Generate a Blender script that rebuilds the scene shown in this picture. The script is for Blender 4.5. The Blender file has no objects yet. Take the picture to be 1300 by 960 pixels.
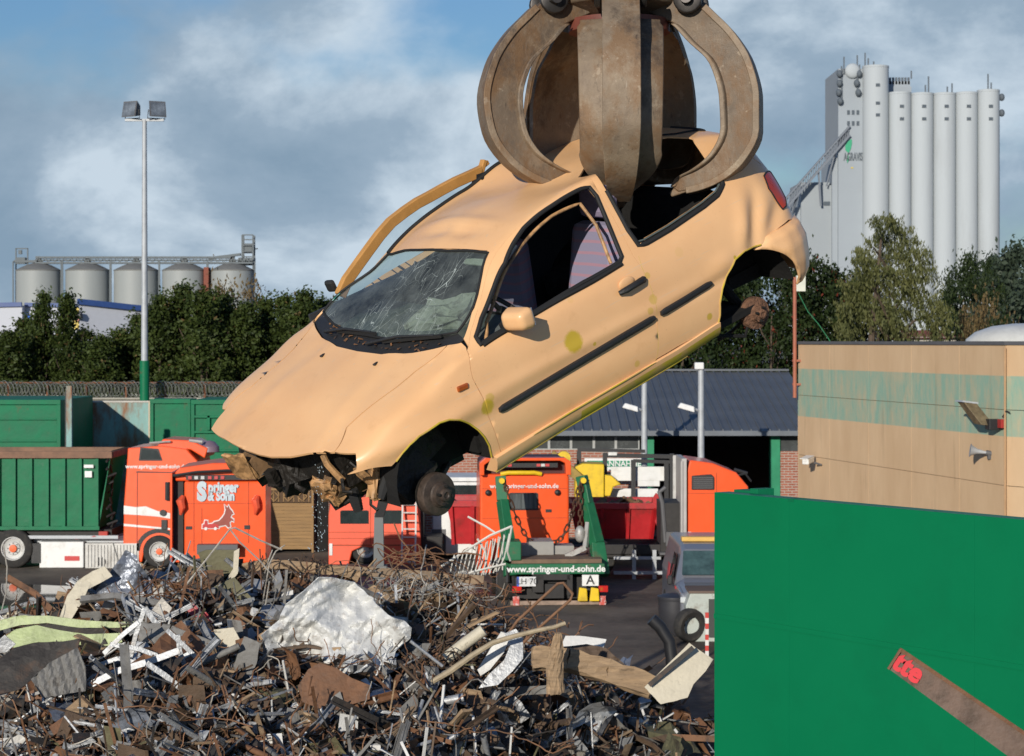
import bpy, bmesh, math, random
import numpy as np
from mathutils import Vector, Matrix, Euler
from mathutils.geometry import delaunay_2d_cdt
rnd = random.Random(7)
PI = math.pi
R_ = math.radians
scene = bpy.context.scene
COL = scene.collection
F = 2600.0; CXP, CYP, HC = 650.0, 434.0, 6.3        # focal length in photo pixels, principal point, eye height

def at(px, py, d):
    return Vector(((px-CXP)/F*d, d, HC-(py-CYP)/F*d))

# ------------------------------------------------------------------ materials
MATS = {}
def nodes_of(m):
    m.use_nodes = True
    nt = m.node_tree; nt.nodes.clear()
    return nt, nt.nodes, nt.links
def mat(name, col, rough=0.6, metal=0.0, var=0.12, scale=3.0, dirt=None, dirt_amt=0.0, bump=0.0, bscale=20.0,
        coat=0.0, emit=None, stretch=(1,1,1), dirt_scale=2.0, spec=0.5, rvar=0.15, dirt_lo=0.5):
    if name in MATS: return MATS[name]
    m = bpy.data.materials.new(name); MATS[name] = m
    nt, N, L = nodes_of(m)
    out = N.new('ShaderNodeOutputMaterial'); b = N.new('ShaderNodeBsdfPrincipled')
    L.new(b.outputs[0], out.inputs[0])
    tc = N.new('ShaderNodeTexCoord'); mp = N.new('ShaderNodeMapping'); mp.inputs['Scale'].default_value = stretch
    L.new(tc.outputs['Object'], mp.inputs[0])
    n1 = N.new('ShaderNodeTexNoise'); n1.inputs['Scale'].default_value = scale; n1.inputs['Detail'].default_value = 6
    n1.inputs['Roughness'].default_value = 0.65
    L.new(mp.outputs[0], n1.inputs['Vector'])
    r = N.new('ShaderNodeValToRGB')
    lo = [max(0, c*(1-var)) for c in col]; hi = [min(1, c*(1+var)) for c in col]
    r.color_ramp.elements[0].position = 0.3; r.color_ramp.elements[0].color = (*lo, 1)
    r.color_ramp.elements[1].position = 0.7; r.color_ramp.elements[1].color = (*hi, 1)
    L.new(n1.outputs['Fac'], r.inputs[0])
    c = r.outputs[0]
    if dirt is not None:
        n2 = N.new('ShaderNodeTexNoise'); n2.inputs['Scale'].default_value = dirt_scale; n2.inputs['Detail'].default_value = 9
        n2.inputs['Roughness'].default_value = 0.7
        L.new(mp.outputs[0], n2.inputs['Vector'])
        r2 = N.new('ShaderNodeValToRGB')
        r2.color_ramp.elements[0].position = dirt_lo; r2.color_ramp.elements[0].color = (0,0,0,1)
        r2.color_ramp.elements[1].position = min(1, dirt_lo+0.15); r2.color_ramp.elements[1].color = (dirt_amt,)*3+(1,)
        L.new(n2.outputs['Fac'], r2.inputs[0])
        mx = N.new('ShaderNodeMix'); mx.data_type = 'RGBA'
        L.new(r2.outputs[0], mx.inputs['Factor']); L.new(c, mx.inputs['A']); mx.inputs['B'].default_value = (*dirt, 1)
        c = mx.outputs['Result']
    L.new(c, b.inputs['Base Color'])
    mr = N.new('ShaderNodeMapRange'); mr.inputs['To Min'].default_value = max(0.02, rough-rvar); mr.inputs['To Max'].default_value = min(1, rough+rvar)
    L.new(n1.outputs['Fac'], mr.inputs[0]); L.new(mr.outputs[0], b.inputs['Roughness'])
    b.inputs['Metallic'].default_value = metal
    b.inputs['Specular IOR Level'].default_value = spec
    if coat: b.inputs['Coat Weight'].default_value = coat; b.inputs['Coat Roughness'].default_value = 0.15
    if bump:
        n3 = N.new('ShaderNodeTexNoise'); n3.inputs['Scale'].default_value = bscale; n3.inputs['Detail'].default_value = 5
        L.new(mp.outputs[0], n3.inputs['Vector'])
        bp = N.new('ShaderNodeBump'); bp.inputs['Strength'].default_value = bump; bp.inputs['Distance'].default_value = 0.05
        L.new(n3.outputs['Fac'], bp.inputs['Height']); L.new(bp.outputs[0], b.inputs['Normal'])
    if emit:
        b.inputs['Emission Color'].default_value = (*emit, 1); b.inputs['Emission Strength'].default_value = 1
    return m

def glass_mat(name, tint=(0.6,0.7,0.68), dirt=0.12, cracks=0.0, dirtcol=(0.45,0.5,0.46)):
    if name in MATS: return MATS[name]
    m = bpy.data.materials.new(name); MATS[name] = m
    nt, N, L = nodes_of(m)
    out = N.new('ShaderNodeOutputMaterial')
    tr = N.new('ShaderNodeBsdfTransparent'); tr.inputs[0].default_value = (*tint, 1)
    gl = N.new('ShaderNodeBsdfGlossy'); gl.inputs['Roughness'].default_value = 0.03
    fr = N.new('ShaderNodeFresnel'); fr.inputs[0].default_value = 1.5
    m1 = N.new('ShaderNodeMixShader'); L.new(fr.outputs[0], m1.inputs[0]); L.new(tr.outputs[0], m1.inputs[1]); L.new(gl.outputs[0], m1.inputs[2])
    df = N.new('ShaderNodeBsdfDiffuse'); df.inputs[0].default_value = (*dirtcol, 1)
    tc = N.new('ShaderNodeTexCoord')
    n = N.new('ShaderNodeTexNoise'); n.inputs['Scale'].default_value = 5; n.inputs['Detail'].default_value = 8; n.inputs['Roughness'].default_value = .7
    L.new(tc.outputs['Object'], n.inputs['Vector'])
    mr = N.new('ShaderNodeMapRange'); mr.inputs['From Min'].default_value = .35; mr.inputs['From Max'].default_value = .75
    mr.inputs['To Min'].default_value = dirt*.3; mr.inputs['To Max'].default_value = dirt*1.8
    L.new(n.outputs['Fac'], mr.inputs[0])
    fac = mr.outputs[0]
    if cracks:
        for sc, st, w in ((3.0, (1,3.2,1), .010), (9.0, (1,2.2,1), .012)):
            mp = N.new('ShaderNodeMapping'); mp.inputs['Scale'].default_value = st; mp.inputs['Rotation'].default_value = (0,0,.5*sc)
            L.new(tc.outputs['Object'], mp.inputs[0])
            nz = N.new('ShaderNodeTexNoise'); nz.inputs['Scale'].default_value = 2.5
            L.new(mp.outputs[0], nz.inputs['Vector'])
            ad = N.new('ShaderNodeMixRGB'); ad.blend_type = 'ADD'; ad.inputs[0].default_value = .25
            L.new(mp.outputs[0], ad.inputs[1]); L.new(nz.outputs['Color'], ad.inputs[2])
            vo = N.new('ShaderNodeTexVoronoi'); vo.feature = 'DISTANCE_TO_EDGE'; vo.inputs['Scale'].default_value = sc
            L.new(ad.outputs[0], vo.inputs['Vector'])
            m2 = N.new('ShaderNodeMapRange'); m2.inputs['From Min'].default_value = 0; m2.inputs['From Max'].default_value = w
            m2.inputs['To Min'].default_value = cracks; m2.inputs['To Max'].default_value = 0
            L.new(vo.outputs['Distance'], m2.inputs[0])
            nm = N.new('ShaderNodeTexNoise'); nm.inputs['Scale'].default_value = 2.2; L.new(tc.outputs['Object'], nm.inputs['Vector'])
            m3 = N.new('ShaderNodeMapRange'); m3.inputs['From Min'].default_value = .5; m3.inputs['From Max'].default_value = .65
            L.new(nm.outputs['Fac'], m3.inputs[0])
            mu = N.new('ShaderNodeMath'); mu.operation = 'MULTIPLY'; L.new(m2.outputs[0], mu.inputs[0]); L.new(m3.outputs[0], mu.inputs[1])
            a2 = N.new('ShaderNodeMath'); a2.operation = 'ADD'; a2.use_clamp = True
            L.new(fac, a2.inputs[0]); L.new(mu.outputs[0], a2.inputs[1]); fac = a2.outputs[0]
    m4 = N.new('ShaderNodeMixShader'); L.new(fac, m4.inputs[0]); L.new(m1.outputs[0], m4.inputs[1]); L.new(df.outputs[0], m4.inputs[2])
    L.new(m4.outputs[0], out.inputs[0])
    return m

# ------------------------------------------------------------------ mesh builder
class MB:
    def __init__(s): s.v = []; s.f = []; s.m = []; s.sm = []
    def add(s, vs, fs, mi=0, smooth=False):
        o = len(s.v); s.v += [tuple(p) for p in vs]
        for f in fs: s.f.append(tuple(i+o for i in f)); s.m.append(mi); s.sm.append(smooth)
        return s
    def box(s, c, d, rot=(0,0,0), mi=0, taper=1.0, shear=0.0):
        """c centre, d full size; taper scales the top in x,y"""
        E = Euler(rot).to_matrix(); c = Vector(c); vs = []
        for z in (-.5, .5):
            k = taper if z > 0 else 1
            for x, y in ((-.5,-.5),(.5,-.5),(.5,.5),(-.5,.5)):
                vs.append(c + E @ Vector((x*d[0]*k+(shear if z>0 else 0), y*d[1]*k, z*d[2])))
        return s.add(vs, [(3,2,1,0),(4,5,6,7),(0,1,5,4),(1,2,6,5),(2,3,7,6),(3,0,4,7)], mi)
    def bx(s, x0, x1, y0, y1, z0, z1, mi=0):
        return s.box(((x0+x1)/2,(y0+y1)/2,(z0+z1)/2), (abs(x1-x0),abs(y1-y0),abs(z1-z0)), mi=mi)
    def beam(s, a, b, w, h=None, up=(0,0,1), mi=0, w2=None, h2=None):
        """rectangular bar from a to b"""
        a = Vector(a); b = Vector(b); h = h or w; w2 = w2 or w; h2 = h2 or h
        t = (b-a).normalized(); up = Vector(up)
        if abs(t.dot(up)) > .98: up = Vector((1,0,0))
        x = t.cross(up).normalized(); y = x.cross(t)
        vs = []
        for p, W, H in ((a,w,h),(b,w2,h2)):
            for i, j in ((-.5,-.5),(.5,-.5),(.5,.5),(-.5,.5)): vs.append(p + x*i*W + y*j*H)
        return s.add(vs, [(0,1,2,3),(7,6,5,4),(0,4,5,1),(1,5,6,2),(2,6,7,3),(3,7,4,0)], mi)
    def tube(s, pts, r, n=8, mi=0, closed=False, caps=True, r2=None, smooth=True):
        pts = [Vector(p) for p in pts]; k = len(pts)
        rr = r if isinstance(r, (list, tuple)) else [r + ((r2-r)*i/(k-1) if r2 is not None else 0) for i in range(k)]
        vs = []; prev = None
        for i, p in enumerate(pts):
            a = pts[(i-1) % k] if (closed or i > 0) else p; b = pts[(i+1) % k] if (closed or i < k-1) else p
            t = (b-a); t = t.normalized() if t.length > 1e-9 else Vector((0,0,1))
            if prev is None:
                u = Vector((0,0,1)) if abs(t.z) < .9 else Vector((1,0,0))
                x = t.cross(u).normalized()
            else:
                x = prev - t*prev.dot(t)
                x = x.normalized() if x.length > 1e-6 else t.orthogonal().normalized()
            prev = x; y = t.cross(x)
            for j in range(n):
                a_ = 2*PI*j/n; vs.append(p + (x*math.cos(a_)+y*math.sin(a_))*rr[i])
        fs = []
        for i in range(k if closed else k-1):
            for j in range(n):
                a0 = i*n+j; a1 = i*n+(j+1) % n; b0 = ((i+1) % k)*n+j; b1 = ((i+1) % k)*n+(j+1) % n
                fs.append((a0, a1, b1, b0))
        s.add(vs, fs, mi, smooth)
        if caps and not closed:
            o = len(s.v)-len(vs)
            s.f.append(tuple(o+j for j in range(n))[::-1]); s.m.append(mi); s.sm.append(False)
            s.f.append(tuple(o+(k-1)*n+j for j in range(n))); s.m.append(mi); s.sm.append(False)
        return s
    def lathe(s, prof, c=(0,0,0), axis='z', n=24, mi=0, smooth=True, rot=None, caps=True):
        """prof: list of (r, h)"""
        c = Vector(c); vs = []
        M = rot or {'z': Matrix.Identity(3), 'x': Matrix(((0,0,1),(0,1,0),(-1,0,0))), 'y': Matrix(((1,0,0),(0,0,1),(0,-1,0)))}[axis]
        for r, h in prof:
            for j in range(n):
                a = 2*PI*j/n; vs.append(c + M @ Vector((r*math.cos(a), r*math.sin(a), h)))
        fs = [(i*n+j, i*n+(j+1) % n, (i+1)*n+(j+1) % n, (i+1)*n+j) for i in range(len(prof)-1) for j in range(n)]
        s.add(vs, fs, mi, smooth)
        o = len(s.v)-len(vs); k = len(prof)
        if caps and prof[0][0] > 1e-4: s.f.append(tuple(o+j for j in range(n))[::-1]); s.m.append(mi); s.sm.append(False)
        if caps and prof[-1][0] > 1e-4: s.f.append(tuple(o+(k-1)*n+j for j in range(n))); s.m.append(mi); s.sm.append(False)
        return s
    def prism(s, poly, h0, h1, plane='xy', mi=0, mi_side=None):
        """polygon extruded; plane says what the 2-D coordinates are"""
        def P(a, b, h):
            return {'xy': (a,b,h), 'xz': (a,h,b), 'yz': (h,a,b)}[plane]
        n = len(poly); vs = [P(a,b,h0) for a,b in poly]+[P(a,b,h1) for a,b in poly]
        s.add(vs, [tuple(range(n))[::-1], tuple(range(n, 2*n))], mi)
        s.f += [tuple(x+len(s.v)-2*n for x in (i, (i+1) % n, n+(i+1) % n, n+i)) for i in range(n)]
        s.m += [mi if mi_side is None else mi_side]*n; s.sm += [False]*n
        return s
    def sphere(s, c, r, n=10, m=7, mi=0, sc=(1,1,1)):
        prof = [(max(r*math.sin(PI*i/m), 1e-5), -r*math.cos(PI*i/m)) for i in range(m+1)]
        o = len(s.v); s.lathe(prof, (0,0,0), n=n, mi=mi)
        for i in range(o, len(s.v)):
            v = s.v[i]; s.v[i] = (v[0]*sc[0]+c[0], v[1]*sc[1]+c[1], v[2]*sc[2]+c[2])
        return s
    def xf(s, M, start=0):
        for i in range(start, len(s.v)): s.v[i] = tuple(M @ Vector(s.v[i]))
        return s
    def build(s, name, mats, parent=None, bevel=0, loc=None, solid=0, recalc=True):
        me = bpy.data.meshes.new(name); me.from_pydata(s.v, [], s.f)
        if not isinstance(mats, (list, tuple)): mats = [mats]
        for m in mats: me.materials.append(m)
        for p, mi, sm in zip(me.polygons, s.m, s.sm): p.material_index = mi; p.use_smooth = sm
        if recalc:
            bm = bmesh.new(); bm.from_mesh(me); bmesh.ops.recalc_face_normals(bm, faces=bm.faces); bm.to_mesh(me); bm.free()
        me.update()
        if any(s.sm): me.set_sharp_from_angle(angle=R_(38))
        o = bpy.data.objects.new(name, me); COL.objects.link(o)
        if parent: o.parent = parent
        if loc: o.location = loc
        if bevel:
            b = o.modifiers.new('b', 'BEVEL'); b.width = bevel; b.segments = 2; b.limit_method = 'ANGLE'; b.angle_limit = R_(40)
        if solid:
            b = o.modifiers.new('s', 'SOLIDIFY'); b.thickness = solid; b.offset = -1
        return o

def soft(o, ang=35):
    for q_ in o.data.polygons: q_.use_smooth = True
    o.data.set_sharp_from_angle(angle=R_(ang)); return o
def tag(o, label=None, cat=None, group=None, kind=None):
    if label: o['label'] = label
    if cat: o['category'] = cat
    if group: o['group'] = group
    if kind: o['kind'] = kind
    return o
def empty(name, label, cat, loc=(0,0,0), rz=0, group=None):
    o = bpy.data.objects.new(name, None); COL.objects.link(o); o.location = loc; o.rotation_euler = (0,0,rz)
    o.empty_display_size = .3
    return tag(o, label, cat, group)
def copy_tree(o, parent=None):
    c = o.copy(); COL.objects.link(c)
    if parent: c.parent = parent
    for ch in list(o.children): copy_tree(ch, c)
    return c
def text_mesh(name, txt, size, mat_, parent, M, depth=0.004, space=1.0, font_shear=0, bold=0.0, align='CENTER'):
    cu = bpy.data.curves.new(name, 'FONT'); cu.body = txt; cu.size = size; cu.extrude = depth; cu.space_character = space
    cu.align_x = align; cu.align_y = 'CENTER'; cu.shear = font_shear; cu.offset = bold; cu.resolution_u = 3
    t = bpy.data.objects.new(name, cu); COL.objects.link(t)
    dg = bpy.context.evaluated_depsgraph_get()
    me = bpy.data.meshes.new_from_object(t.evaluated_get(dg))
    bpy.data.objects.remove(t); bpy.data.curves.remove(cu)
    me.materials.clear(); me.materials.append(mat_); me.transform(M)
    o = bpy.data.objects.new(name, me); COL.objects.link(o)
    if parent: o.parent = parent
    return o
# matrices standing text up: facing -Y, and facing a heading
def face_m(loc, rz=0): return Matrix.Translation(Vector(loc)) @ Matrix.Rotation(rz, 4, 'Z') @ Matrix.Rotation(PI/2, 4, 'X')
# ------------------------------------------------------------------ camera, light, sky
cam_d = bpy.data.cameras.new('camera'); cam = bpy.data.objects.new('camera', cam_d); COL.objects.link(cam)
cam.location = (0,0,HC); cam.rotation_euler = (R_(90),0,0)
cam_d.sensor_width = 36; cam_d.lens = 72; cam_d.shift_y = -(480-CYP)/1300
cam_d.clip_start = .5; cam_d.clip_end = 5000
cam_d.dof.use_dof = True; cam_d.dof.focus_distance = 12.0; cam_d.dof.aperture_fstop = 9
scene.camera = cam
SUN = Vector((-0.33, -0.905, 0.255)).normalized()
sl = bpy.data.lights.new('sun', 'SUN'); sl.energy = 4.2; sl.angle = R_(.5); sl.color = (1.0,.93,.82)
so = bpy.data.objects.new('sun', sl); COL.objects.link(so); so.rotation_euler = SUN.to_track_quat('Z','Y').to_euler(); so.location = SUN*50
w = bpy.data.worlds.new('World'); scene.world = w; w.use_nodes = True
nt = w.node_tree; N = nt.nodes; L = nt.links; N.clear()
wo = N.new('ShaderNodeOutputWorld'); bg = N.new('ShaderNodeBackground'); L.new(bg.outputs[0], wo.inputs[0])
bg.inputs['Strength'].default_value = 0.07
sky = N.new('ShaderNodeTexSky'); sky.sky_type = 'NISHITA'; sky.sun_disc = False
el = math.asin(SUN.z); sky.sun_elevation = el; sky.sun_rotation = math.atan2(SUN.x, SUN.y); sky.air_density = 1.3; sky.dust_density = .3; sky.ozone_density = 2.0
tc = N.new('ShaderNodeTexCoord'); 
mp = N.new('ShaderNodeMapping'); mp.inputs['Scale'].default_value = (1,1,1.55); mp.inputs['Location'].default_value = (.37,.11,.23)
L.new(tc.outputs['Generated'], mp.inputs[0])
def wnoise(scale, detail, rough, dist=0.0):
    n = N.new('ShaderNodeTexNoise'); n.inputs['Scale'].default_value = scale; n.inputs['Detail'].default_value = detail
    n.inputs['Roughness'].default_value = rough; n.inputs['Distortion'].default_value = dist
    L.new(mp.outputs[0], n.inputs['Vector']); return n
n1 = wnoise(6.0, 8, .5, .15); n2 = wnoise(8.5, 12, .58, .15)
sepz = N.new('ShaderNodeSeparateXYZ'); L.new(tc.outputs['Generated'], sepz.inputs[0])
# coverage: mostly cloud, open blue near the top of the view
zr = N.new('ShaderNodeMapRange'); zr.inputs['From Min'].default_value = .0; zr.inputs['From Max'].default_value = .19
zr.inputs['To Min'].default_value = .12; zr.inputs['To Max'].default_value = -.08
L.new(sepz.outputs['Z'], zr.inputs[0])
z2 = N.new('ShaderNodeMapRange'); z2.inputs['From Min'].default_value = .24; z2.inputs['From Max'].default_value = .5; z2.inputs['To Min'].default_value = 0; z2.inputs['To Max'].default_value = -.16
L.new(sepz.outputs['Z'], z2.inputs[0])
az = N.new('ShaderNodeMath'); az.operation = 'ADD'; L.new(zr.outputs[0], az.inputs[0]); L.new(z2.outputs[0], az.inputs[1]); zr = az
ad = N.new('ShaderNodeMath'); ad.operation = 'ADD'; L.new(n1.outputs['Fac'], ad.inputs[0]); L.new(zr.outputs[0], ad.inputs[1])
cv = N.new('ShaderNodeMapRange'); cv.inputs['From Min'].default_value = .36; cv.inputs['From Max'].default_value = .52; cv.interpolation_type = 'SMOOTHSTEP'
L.new(ad.outputs[0], cv.inputs[0])
cr = N.new('ShaderNodeValToRGB')
e = cr.color_ramp.elements
e[0].position = .36; e[0].color = (3.4,4.9,6.5,1); e[1].position = .64; e[1].color = (8.2,9.7,11.1,1)
x = e.new(.50); x.color = (4.5,6.0,7.6,1)
L.new(n2.outputs['Fac'], cr.inputs[0])
mxs = N.new('ShaderNodeMix'); mxs.data_type = 'RGBA'
tn = N.new('ShaderNodeMix'); tn.data_type = 'RGBA'; tn.blend_type = 'MULTIPLY'; tn.inputs['Factor'].default_value = 1
L.new(sky.outputs[0], tn.inputs['A']); tn.inputs['B'].default_value = (.62,.90,1.42,1)
L.new(cv.outputs[0], mxs.inputs['Factor']); L.new(tn.outputs['Result'], mxs.inputs['A']); L.new(cr.outputs[0], mxs.inputs['B'])
L.new(mxs.outputs['Result'], bg.inputs['Color'])
vs = scene.view_settings; vs.view_transform = 'Standard'; vs.look = 'None'; vs.gamma = 1; vs.exposure = 0; vs.use_curve_mapping = False
scene.render.engine = 'CYCLES'; scene.cycles.use_denoising = True
scene.cycles.max_bounces = 6; scene.cycles.transparent_max_bounces = 12
scene.render.resolution_x = 1024; scene.render.resolution_y = 756
# ------------------------------------------------------------------ the hanging car
# pose: car axes (x forward, y to its left, z up) measured in the camera frame
CR = np.array([[-0.755878,0.603357,-0.254184],[0.383185,0.092895,-0.918989],[-0.530866,-0.792042,-0.301414]])
CO = np.array([7.488761,9.492473,4.160908])
CT = -CR @ CO
Mw = Matrix(((CR[0][0],CR[0][1],CR[0][2],CT[0]),(CR[2][0],CR[2][1],CR[2][2],CT[2]),(-CR[1][0],-CR[1][1],-CR[1][2],-CT[1]+HC),(0,0,0,1)))
def pchip(xk, yk, x):
    xk = np.asarray(xk, float); yk = np.asarray(yk, float); x = np.asarray(x, float)
    h = np.diff(xk); d = np.diff(yk)/h; m = np.zeros(len(xk))
    for i in range(1, len(xk)-1):
        if d[i-1]*d[i] > 0:
            w1 = 2*h[i]+h[i-1]; w2 = h[i]+2*h[i-1]; m[i] = (w1+w2)/(w1/d[i-1]+w2/d[i])
    m[0] = d[0]; m[-1] = d[-1]
    i = np.clip(np.searchsorted(xk, x)-1, 0, len(xk)-2); t = (x-xk[i])/h[i]
    return (2*t**3-3*t**2+1)*yk[i]+(t**3-2*t**2+t)*h[i]*m[i]+(-2*t**3+3*t**2)*yk[i+1]+(t**3-t**2)*h[i]*m[i+1]
# stations: x, then (z, y) of eleven rails from the sill (0) over belt (6), cant rail (7), roof edge (8) to the centre line (10)
ST = [
 (2.92, .50,.50, .52,.52, .54,.54, .56,.55, .575,.55, .59,.545, .60,.53, .605,.50, .61,.42, .615,.25, .62,0),
 (2.80, .49,.64, .51,.66, .53,.675,.56,.685,.585,.68, .605,.675,.625,.66, .635,.63, .645,.56, .66,.32, .67,0),
 (2.70, .48,.72, .51,.735,.54,.745,.575,.75, .605,.75, .635,.74, .655,.72, .668,.69, .68,.62, .70,.33, .71,0),
 (2.50, .42,.77, .48,.785,.54,.795,.60,.80, .66,.795,.705,.785,.735,.765,.752,.73, .766,.66, .79,.35, .80,0),
 (2.20, .34,.79, .42,.805,.51,.82, .60,.825,.69,.82, .765,.805,.81,.78, .832,.745,.847,.68, .876,.35, .892,0),
 (2.12, .31,.79, .39,.81, .495,.825,.605,.83,.71,.82, .795,.80,.84,.78, .862,.748,.873,.685,.902,.35,.918,0),
 (2.03, .28,.79, .36,.81, .48,.83, .61,.83, .73,.82, .82,.80, .865,.785,.888,.75, .900,.69, .935,.35, .968,0),
 (1.90, .25,.785,.34,.81, .46,.83, .61,.832,.74,.82, .84,.80, .885,.78, .915,.735,.955,.675,1.01,.35, 1.04,0),
 (1.70, .25,.78, .34,.81, .46,.83, .61,.832,.74,.822,.85,.80, .905,.775,1.03,.67, 1.085,.61,1.125,.33,1.15,0),
 (1.44, .25,.78, .34,.81, .46,.83, .61,.832,.75,.825,.86,.805,.92,.775,1.225,.575,1.262,.49,1.275,.27,1.28,0),
 (1.30, .25,.78, .34,.81, .46,.83, .61,.832,.75,.825,.87,.805,.93,.775,1.285,.56,1.315,.49,1.33,.27,1.335,0),
 (1.05, .25,.78, .34,.81, .46,.83, .61,.832,.75,.825,.87,.805,.94,.775,1.365,.545,1.38,.485,1.375,.27,1.375,0),
 (0.72, .26,.78, .34,.81, .46,.83, .61,.835,.76,.828,.88,.805,.97,.775,1.415,.545,1.42,.49,1.39,.27,1.385,0),
 (0.40, .27,.78, .35,.81, .47,.83, .62,.835,.77,.828,.90,.805,.99,.77, 1.40,.545,1.41,.49,1.40,.27,1.40,0),
 (0.00, .30,.78, .37,.81, .49,.835,.64,.845,.79,.835,.92,.805,1.02,.765,1.36,.55, 1.39,.49,1.40,.27,1.40,0),
 (-.30, .34,.77, .41,.80, .52,.825,.66,.835,.80,.825,.93,.79, 1.03,.745,1.29,.565,1.34,.49,1.36,.27,1.37,0),
 (-.48, .38,.74, .44,.77, .54,.79, .67,.80, .80,.785,.92,.745,1.01,.69, 1.16,.60, 1.25,.51,1.29,.28,1.30,0),
 (-.60, .42,.68, .47,.71, .55,.72, .66,.72, .76,.70, .86,.66, .95,.62, 1.03,.57, 1.09,.50,1.12,.28,1.13,0),
 (-.68, .46,.60, .50,.61, .56,.61, .62,.61, .68,.60, .74,.57, .79,.54, .83,.50, .86,.44,.88,.25,.88,0)]
ST = ST[::-1]
XK = [s[0] for s in ST]
NX, NV = 361, 201
GX = np.linspace(XK[0], XK[-1], NX); GV = np.linspace(0, 10, NV)
ZR = np.array([pchip(XK, [s[1+2*j] for s in ST], GX) for j in range(11)])
YR = np.array([pchip(XK, [s[2+2*j] for s in ST], GX) for j in range(11)])
# smooth along x a little, so that stations do not show as bands
def smooth(A, k=7):
    K = np.hanning(k+2)[1:-1]; K /= K.sum()
    return np.array([np.convolve(np.pad(a, k//2, mode='reflect', reflect_type='odd'), K, 'valid') for a in A])
ZR = smooth(ZR, 11); YR = smooth(YR, 11)
GZ = np.array([pchip(range(11), ZR[:, i], GV) for i in range(NX)])
GY = np.array([pchip(range(11), YR[:, i], GV) for i in range(NX)])
GZ = smooth(GZ, 9); GY = smooth(GY, 9); GY[:, -1] = 0
def gsm(x, z, cx, cz, sx, sz, ang=0):
    c, s = math.cos(ang), math.sin(ang); dx, dz = x-cx, z-cz
    return np.exp(-((dx*c+dz*s)/sx)**2-((-dx*s+dz*c)/sz)**2)
# dents: push along y on the side, along z on the roof
Xg = GX[:, None]+0*GZ
side = np.clip((7.2-GV)/1.0, 0, 1)[None, :]
GY += side*(-.035*gsm(Xg, GZ, -.20, .83, .05, .17, .5)+.018*gsm(Xg, GZ, -.10, .86, .05, .15, .5)-.03*gsm(Xg, GZ, -.36, .80, .06, .12, .9)
            +.015*gsm(Xg, GZ, .12, .72, .10, .05, 0)-.012*gsm(Xg, GZ, .30, .62, .35, .03, -.05))
GY += side*(.020*gsm(Xg, GZ, 2.30, .62, .42, .05, .0)-.008*gsm(Xg, GZ, 1.3, .56, .9, .05)+.010*gsm(Xg, GZ, 1.2, .66, 1.1, .035))
topm = np.clip((GV-7.6)/.8, 0, 1)[None, :]
GZ += topm*(-.022*gsm(Xg, GY, 1.32, .10, .05, .16)+.016*gsm(Xg, GY, 1.24, .12, .05, .22)-.030*gsm(Xg, GY, .62, .15, .22, .25)
            -.02*gsm(Xg, GY, .1, .3, .3, .3))
GZ += topm*(-.006*gsm(Xg, GY, 2.45, .42, .5, .04, .15)+.005*gsm(Xg, GY, 2.45, .34, .5, .05, .15))
UNDENTED = False
def S3(x, v, off=0.0):
    """surface point for x and v in 0..20 (0..10 left side up to the centre line, then down the right side)"""
    mir = v > 10
    vv = 20-v if mir else v
    fx = min(max((x-GX[0])/(GX[1]-GX[0]), 0), NX-1.001); fv = min(max(vv/(GV[1]-GV[0]), 0), NV-1.001)
    i, j = int(fx), int(fv); a, b = fx-i, fv-j
    def bl(G): return (G[i,j]*(1-a)+G[i+1,j]*a)*(1-b)+(G[i,j+1]*(1-a)+G[i+1,j+1]*a)*b
    y, z = bl(GY), bl(GZ)
    if mir and not UNDENTED and z > .95 and .45 < x < 1.9:     # the roof is pressed down along its far front edge
        k = min(1, (x-.45)/.35)*min(1, (1.9-x)/.35); k = k*k*(3-2*k)
        z -= .075*k*min(1, y/.45)**1.5*min(1, (z-.95)/.25)
    if off:
        e = .02
        p1 = Vector(S3(x+e, vv)); p0 = Vector(S3(x-e, vv)); q1 = Vector(S3(x, min(vv+.15, 10))); q0 = Vector(S3(x, max(vv-.15, 0)))
        n = (p1-p0).cross(q1-q0)
        n = -n.normalized() if n.length > 1e-9 else Vector((0,0,1))
        if n.y < 0 and vv < 6: n = -n
        if n.z < 0 and vv >= 7: n = -n
        x += n.x*off; y += n.y*off; z += n.z*off
    return (x, -1.13*y, z) if mir else (x, y, z)
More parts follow.
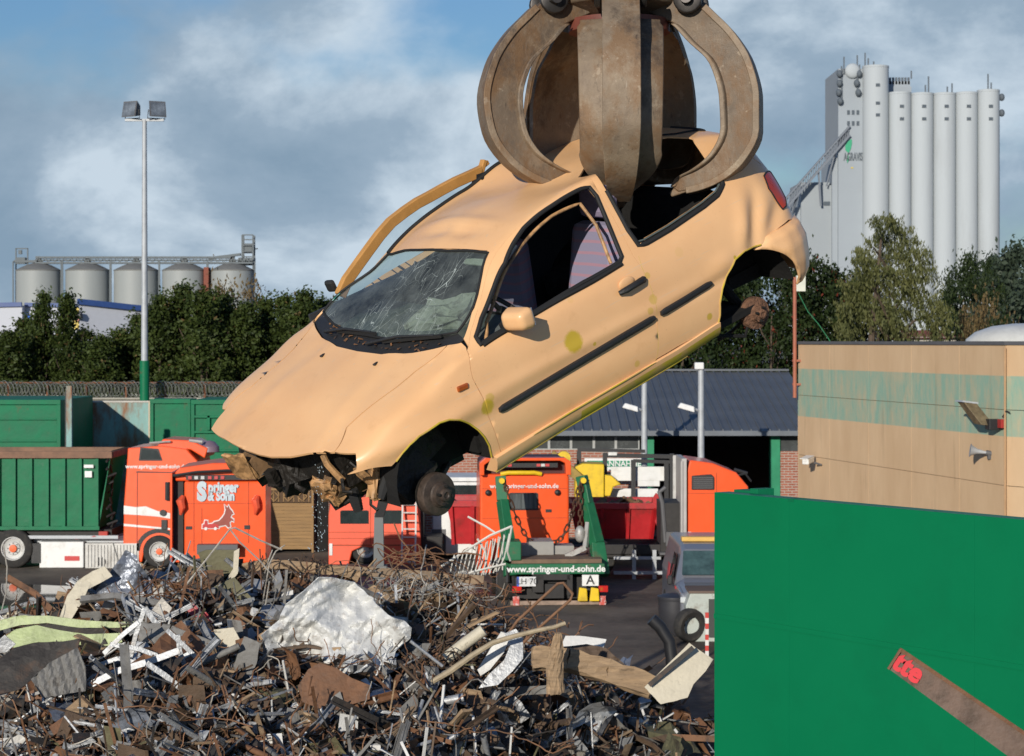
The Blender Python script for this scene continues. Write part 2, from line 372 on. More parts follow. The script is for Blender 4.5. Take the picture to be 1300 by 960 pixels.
# projection of the grid, to find where a photo point lies on the car's left and top surface
P_ = np.stack([Xg, GY, GZ], -1); C_ = (P_-CO) @ CR.T
PU = F*C_[..., 0]/C_[..., 2]+CXP; PV = F*C_[..., 1]/C_[..., 2]+CYP
dPx = np.gradient(P_, axis=0); dPv = np.gradient(P_, axis=1); NRM = -np.cross(dPx, dPv)
FACE = (NRM*(CO-P_)).sum(-1) > 0
def inv(px, py, vmin=0, vmax=10):
    D = (PU-px)**2+(PV-py)**2
    D = np.where(FACE, D, D+400)
    D = np.where((GV[None, :] >= vmin-.01) & (GV[None, :] <= vmax+.01), D, 1e9)
    i, j = np.unravel_index(np.argmin(D), D.shape)
    x, v = GX[i], GV[j]
    for _ in range(4):                          # refine
        fx = min(max((x-GX[0])/(GX[1]-GX[0]), 1), NX-2.001); fv = min(max(v/(GV[1]-GV[0]), 1), NV-2.001)
        i, j = int(fx), int(fv); a, b = fx-i, fv-j
        u = PU[i,j]+(PU[i+1,j]-PU[i,j])*a+(PU[i,j+1]-PU[i,j])*b; w_ = PV[i,j]+(PV[i+1,j]-PV[i,j])*a+(PV[i,j+1]-PV[i,j])*b
        J = np.array([[PU[i+1,j]-PU[i,j], PU[i,j+1]-PU[i,j]], [PV[i+1,j]-PV[i,j], PV[i,j+1]-PV[i,j]]])
        if abs(np.linalg.det(J)) < .05: break
        s = np.clip(np.linalg.solve(J, [px-u, py-w_]), -3, 3)
        x = min(max(x+s[0]*(GX[1]-GX[0]), GX[0]), GX[-1]); v = min(max(v+s[1]*(GV[1]-GV[0]), vmin), vmax)
    return (x, v)
def I(pts, vmin=0, vmax=10): return [inv(a, b, vmin, vmax) for a, b in pts]
def mirr(pts): return [(x, 20-v) for x, v in pts]
VS = .11                                        # metres per rail step, for even triangles
def inpoly(x, y, P):
    c = False; n = len(P); j = n-1
    for i in range(n):
        if (P[i][1] > y) != (P[j][1] > y) and x < (P[j][0]-P[i][0])*(y-P[i][1])/(P[j][1]-P[i][1])+P[i][0]: c = not c
        j = i
    return c
def dens(P, step=.02, closed=True):
    out = []; n = len(P)
    for i in range(n if closed else n-1):
        a, b = P[i], P[(i+1) % n]; k = max(1, int(math.hypot(b[0]-a[0], (b[1]-a[1])*VS)/step))
        for q in range(k): t = q/k; out.append((a[0]+(b[0]-a[0])*t, a[1]+(b[1]-a[1])*t))
    if not closed: out.append(P[-1])
    return out
def inset(P, d):
    """shrink a closed outline by d metres"""
    Q = [(x, v*VS) for x, v in P]; n = len(Q)
    A = sum(Q[i][0]*Q[(i+1) % n][1]-Q[(i+1) % n][0]*Q[i][1] for i in range(n)); s = 1 if A > 0 else -1
    out = []
    for i in range(n):
        a, b, c = Q[i-1], Q[i], Q[(i+1) % n]
        n1 = Vector((-(b[1]-a[1]), b[0]-a[0])); n2 = Vector((-(c[1]-b[1]), c[0]-b[0]))
        n1 = n1.normalized() if n1.length > 1e-7 else n1; n2 = n2.normalized() if n2.length > 1e-7 else n2
        m = n1+n2; k = max(.5, m.length/2); m = m.normalized() if m.length > 1e-6 else n1
        out.append((b[0]+s*m.x*d/k, (b[1]+s*m.y*d/k)/VS))
    return out
def panel(name, outline, holes, mats, parent, step=.028, thick=.012, off=0.0, gap=.0, fn=None):
    O = inset(outline, gap) if gap else outline
    O = dens(O); H = [dens(h) for h in holes]
    pts = []; edges = []
    for P in [O]+H:
        b = len(pts); pts += [Vector((x, v*VS)) for x, v in P]; edges += [(b+i, b+(i+1) % len(P)) for i in range(len(P))]
    Om = [(x, v*VS) for x, v in O]; Hm = [[(x, v*VS) for x, v in h] for h in H]
    x0 = min(p[0] for p in Om); x1 = max(p[0] for p in Om); y0 = min(p[1] for p in Om); y1 = max(p[1] for p in Om)
    B = np.array([(p.x, p.y) for p in pts])
    nx = int((x1-x0)/step)+1; ny = int((y1-y0)/(step*.55))+1
    for i in range(nx):
        for j in range(ny):
            x = x0+(i+.5)*step; y = y0+(j+.5)*step*.55
            if ((B[:, 0]-x)**2+(B[:, 1]-y)**2).min() < (step*.35)**2: continue
            if inpoly(x, y, Om) and not any(inpoly(x, y, h) for h in Hm): pts.append(Vector((x, y)))
    vs, es, fs, *_ = delaunay_2d_cdt(pts, edges, [], 0, 1e-6)
    keep = []
    for f in fs:
        cx = sum(vs[i].x for i in f)/len(f); cy = sum(vs[i].y for i in f)/len(f)
        if inpoly(cx, cy, Om) and not any(inpoly(cx, cy, h) for h in Hm): keep.append(f)
    used = sorted({i for f in keep for i in f}); ix = {u: k for k, u in enumerate(used)}
    V = [(fn or S3)(vs[u].x, vs[u].y/VS, *(() if fn else (off,))) for u in used]
    me = bpy.data.meshes.new(name)
    fcs = []
    for f in keep:
        f = [ix[i] for i in f]
        p = [Vector(V[i]) for i in f]; nrm = (p[1]-p[0]).cross(p[2]-p[0]); c = sum(p, Vector())/3
        o = c-Vector((1.1, 0, .55))
        if nrm.dot(o) < 0: f = f[::-1]
        fcs.append(f)
    me.from_pydata(V, [], fcs)
    for m in (mats if isinstance(mats, (list, tuple)) else [mats]): me.materials.append(m)
    for p in me.polygons: p.use_smooth = True
    me.update()
    if thick:                                    # keep the cut edges crisp
        cnt_ = {}
        for p in me.polygons:
            for k in p.edge_keys: cnt_[k] = cnt_.get(k, 0)+1
        at_ = me.attributes.new('sharp_edge', 'BOOLEAN', 'EDGE')
        for e_ in me.edges: at_.data[e_.index].value = cnt_.get(tuple(sorted(e_.vertices)), 0) == 1
    o = bpy.data.objects.new(name, me); COL.objects.link(o); o.parent = parent
    if thick:
        sd = o.modifiers.new('s', 'SOLIDIFY'); sd.thickness = thick; sd.offset = -1
        if isinstance(mats, (list, tuple)): sd.material_offset = 1
    return o
def line3(pts, off=0.0, step=.02):
    return [Vector(S3(x, v, off)) for x, v in dens(pts, step, False)]

# paint: faded apricot, dusty, with yellow lichen spots
def car_paint():
    m = bpy.data.materials.new('apricot_paint'); nt, N, L = nodes_of(m)
    out = N.new('ShaderNodeOutputMaterial'); b = N.new('ShaderNodeBsdfPrincipled'); L.new(b.outputs[0], out.inputs[0])
    tc = N.new('ShaderNodeTexCoord')
    def noise(sc, det=6, r=.6):
        n = N.new('ShaderNodeTexNoise'); n.inputs['Scale'].default_value = sc; n.inputs['Detail'].default_value = det; n.inputs['Roughness'].default_value = r
        L.new(tc.outputs['Object'], n.inputs['Vector']); return n
    def ramp(src, p0, c0, p1, c1):
        r = N.new('ShaderNodeValToRGB'); r.color_ramp.elements[0].position = p0; r.color_ramp.elements[0].color = (*c0,1)
        r.color_ramp.elements[1].position = p1; r.color_ramp.elements[1].color = (*c1,1); L.new(src, r.inputs[0]); return r
    def mix(f, a, bcol):
        x = N.new('ShaderNodeMix'); x.data_type = 'RGBA'; L.new(f, x.inputs['Factor']); L.new(a, x.inputs['A']); x.inputs['B'].default_value = (*bcol,1); return x.outputs['Result']
    base = ramp(noise(2.0).outputs['Fac'], .3, (.775,.44,.208), .7, (.84,.505,.25)).outputs[0]
    grime = ramp(noise(7, 10, .75).outputs['Fac'], .56, (0,0,0), .80, (.35,.35,.35)).outputs[0]
    base = mix(grime, base, (.50,.25,.09))
    specks = ramp(noise(90, 3, .6).outputs['Fac'], .73, (0,0,0), .76, (.7,.7,.7)).outputs[0]
    base = mix(specks, base, (.20,.11,.05))
    mps = N.new('ShaderNodeMapping'); mps.inputs['Scale'].default_value = (2,30,60); mps.inputs['Rotation'].default_value = (0,.25,.1); L.new(tc.outputs['Object'], mps.inputs[0])
    ns = N.new('ShaderNodeTexNoise'); ns.inputs['Scale'].default_value = 1.6; ns.inputs['Detail'].default_value = 3; L.new(mps.outputs[0], ns.inputs[0])
    base = mix(ramp(ns.outputs['Fac'], .66, (0,0,0), .70, (.35,.35,.35)).outputs[0], base, (.62,.48,.34))
    nn = noise(55, 8, .85)
    for c, r, st in SPOTS:
        dv = N.new('ShaderNodeVectorMath'); dv.operation = 'DISTANCE'; L.new(tc.outputs['Object'], dv.inputs[0]); dv.inputs[1].default_value = c
        ma = N.new('ShaderNodeMath'); ma.operation = 'MULTIPLY_ADD'; L.new(nn.outputs['Fac'], ma.inputs[0]); ma.inputs[1].default_value = r*.9; L.new(dv.outputs['Value'], ma.inputs[2])
        f = N.new('ShaderNodeMapRange'); f.inputs['From Min'].default_value = r*1.25; f.inputs['From Max'].default_value = r*1.55
        f.inputs['To Min'].default_value = st; f.inputs['To Max'].default_value = 0; L.new(ma.outputs[0], f.inputs[0])
        base = mix(f.outputs[0], base, (.52,.36,.02))
    L.new(base, b.inputs['Base Color'])
    rr = N.new('ShaderNodeMapRange'); rr.inputs['To Min'].default_value = .26; rr.inputs['To Max'].default_value = .5; b.inputs['Coat Weight'].default_value = .2; b.inputs['Coat Roughness'].default_value = .12; L.new(noise(5).outputs['Fac'], rr.inputs[0]); L.new(rr.outputs[0], b.inputs['Roughness'])
    bp = N.new('ShaderNodeBump'); bp.inputs['Strength'].default_value = .12; bp.inputs['Distance'].default_value = .02
    L.new(noise(3.2, 2, .4).outputs['Fac'], bp.inputs['Height']); L.new(bp.outputs[0], b.inputs['Normal'])
    return m
def sp(px, py, r, st=.9): return (S3(*inv(px, py, 0, 6.5)), r, st)
SPOTS = [sp(728,434,.062,.95), sp(619,517,.045,.85), sp(622,506,.03,.5), sp(829,380,.03,.5), sp(826,395,.022,.5), sp(901,402,.022,.8), sp(755,437,.012,.8), sp(933,327,.012,.9),
         sp(822,350,.02,.5), sp(809,462,.02,.5), sp(862,320,.03,.12), sp(724,381,.02,.12)]
M_paint = car_paint()
M_yel = mat('yellow_overspray', (.50,.38,.03), .6, dirt=(.55,.33,.13), dirt_amt=.8, dirt_scale=9, dirt_lo=.45)
M_trim = mat('black_plastic', (.018,.018,.019), .55, bump=.15, bscale=60)
M_rubber = mat('black_rubber', (.012,.012,.012), .75)
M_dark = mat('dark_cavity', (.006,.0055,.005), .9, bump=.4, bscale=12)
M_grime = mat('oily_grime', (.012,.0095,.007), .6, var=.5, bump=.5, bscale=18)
M_int = mat('interior_plastic', (.035,.037,.042), .7)
M_rust = mat('rust_brown', (.17,.085,.048), .85, var=.5, scale=14, dirt=(.02,.015,.012), dirt_amt=.8, dirt_scale=8, bump=.5, bscale=40)
M_tan = mat('bare_apricot_steel', (.50,.28,.12), .6, var=.2, scale=8, dirt=(.12,.07,.035), dirt_amt=.9, dirt_scale=9, dirt_lo=.45)
M_wind = glass_mat('cracked_glass', (.58,.68,.64), .12, .7, (.50,.56,.53))
M_glass = glass_mat('window_glass', (.72,.80,.80), .08)
M_seat = mat('seat_fabric', (.26,.22,.32), .95, var=.2, scale=40)
car = empty('hanging_car', 'apricot three-door hatchback without bumper, lights and wheels, hanging nose down from the grab', 'car')
car.matrix_world = Mw

# ---- outlines traced on the surface
door_top = [(590,418),(607,378),(628,330),(650,286),(690,248),(725,228),(741,219)]
rear_shut = [(752,232),(775,272),(803,323),(815,340),(828,370),(834,400),(835,450),(830,463)]
front_shut = [(583,437),(600,480),(620,528),(636,574)]
door_bot = [(784,491),(725,524),(641,575)]
dtop = [(1.895,7.0),(1.83,7.5),(1.66,7.58),(1.46,7.5),(1.23,7.65),(.91,7.8),(.72,7.85),(.675,7.75)]; rsh = I(rear_shut[2:], 0, 6.5)
rsh = [(.672,7.2),(.69,6.7)]+rsh[0:]
fsh = I(front_shut, 0, 6.8); dbot = I(door_bot, 0, 4)
door_out = fsh[:1]+dtop+rsh+dbot+fsh[::-1][:-1]
dwin = I([(610,438),(604,428),(611,405),(627,365),(641,335),(652,309),(665,290),(700,262),(738,240),(748,238),(757,249),(775,292),(789,326),(786,333),(740,359),(700,383),(650,414)], 5.5, 7.6)
archF = I([(624,580),(621,566),(615,555),(607,546),(596,538),(583,533),(570,533),(558,537),(545,546),(532,554),(520,565),(511,575),(503,586)], 0, 5.2)
fend = [(1.908,7.1)]+fsh+I([(637,577)], 0, 3)+archF+I([(497,592),(470,595),(440,603),(452,597)], 0, 4)+I([(452,585),(447,573)], 2, 6.6)+I([(424,574),(440,543),(503,492),(527,472),(568,438)], 5.5, 8.6)+[(1.908,7.75)]
bedge = I([(568,438),(527,472),(503,492),(440,543),(424,574)], 5.5, 8.6)
bfront = [(2.795, 8.6), (2.862, 9.1), (2.895, 9.6), (2.902, 10)]
brear = [(2.135, 10), (2.118, 9.4), (2.06, 8.8), (1.965, 8.3)]
bonnet_out = bedge+bfront+mirr([(2.838,8.2),(2.872,8.9),(2.895,9.5)])[::-1]+mirr(bedge[:3]+[(2.50,8.35),(2.68,7.8),(2.80,7.3)])[::-1]+mirr(brear[1:])[::-1]+brear[:]
ws_side = I([(589,432),(600,395),(612,350),(622,319)], 7, 9)
ws_top = [(1.455, 8.9), (1.475, 9.5), (1.48, 10)]
cowl_b = [(2.130, 10), (2.113, 9.4), (2.055, 8.8), (1.955, 8.25)]
cowl_t = [(2.035, 10), (2.022, 9.4), (1.965, 8.8), (1.875, 8.2)]
wsl = [(1.885,7.75),(1.73,7.95),(1.56,7.95),(1.445,8.05)]
glass_out = [cowl_t[3]]+wsl[1:]+ws_top+mirr(ws_top[:-1])[::-1]+mirr(wsl[1:])[::-1]+mirr(cowl_t[1:])[::-1]+cowl_t[:3]
cowl_out = [wsl[0]]+cowl_t[::-1]+mirr(cowl_t[1:])+[(wsl[0][0], 20-wsl[0][1])]+mirr(cowl_b[1:])[::-1]+cowl_b
archR = I([(912,410),(914,400),(914,385),(917,367),(924,347),(933,330),(945,319),(958,313),(966,311)], 0, 5)
qtail = I([(968,309),(978,299),(990,288),(1001,279)], 1, 5)
tl = I([(969,224),(980,217),(986,226),(991,238),(996,252),(997,262),(993,266),(983,252),(975,240)], 3, 8)
hatch_l = [(-.555, 6.3), (-.545, 7.2), (-.50, 8.0), (-.46, 8.8), (-.44, 9.4), (-.43, 10)]
hatch_l = [(-.66, 3.2), (-.655, 4.3)]+[(-.60,6.45)]+I([(962,206),(940,189)], 6, 9)+[(-.43, 8.9), (-.425, 9.5), (-.42, 10)]
sill_t = I([(910,413),(860,440),(831,457)], 0, 3)
hole = I([(812,309),(820,306),(850,290),(895,260),(910,247),(916,234),(912,222),(905,215)], 5.5, 8.2)+[(-.16, 8.2), (-.14, 8.9), (.02, 9.35), (.25, 9.2), (.42, 9.4), (.56, 9.0), (.60, 8.3)]+I([(772,246),(790,278),(805,303)], 5.6, 7.6)
ws_gap = [(p[0], p[1]) for p in wsl]
half = [ws_gap[0]]+dtop+rsh[1:]+[sill_t[2], sill_t[1], sill_t[0]]+archR+qtail+hatch_l     # left outline from the pillar foot to the hatch centre
half = [wsl[0]]+dtop+rsh+sill_t[::-1]+archR+qtail+hatch_l
wtop = [wsl[1], wsl[2], wsl[3]]+ws_top
shell = half+mirr(half[:-1])[::-1]+mirr(wtop[:-1])+wtop[::-1]
qwinR = mirr(hole[:8]+[(.25,7.0)]+hole[-3:])
# ---- body panels
part = lambda mb, n, m, par=car, **k: mb.build(n, m, par, **k)
def door_panel(parent, fn=None):
    return panel('door_skin', door_out, [dwin], [M_paint, M_int], parent, gap=.0012, thick=.02, fn=fn)
body = panel('body_shell', shell, [hole], [M_paint, M_int], car, step=.03, thick=.010)
FR = mirr(fsh+I([(637,577)], 0, 3)+archF+[(2.58,2.6),(2.58,4.0),(2.60,6.0),(2.66,7.4),(2.66,7.8),(2.50,8.35)]+I([(503,492),(527,472),(568,438)], 5.5, 8.6)+[(1.908,7.75),(1.908,7.1)])
fender = panel('front_fender', fend, [], M_paint, car, gap=.0015, step=.024)
fenderR = panel('front_fender', FR, [], M_paint, car, gap=.0015, step=.035)
bonnet = panel('bonnet', bonnet_out, [], M_paint, car, gap=.0018, step=.028)
wsh = panel('windscreen', glass_out, [], M_wind, car, step=.04, thick=0, off=-.004)
wsh['label'] = 'cracked dirty windscreen with white scratches'
cowl = panel('windscreen_cowl', cowl_out, [], M_trim, car, step=.03, off=-.012)
cowl['label'] = 'black plastic strip full of dead leaves'
# black rubber round the windscreen
g = [Vector(S3(x, v, .001)) for x, v in dens(glass_out, .03)]
part(MB().tube(g, .008, 6, closed=True), 'windscreen_seal', M_rubber)
# wiper arms and washer nozzles
def onsurf(x, y):                                # a point of the top surface over (x, y)
    best = min(((abs(S3(x, q/10)[1]-abs(y)), q/10) for q in range(78, 101)))
    p = S3(x, best[1]); return Vector((p[0], y, p[2]))
for x0, y0, x1, y1 in ((2.09,.04,1.95,.52), (2.02,-.50,2.03,.02)):
    a = onsurf(x0, y0)+Vector((.0,0,.012)); b_ = onsurf(x1, y1)+Vector((0,0,.022)); m = (a+b_)/2+Vector((.012,0,.022))
    wi = part(MB().tube([a, m, b_], [.011,.008,.006], 6), 'wiper_arm', M_trim)
    d = (b_-a).normalized(); c = b_-d*.16
    c2 = c-Vector((.012,0,.006))
    part(MB().beam(c-d*.22, onsurf(x1, y1)+d*.05+Vector((0,0,.012)), .012, .018), 'wiper_blade', M_rubber, wi)
for x, y in ((2.19,.25), (2.20,-.28)):
    p = onsurf(x, y); part(MB().box(p+Vector((0,0,.003)), (.045,.018,.010), (0,-.1,.5)), 'washer_nozzle', M_trim, bevel=.003)
# leaves in the cowl
lf = MB(); r2 = random.Random(3)
for i in range(70):
    y = r2.uniform(-.55,.6); x = 2.07-.26*abs(y)**1.8+r2.uniform(-.04,.03); p = onsurf(x, y)+Vector((0,0,.0))
    s = r2.uniform(.006,.016); e = Euler((r2.uniform(-.6,.6), r2.uniform(-.6,.6), r2.uniform(0,6))).to_matrix()
    lf.add([p+e@Vector(q)*s for q in ((-1,-.5,0),(1,-.4,.1),(.9,.5,0),(-1,.4,.2))], [(0,1,2,3)])
tag(part(lf, 'leaf_litter', mat('dead_leaves', (.16,.075,.03), .9, var=.5)), kind='stuff')
# door on the driver's side
door = empty('front_door', None, None); door.parent = car; del_ = None
dsk = door_panel(door)
# seals round the openings
seal = line3(dwin+dwin[:1], .002)
part(MB().tube(seal[:-1], .013, 8, closed=True), 'window_seal', M_rubber, door)
def offin(pts, d, sc=1.0):                     # same outline, pushed inwards by d metres and shrunk about its middle
    cx = sum(p[0] for p in pts)/len(pts); cv = sum(p[1] for p in pts)/len(pts)
    return [Vector(S3(cx+(x-cx)*sc, cv+(v-cv)*sc, -d)) for x, v in dens(pts, .03)]
# inner door opening of the body, seen through the window
ap = [(1.80,6.2),(1.70,6.75),(1.50,6.78),(1.25,6.85),(1.0,6.85),(.80,6.75),(.78,6.5),(.82,6.1)]
part(MB().tube([Vector(S3(x, v, -.06)) for x, v in dens(ap, .03, False)], .010, 8), 'door_opening_flange', M_tan)
# glass left in the rear half of the window
gl_o = [(1.62,6.12),(1.30,6.45),(1.02,6.80),(.80,6.80),(.77,6.60),(.80,6.10),(.84,6.02),(1.3,6.05)]
0 and panel('window_glass', gl_o, [], glass_mat('door_glass', (.88,.92,.93), .05), door, thick=0, off=-.04)
# waist rail along the bottom of the window
part(MB().tube(line3([(1.83,6.12),(1.6,6.05),(1.3,6.02),(1.0,6.0),(.80,5.98)], .004), .014, 6), 'waist_seal', M_rubber, door)
# side moulding, in two pieces
def strip(pts, w, t, off=0.0):
    P = dens(I(pts, 1.5, 4.6), .03, False); mb = MB(); rows = []
    for i, (x, v) in enumerate(P):
        c = Vector(S3(x, v)); e = .0
        up = (Vector(S3(x, v+.2))-Vector(S3(x, v-.2))).normalized()
        nn = Vector((0,1,0)); nn = (nn-up*nn.dot(up)).normalized()
        k = 1 if 0 < i < len(P)-1 else .6
        rows.append([c-up*w/2*k-nn*.004, c-up*w/2*k*.8+nn*t*.8, c+nn*t, c+up*w/2*k*.8+nn*t*.8, c+up*w/2*k-nn*.004])
    vs = [p for r in rows for p in r]; fs = [(5*i+j, 5*i+j+1, 5*i+j+6, 5*i+j+5) for i in range(len(rows)-1) for j in range(4)]
    fs += [(0,1,2,3,4), tuple(5*(len(rows)-1)+j for j in (4,3,2,1,0))]
    return mb.add(vs, fs)
part(strip([(633,521),(660,505),(703,479),(770,439),(830,403)], .042, .020), 'side_moulding', M_trim, door)
part(strip([(838,398),(870,379),(902,359)], .042, .020), 'side_moulding', M_trim)
# handle
hx, hv = inv(800, 362, 3, 6.5); hp = Vector(S3(hx, hv))
pr = MB().sphere((0,0,0), 1, 14, 8, sc=(.060,.010,.035)); pr.xf(Matrix.Translation(hp+Vector((.02,.0,.02))))
hd = part(pr, 'handle_recess', M_paint, door)
hb = MB().tube([hp+Vector((-.095,.012,.0)), hp+Vector((-.06,.030,.004)), hp+Vector((0,.036,.002)), hp+Vector((.06,.032,-.004)), hp+Vector((.098,.012,-.010))], [.016,.021,.019,.020,.014], 8)
hb.lathe([(.020,0),(.020,.012),(.001,.014)], hp+Vector((-.085,.012,.0)), 'y', 12)
part(hb, 'door_handle', M_trim, door)
# mirror
mc = Vector(S3(*inv(645, 412, 5.5, 6.4)))
mm = MB()
C8 = [(-.5,-.5),(.5,-.5),(.5,.5),(-.5,.5)]
b0 = MB().box((0,0,0), (.105,.19,.13)); 
mo = b0.build('mirror_housing', M_paint, door); mo.location = mc+Vector((.015,.115,.045)); mo.rotation_euler = (0,0,.22)
for v in mo.data.vertices:
    if v.co.x > 0: v.co.y *= .80; v.co.z *= .74
bv = mo.modifiers.new('b','BEVEL'); bv.width = .034; bv.segments = 5
for p in mo.data.polygons: p.use_smooth = True
part(MB().beam(mc+Vector((-.0,-.02,-.01)), mc+Vector((.005,.06,.02)), .09, .06), 'mirror_foot', M_trim, door, bevel=.012)
tri = I([(607,437),(604,428),(611,405),(622,378),(632,425),(612,438)], 5.5, 7.2)
part(MB().box((0,0,0),(.008,.15,.10)), 'mirror_glass', mat('mirror', (.6,.6,.62), .05, 1.0), mo).location = (-.050,0,0)
# the quarter window: rubber frame, glass edge left in its seal
qs = I([(770,242),(783,266),(797,292),(811,312),(821,309),(850,292),(894,262),(911,248),(918,234),(914,221)], 5.4, 7.6)
part(MB().tube(line3(qs, -.004), .016, 8), 'quarter_window_seal', M_rubber)
part(MB().tube([p+Vector((-.012,-.02,.02)) for p in line3(qs[3:], -.01)], .006, 6), 'broken_glass_edge', mat('glass_edge', (.10,.12,.11), .3))
part(MB().tube([p+Vector((-.03,-.035,.012)) for p in line3(qs[4:8], -.01)], .012, 6), 'window_flange', M_tan)
part(MB().tube(line3([(.664,7.0),(.668,6.5),(.672,6.08)], -.012), .010, 6), 'pillar_trim', M_tan)
# hatch sliver, tail light, bumper
hatch_out = [(-.60,6.35),(-.60,6.45)]+hatch_l[3:]; 
hz = [(-.665,4.4),(-.60,6.45)]+hatch_l[3:]+mirr(hatch_l[3:-1])[::-1]+[(-.60,13.55),(-.665,15.6),(-.675,14.0),(-.678,10),(-.675,6)]
panel('tailgate', hz, [], M_paint, car, gap=.004, step=.035)
panel('tail_light', tl, [], mat('tail_lens', (.42,.045,.015), .3, var=.25), car, thick=.02, off=.006, step=.02)['label'] = 'faded red tail lamp'
part(MB().tube([Vector(S3(x, v, .006)) for x, v in dens(tl, .02)], .0045, 5, closed=True), 'lamp_seal', M_rubber)
# back bumper: a bulged shell wrapping round the corner
def bump(x, v, k=0):
    p = Vector(S3(x, min(v, 9.9) if v <= 10 else v)); return p
bmp = MB(); rows = []
prof = [(.735,-.02),(.732,.020),(.705,.055),(.62,.078),(.50,.072),(.41,.052),(.36,.020)]
path = []
for (px, py) in ((-.155,.80), (-.25,.815), (-.36,.81), (-.46,.785), (-.54,.735), (-.60,.65), (-.63,.5), (-.64,.25), (-.645,0)): path.append((px, py))
path = path+[(x,-y*1.13) for x, y in path[:-1]][::-1]
n_ = len(path)
for i, (x, y) in enumerate(path):
    a = path[max(i-1,0)]; b = path[min(i+1,n_-1)]; t = Vector((b[0]-a[0], b[1]-a[1])).normalized(); nr = Vector((-t.y, t.x))
    if nr.dot(Vector((x+.0, y))) < 0: nr = -nr
    k = min(1, .35+min(i, n_-1-i)*.35)
    zt = min(1, max(0, (x+.62)/.4))*.0
    rows.append([Vector((x+nr.x*o*k, y+nr.y*o*k, z-(.03 if i in (0,n_-1) else 0)*(z > .6))) for z, o in prof])
ks = [(p) for r in rows for p in r]; q = len(prof)
bmp.add(ks, [(q*i+j, q*i+j+1, q*i+q+j+1, q*i+q+j) for i in range(n_-1) for j in range(q-1)], smooth=True)
# cut the wheel arch out of it
bmp2 = bmp.build('rear_bumper', M_paint, car, solid=.012)
bm = bmesh.new(); bm.from_mesh(bmp2.data); bmesh.ops.subdivide_edges(bm, edges=bm.edges, cuts=3, use_grid_fill=True)
bmesh.ops.delete(bm, geom=[f for f in bm.faces if math.hypot(f.calc_center_median().x+.075, (f.calc_center_median().z-.355)*1.0) < .335], context='FACES')
for v in bm.verts:
    d = math.hypot(v.co.x+.075, v.co.z-.355)
    if v.is_boundary and d < .37 and d > .28: v.co.x = -.075+(v.co.x+.075)*.338/d; v.co.z = .355+(v.co.z-.355)*.338/d
bm.to_mesh(bmp2.data); bm.free()
for p in bmp2.data.polygons: p.use_smooth = True
# sill, with the yellow rim
def sill(sgn):
    mb = MB(); rows = []
    T = [(1.955,.295),(1.90,.300),(1.42,.325),(1.06,.335),(.78,.345),(.60,.350),(.27,.375)]
    for x in np.linspace(1.975,.245,40):
        zt = float(np.interp(-x, [-a for a, b in T], [b for a, b in T]))+.012; zb = zt-.088
        y = .815 if sgn > 0 else .90
        rows.append([Vector((x, sgn*(y-.03), zt+.012)), Vector((x, sgn*(y+.012), zt)), Vector((x, sgn*(y+.006), zt-.028)), Vector((x, sgn*(y-.012), zb+.02)), Vector((x, sgn*(y-.035), zb)), Vector((x, sgn*(y-.12), zb))])
    return mb.add([p for r in rows for p in r], [(6*i+j, 6*i+j+1, 6*i+j+7, 6*i+j+6) for i in range(39) for j in range(5)]+[(0,1,2,3,4,5), tuple(39*6+j for j in (5,4,3,2,1,0))], smooth=True), rows
sm_, rows = sill(1); so_ = part(sm_, 'sill', M_paint)
so_.data.materials.append(M_yel)
for p in so_.data.polygons:
    c_ = p.center
    if c_.x < 1.35 and c_.y > .70 and p.normal.z < .35 and c_.z < .05*0+float(np.interp(-c_.x, [-1.955,-.27], [.295,.375]))-.012: p.material_index = 1
part(MB().tube([r[4]+Vector((0,.004,.002)) for r in rows[:36:3]], .007, 6), 'sill_seam', M_yel, so_)
part(MB().tube([r[1]+Vector((0,.004,.004)) for r in rows[6:30:3]], [.001]+[.0045]*6+[.001], 6), 'overspray_line', M_yel, so_)
part(sill(-1)[0], 'sill', M_paint)
part(MB().tube(line3(archF, .001), .0055, 6), 'arch_lip', M_yel, fender)
part(MB().tube(line3(archR[::-1], .001), .0055, 6), 'arch_lip', M_yel, body)
part(MB().tube(line3([(.672,5.9)]+rsh[3:], -.004), .0045, 6), 'shut_line_edge', M_yel, body)
# side indicator
ix, iv = inv(587, 492, 3, 6); ip = Vector(S3(ix, iv))
ind = MB().box((0,0,0), (.075,.018,.034)).build('side_indicator', mat('amber_lens', (.40,.085,.012), .2, coat=1.0, var=.3), car, bevel=.010); ind.location = ip+Vector((0,.004,0)); ind.rotation_euler = (0,-.08,.03)
# ---- underside, inner body
ti = MB()
part(MB().add([(-.42,-.80,.90),(.66,-.80,.90),(.66,-.585,1.40),(-.30,-.60,1.31),(-.42,-.74,.90),(.66,-.74,.90),(.66,-.535,1.37),(-.30,-.55,1.28)], [(0,1,2,3),(5,4,7,6),(0,4,5,1),(1,5,6,2),(2,6,7,3),(3,7,4,0)]), 'sky_blind', M_dark)  # dark sheet added to block the sky showing through the far side
part(MB().bx(-.50,1.90,-.86,-.84,.30,.96).bx(-.50,.62,-.80,-.74,.30,1.0), 'side_trim', M_int)
ti.bx(-.15,1.95,-.78,.70,.29,.33)                                  # floor
ti.bx(1.90,1.97,-.75,.66,.31,.86)                                  # firewall
ti.bx(-.55,-.15,-.62,.52,.44,.48); ti.bx(-.60,-.55,-.62,.52,.44,.80)
ti.bx(.22,1.95,.70,.775,.29,.42); ti.bx(.22,1.95,-.86,-.79,.29,.42)  # inner sills
ti.bx(.20,.26,-.62,.60,.33,.62)
floor_ = part(ti, 'floor_pan', M_dark)
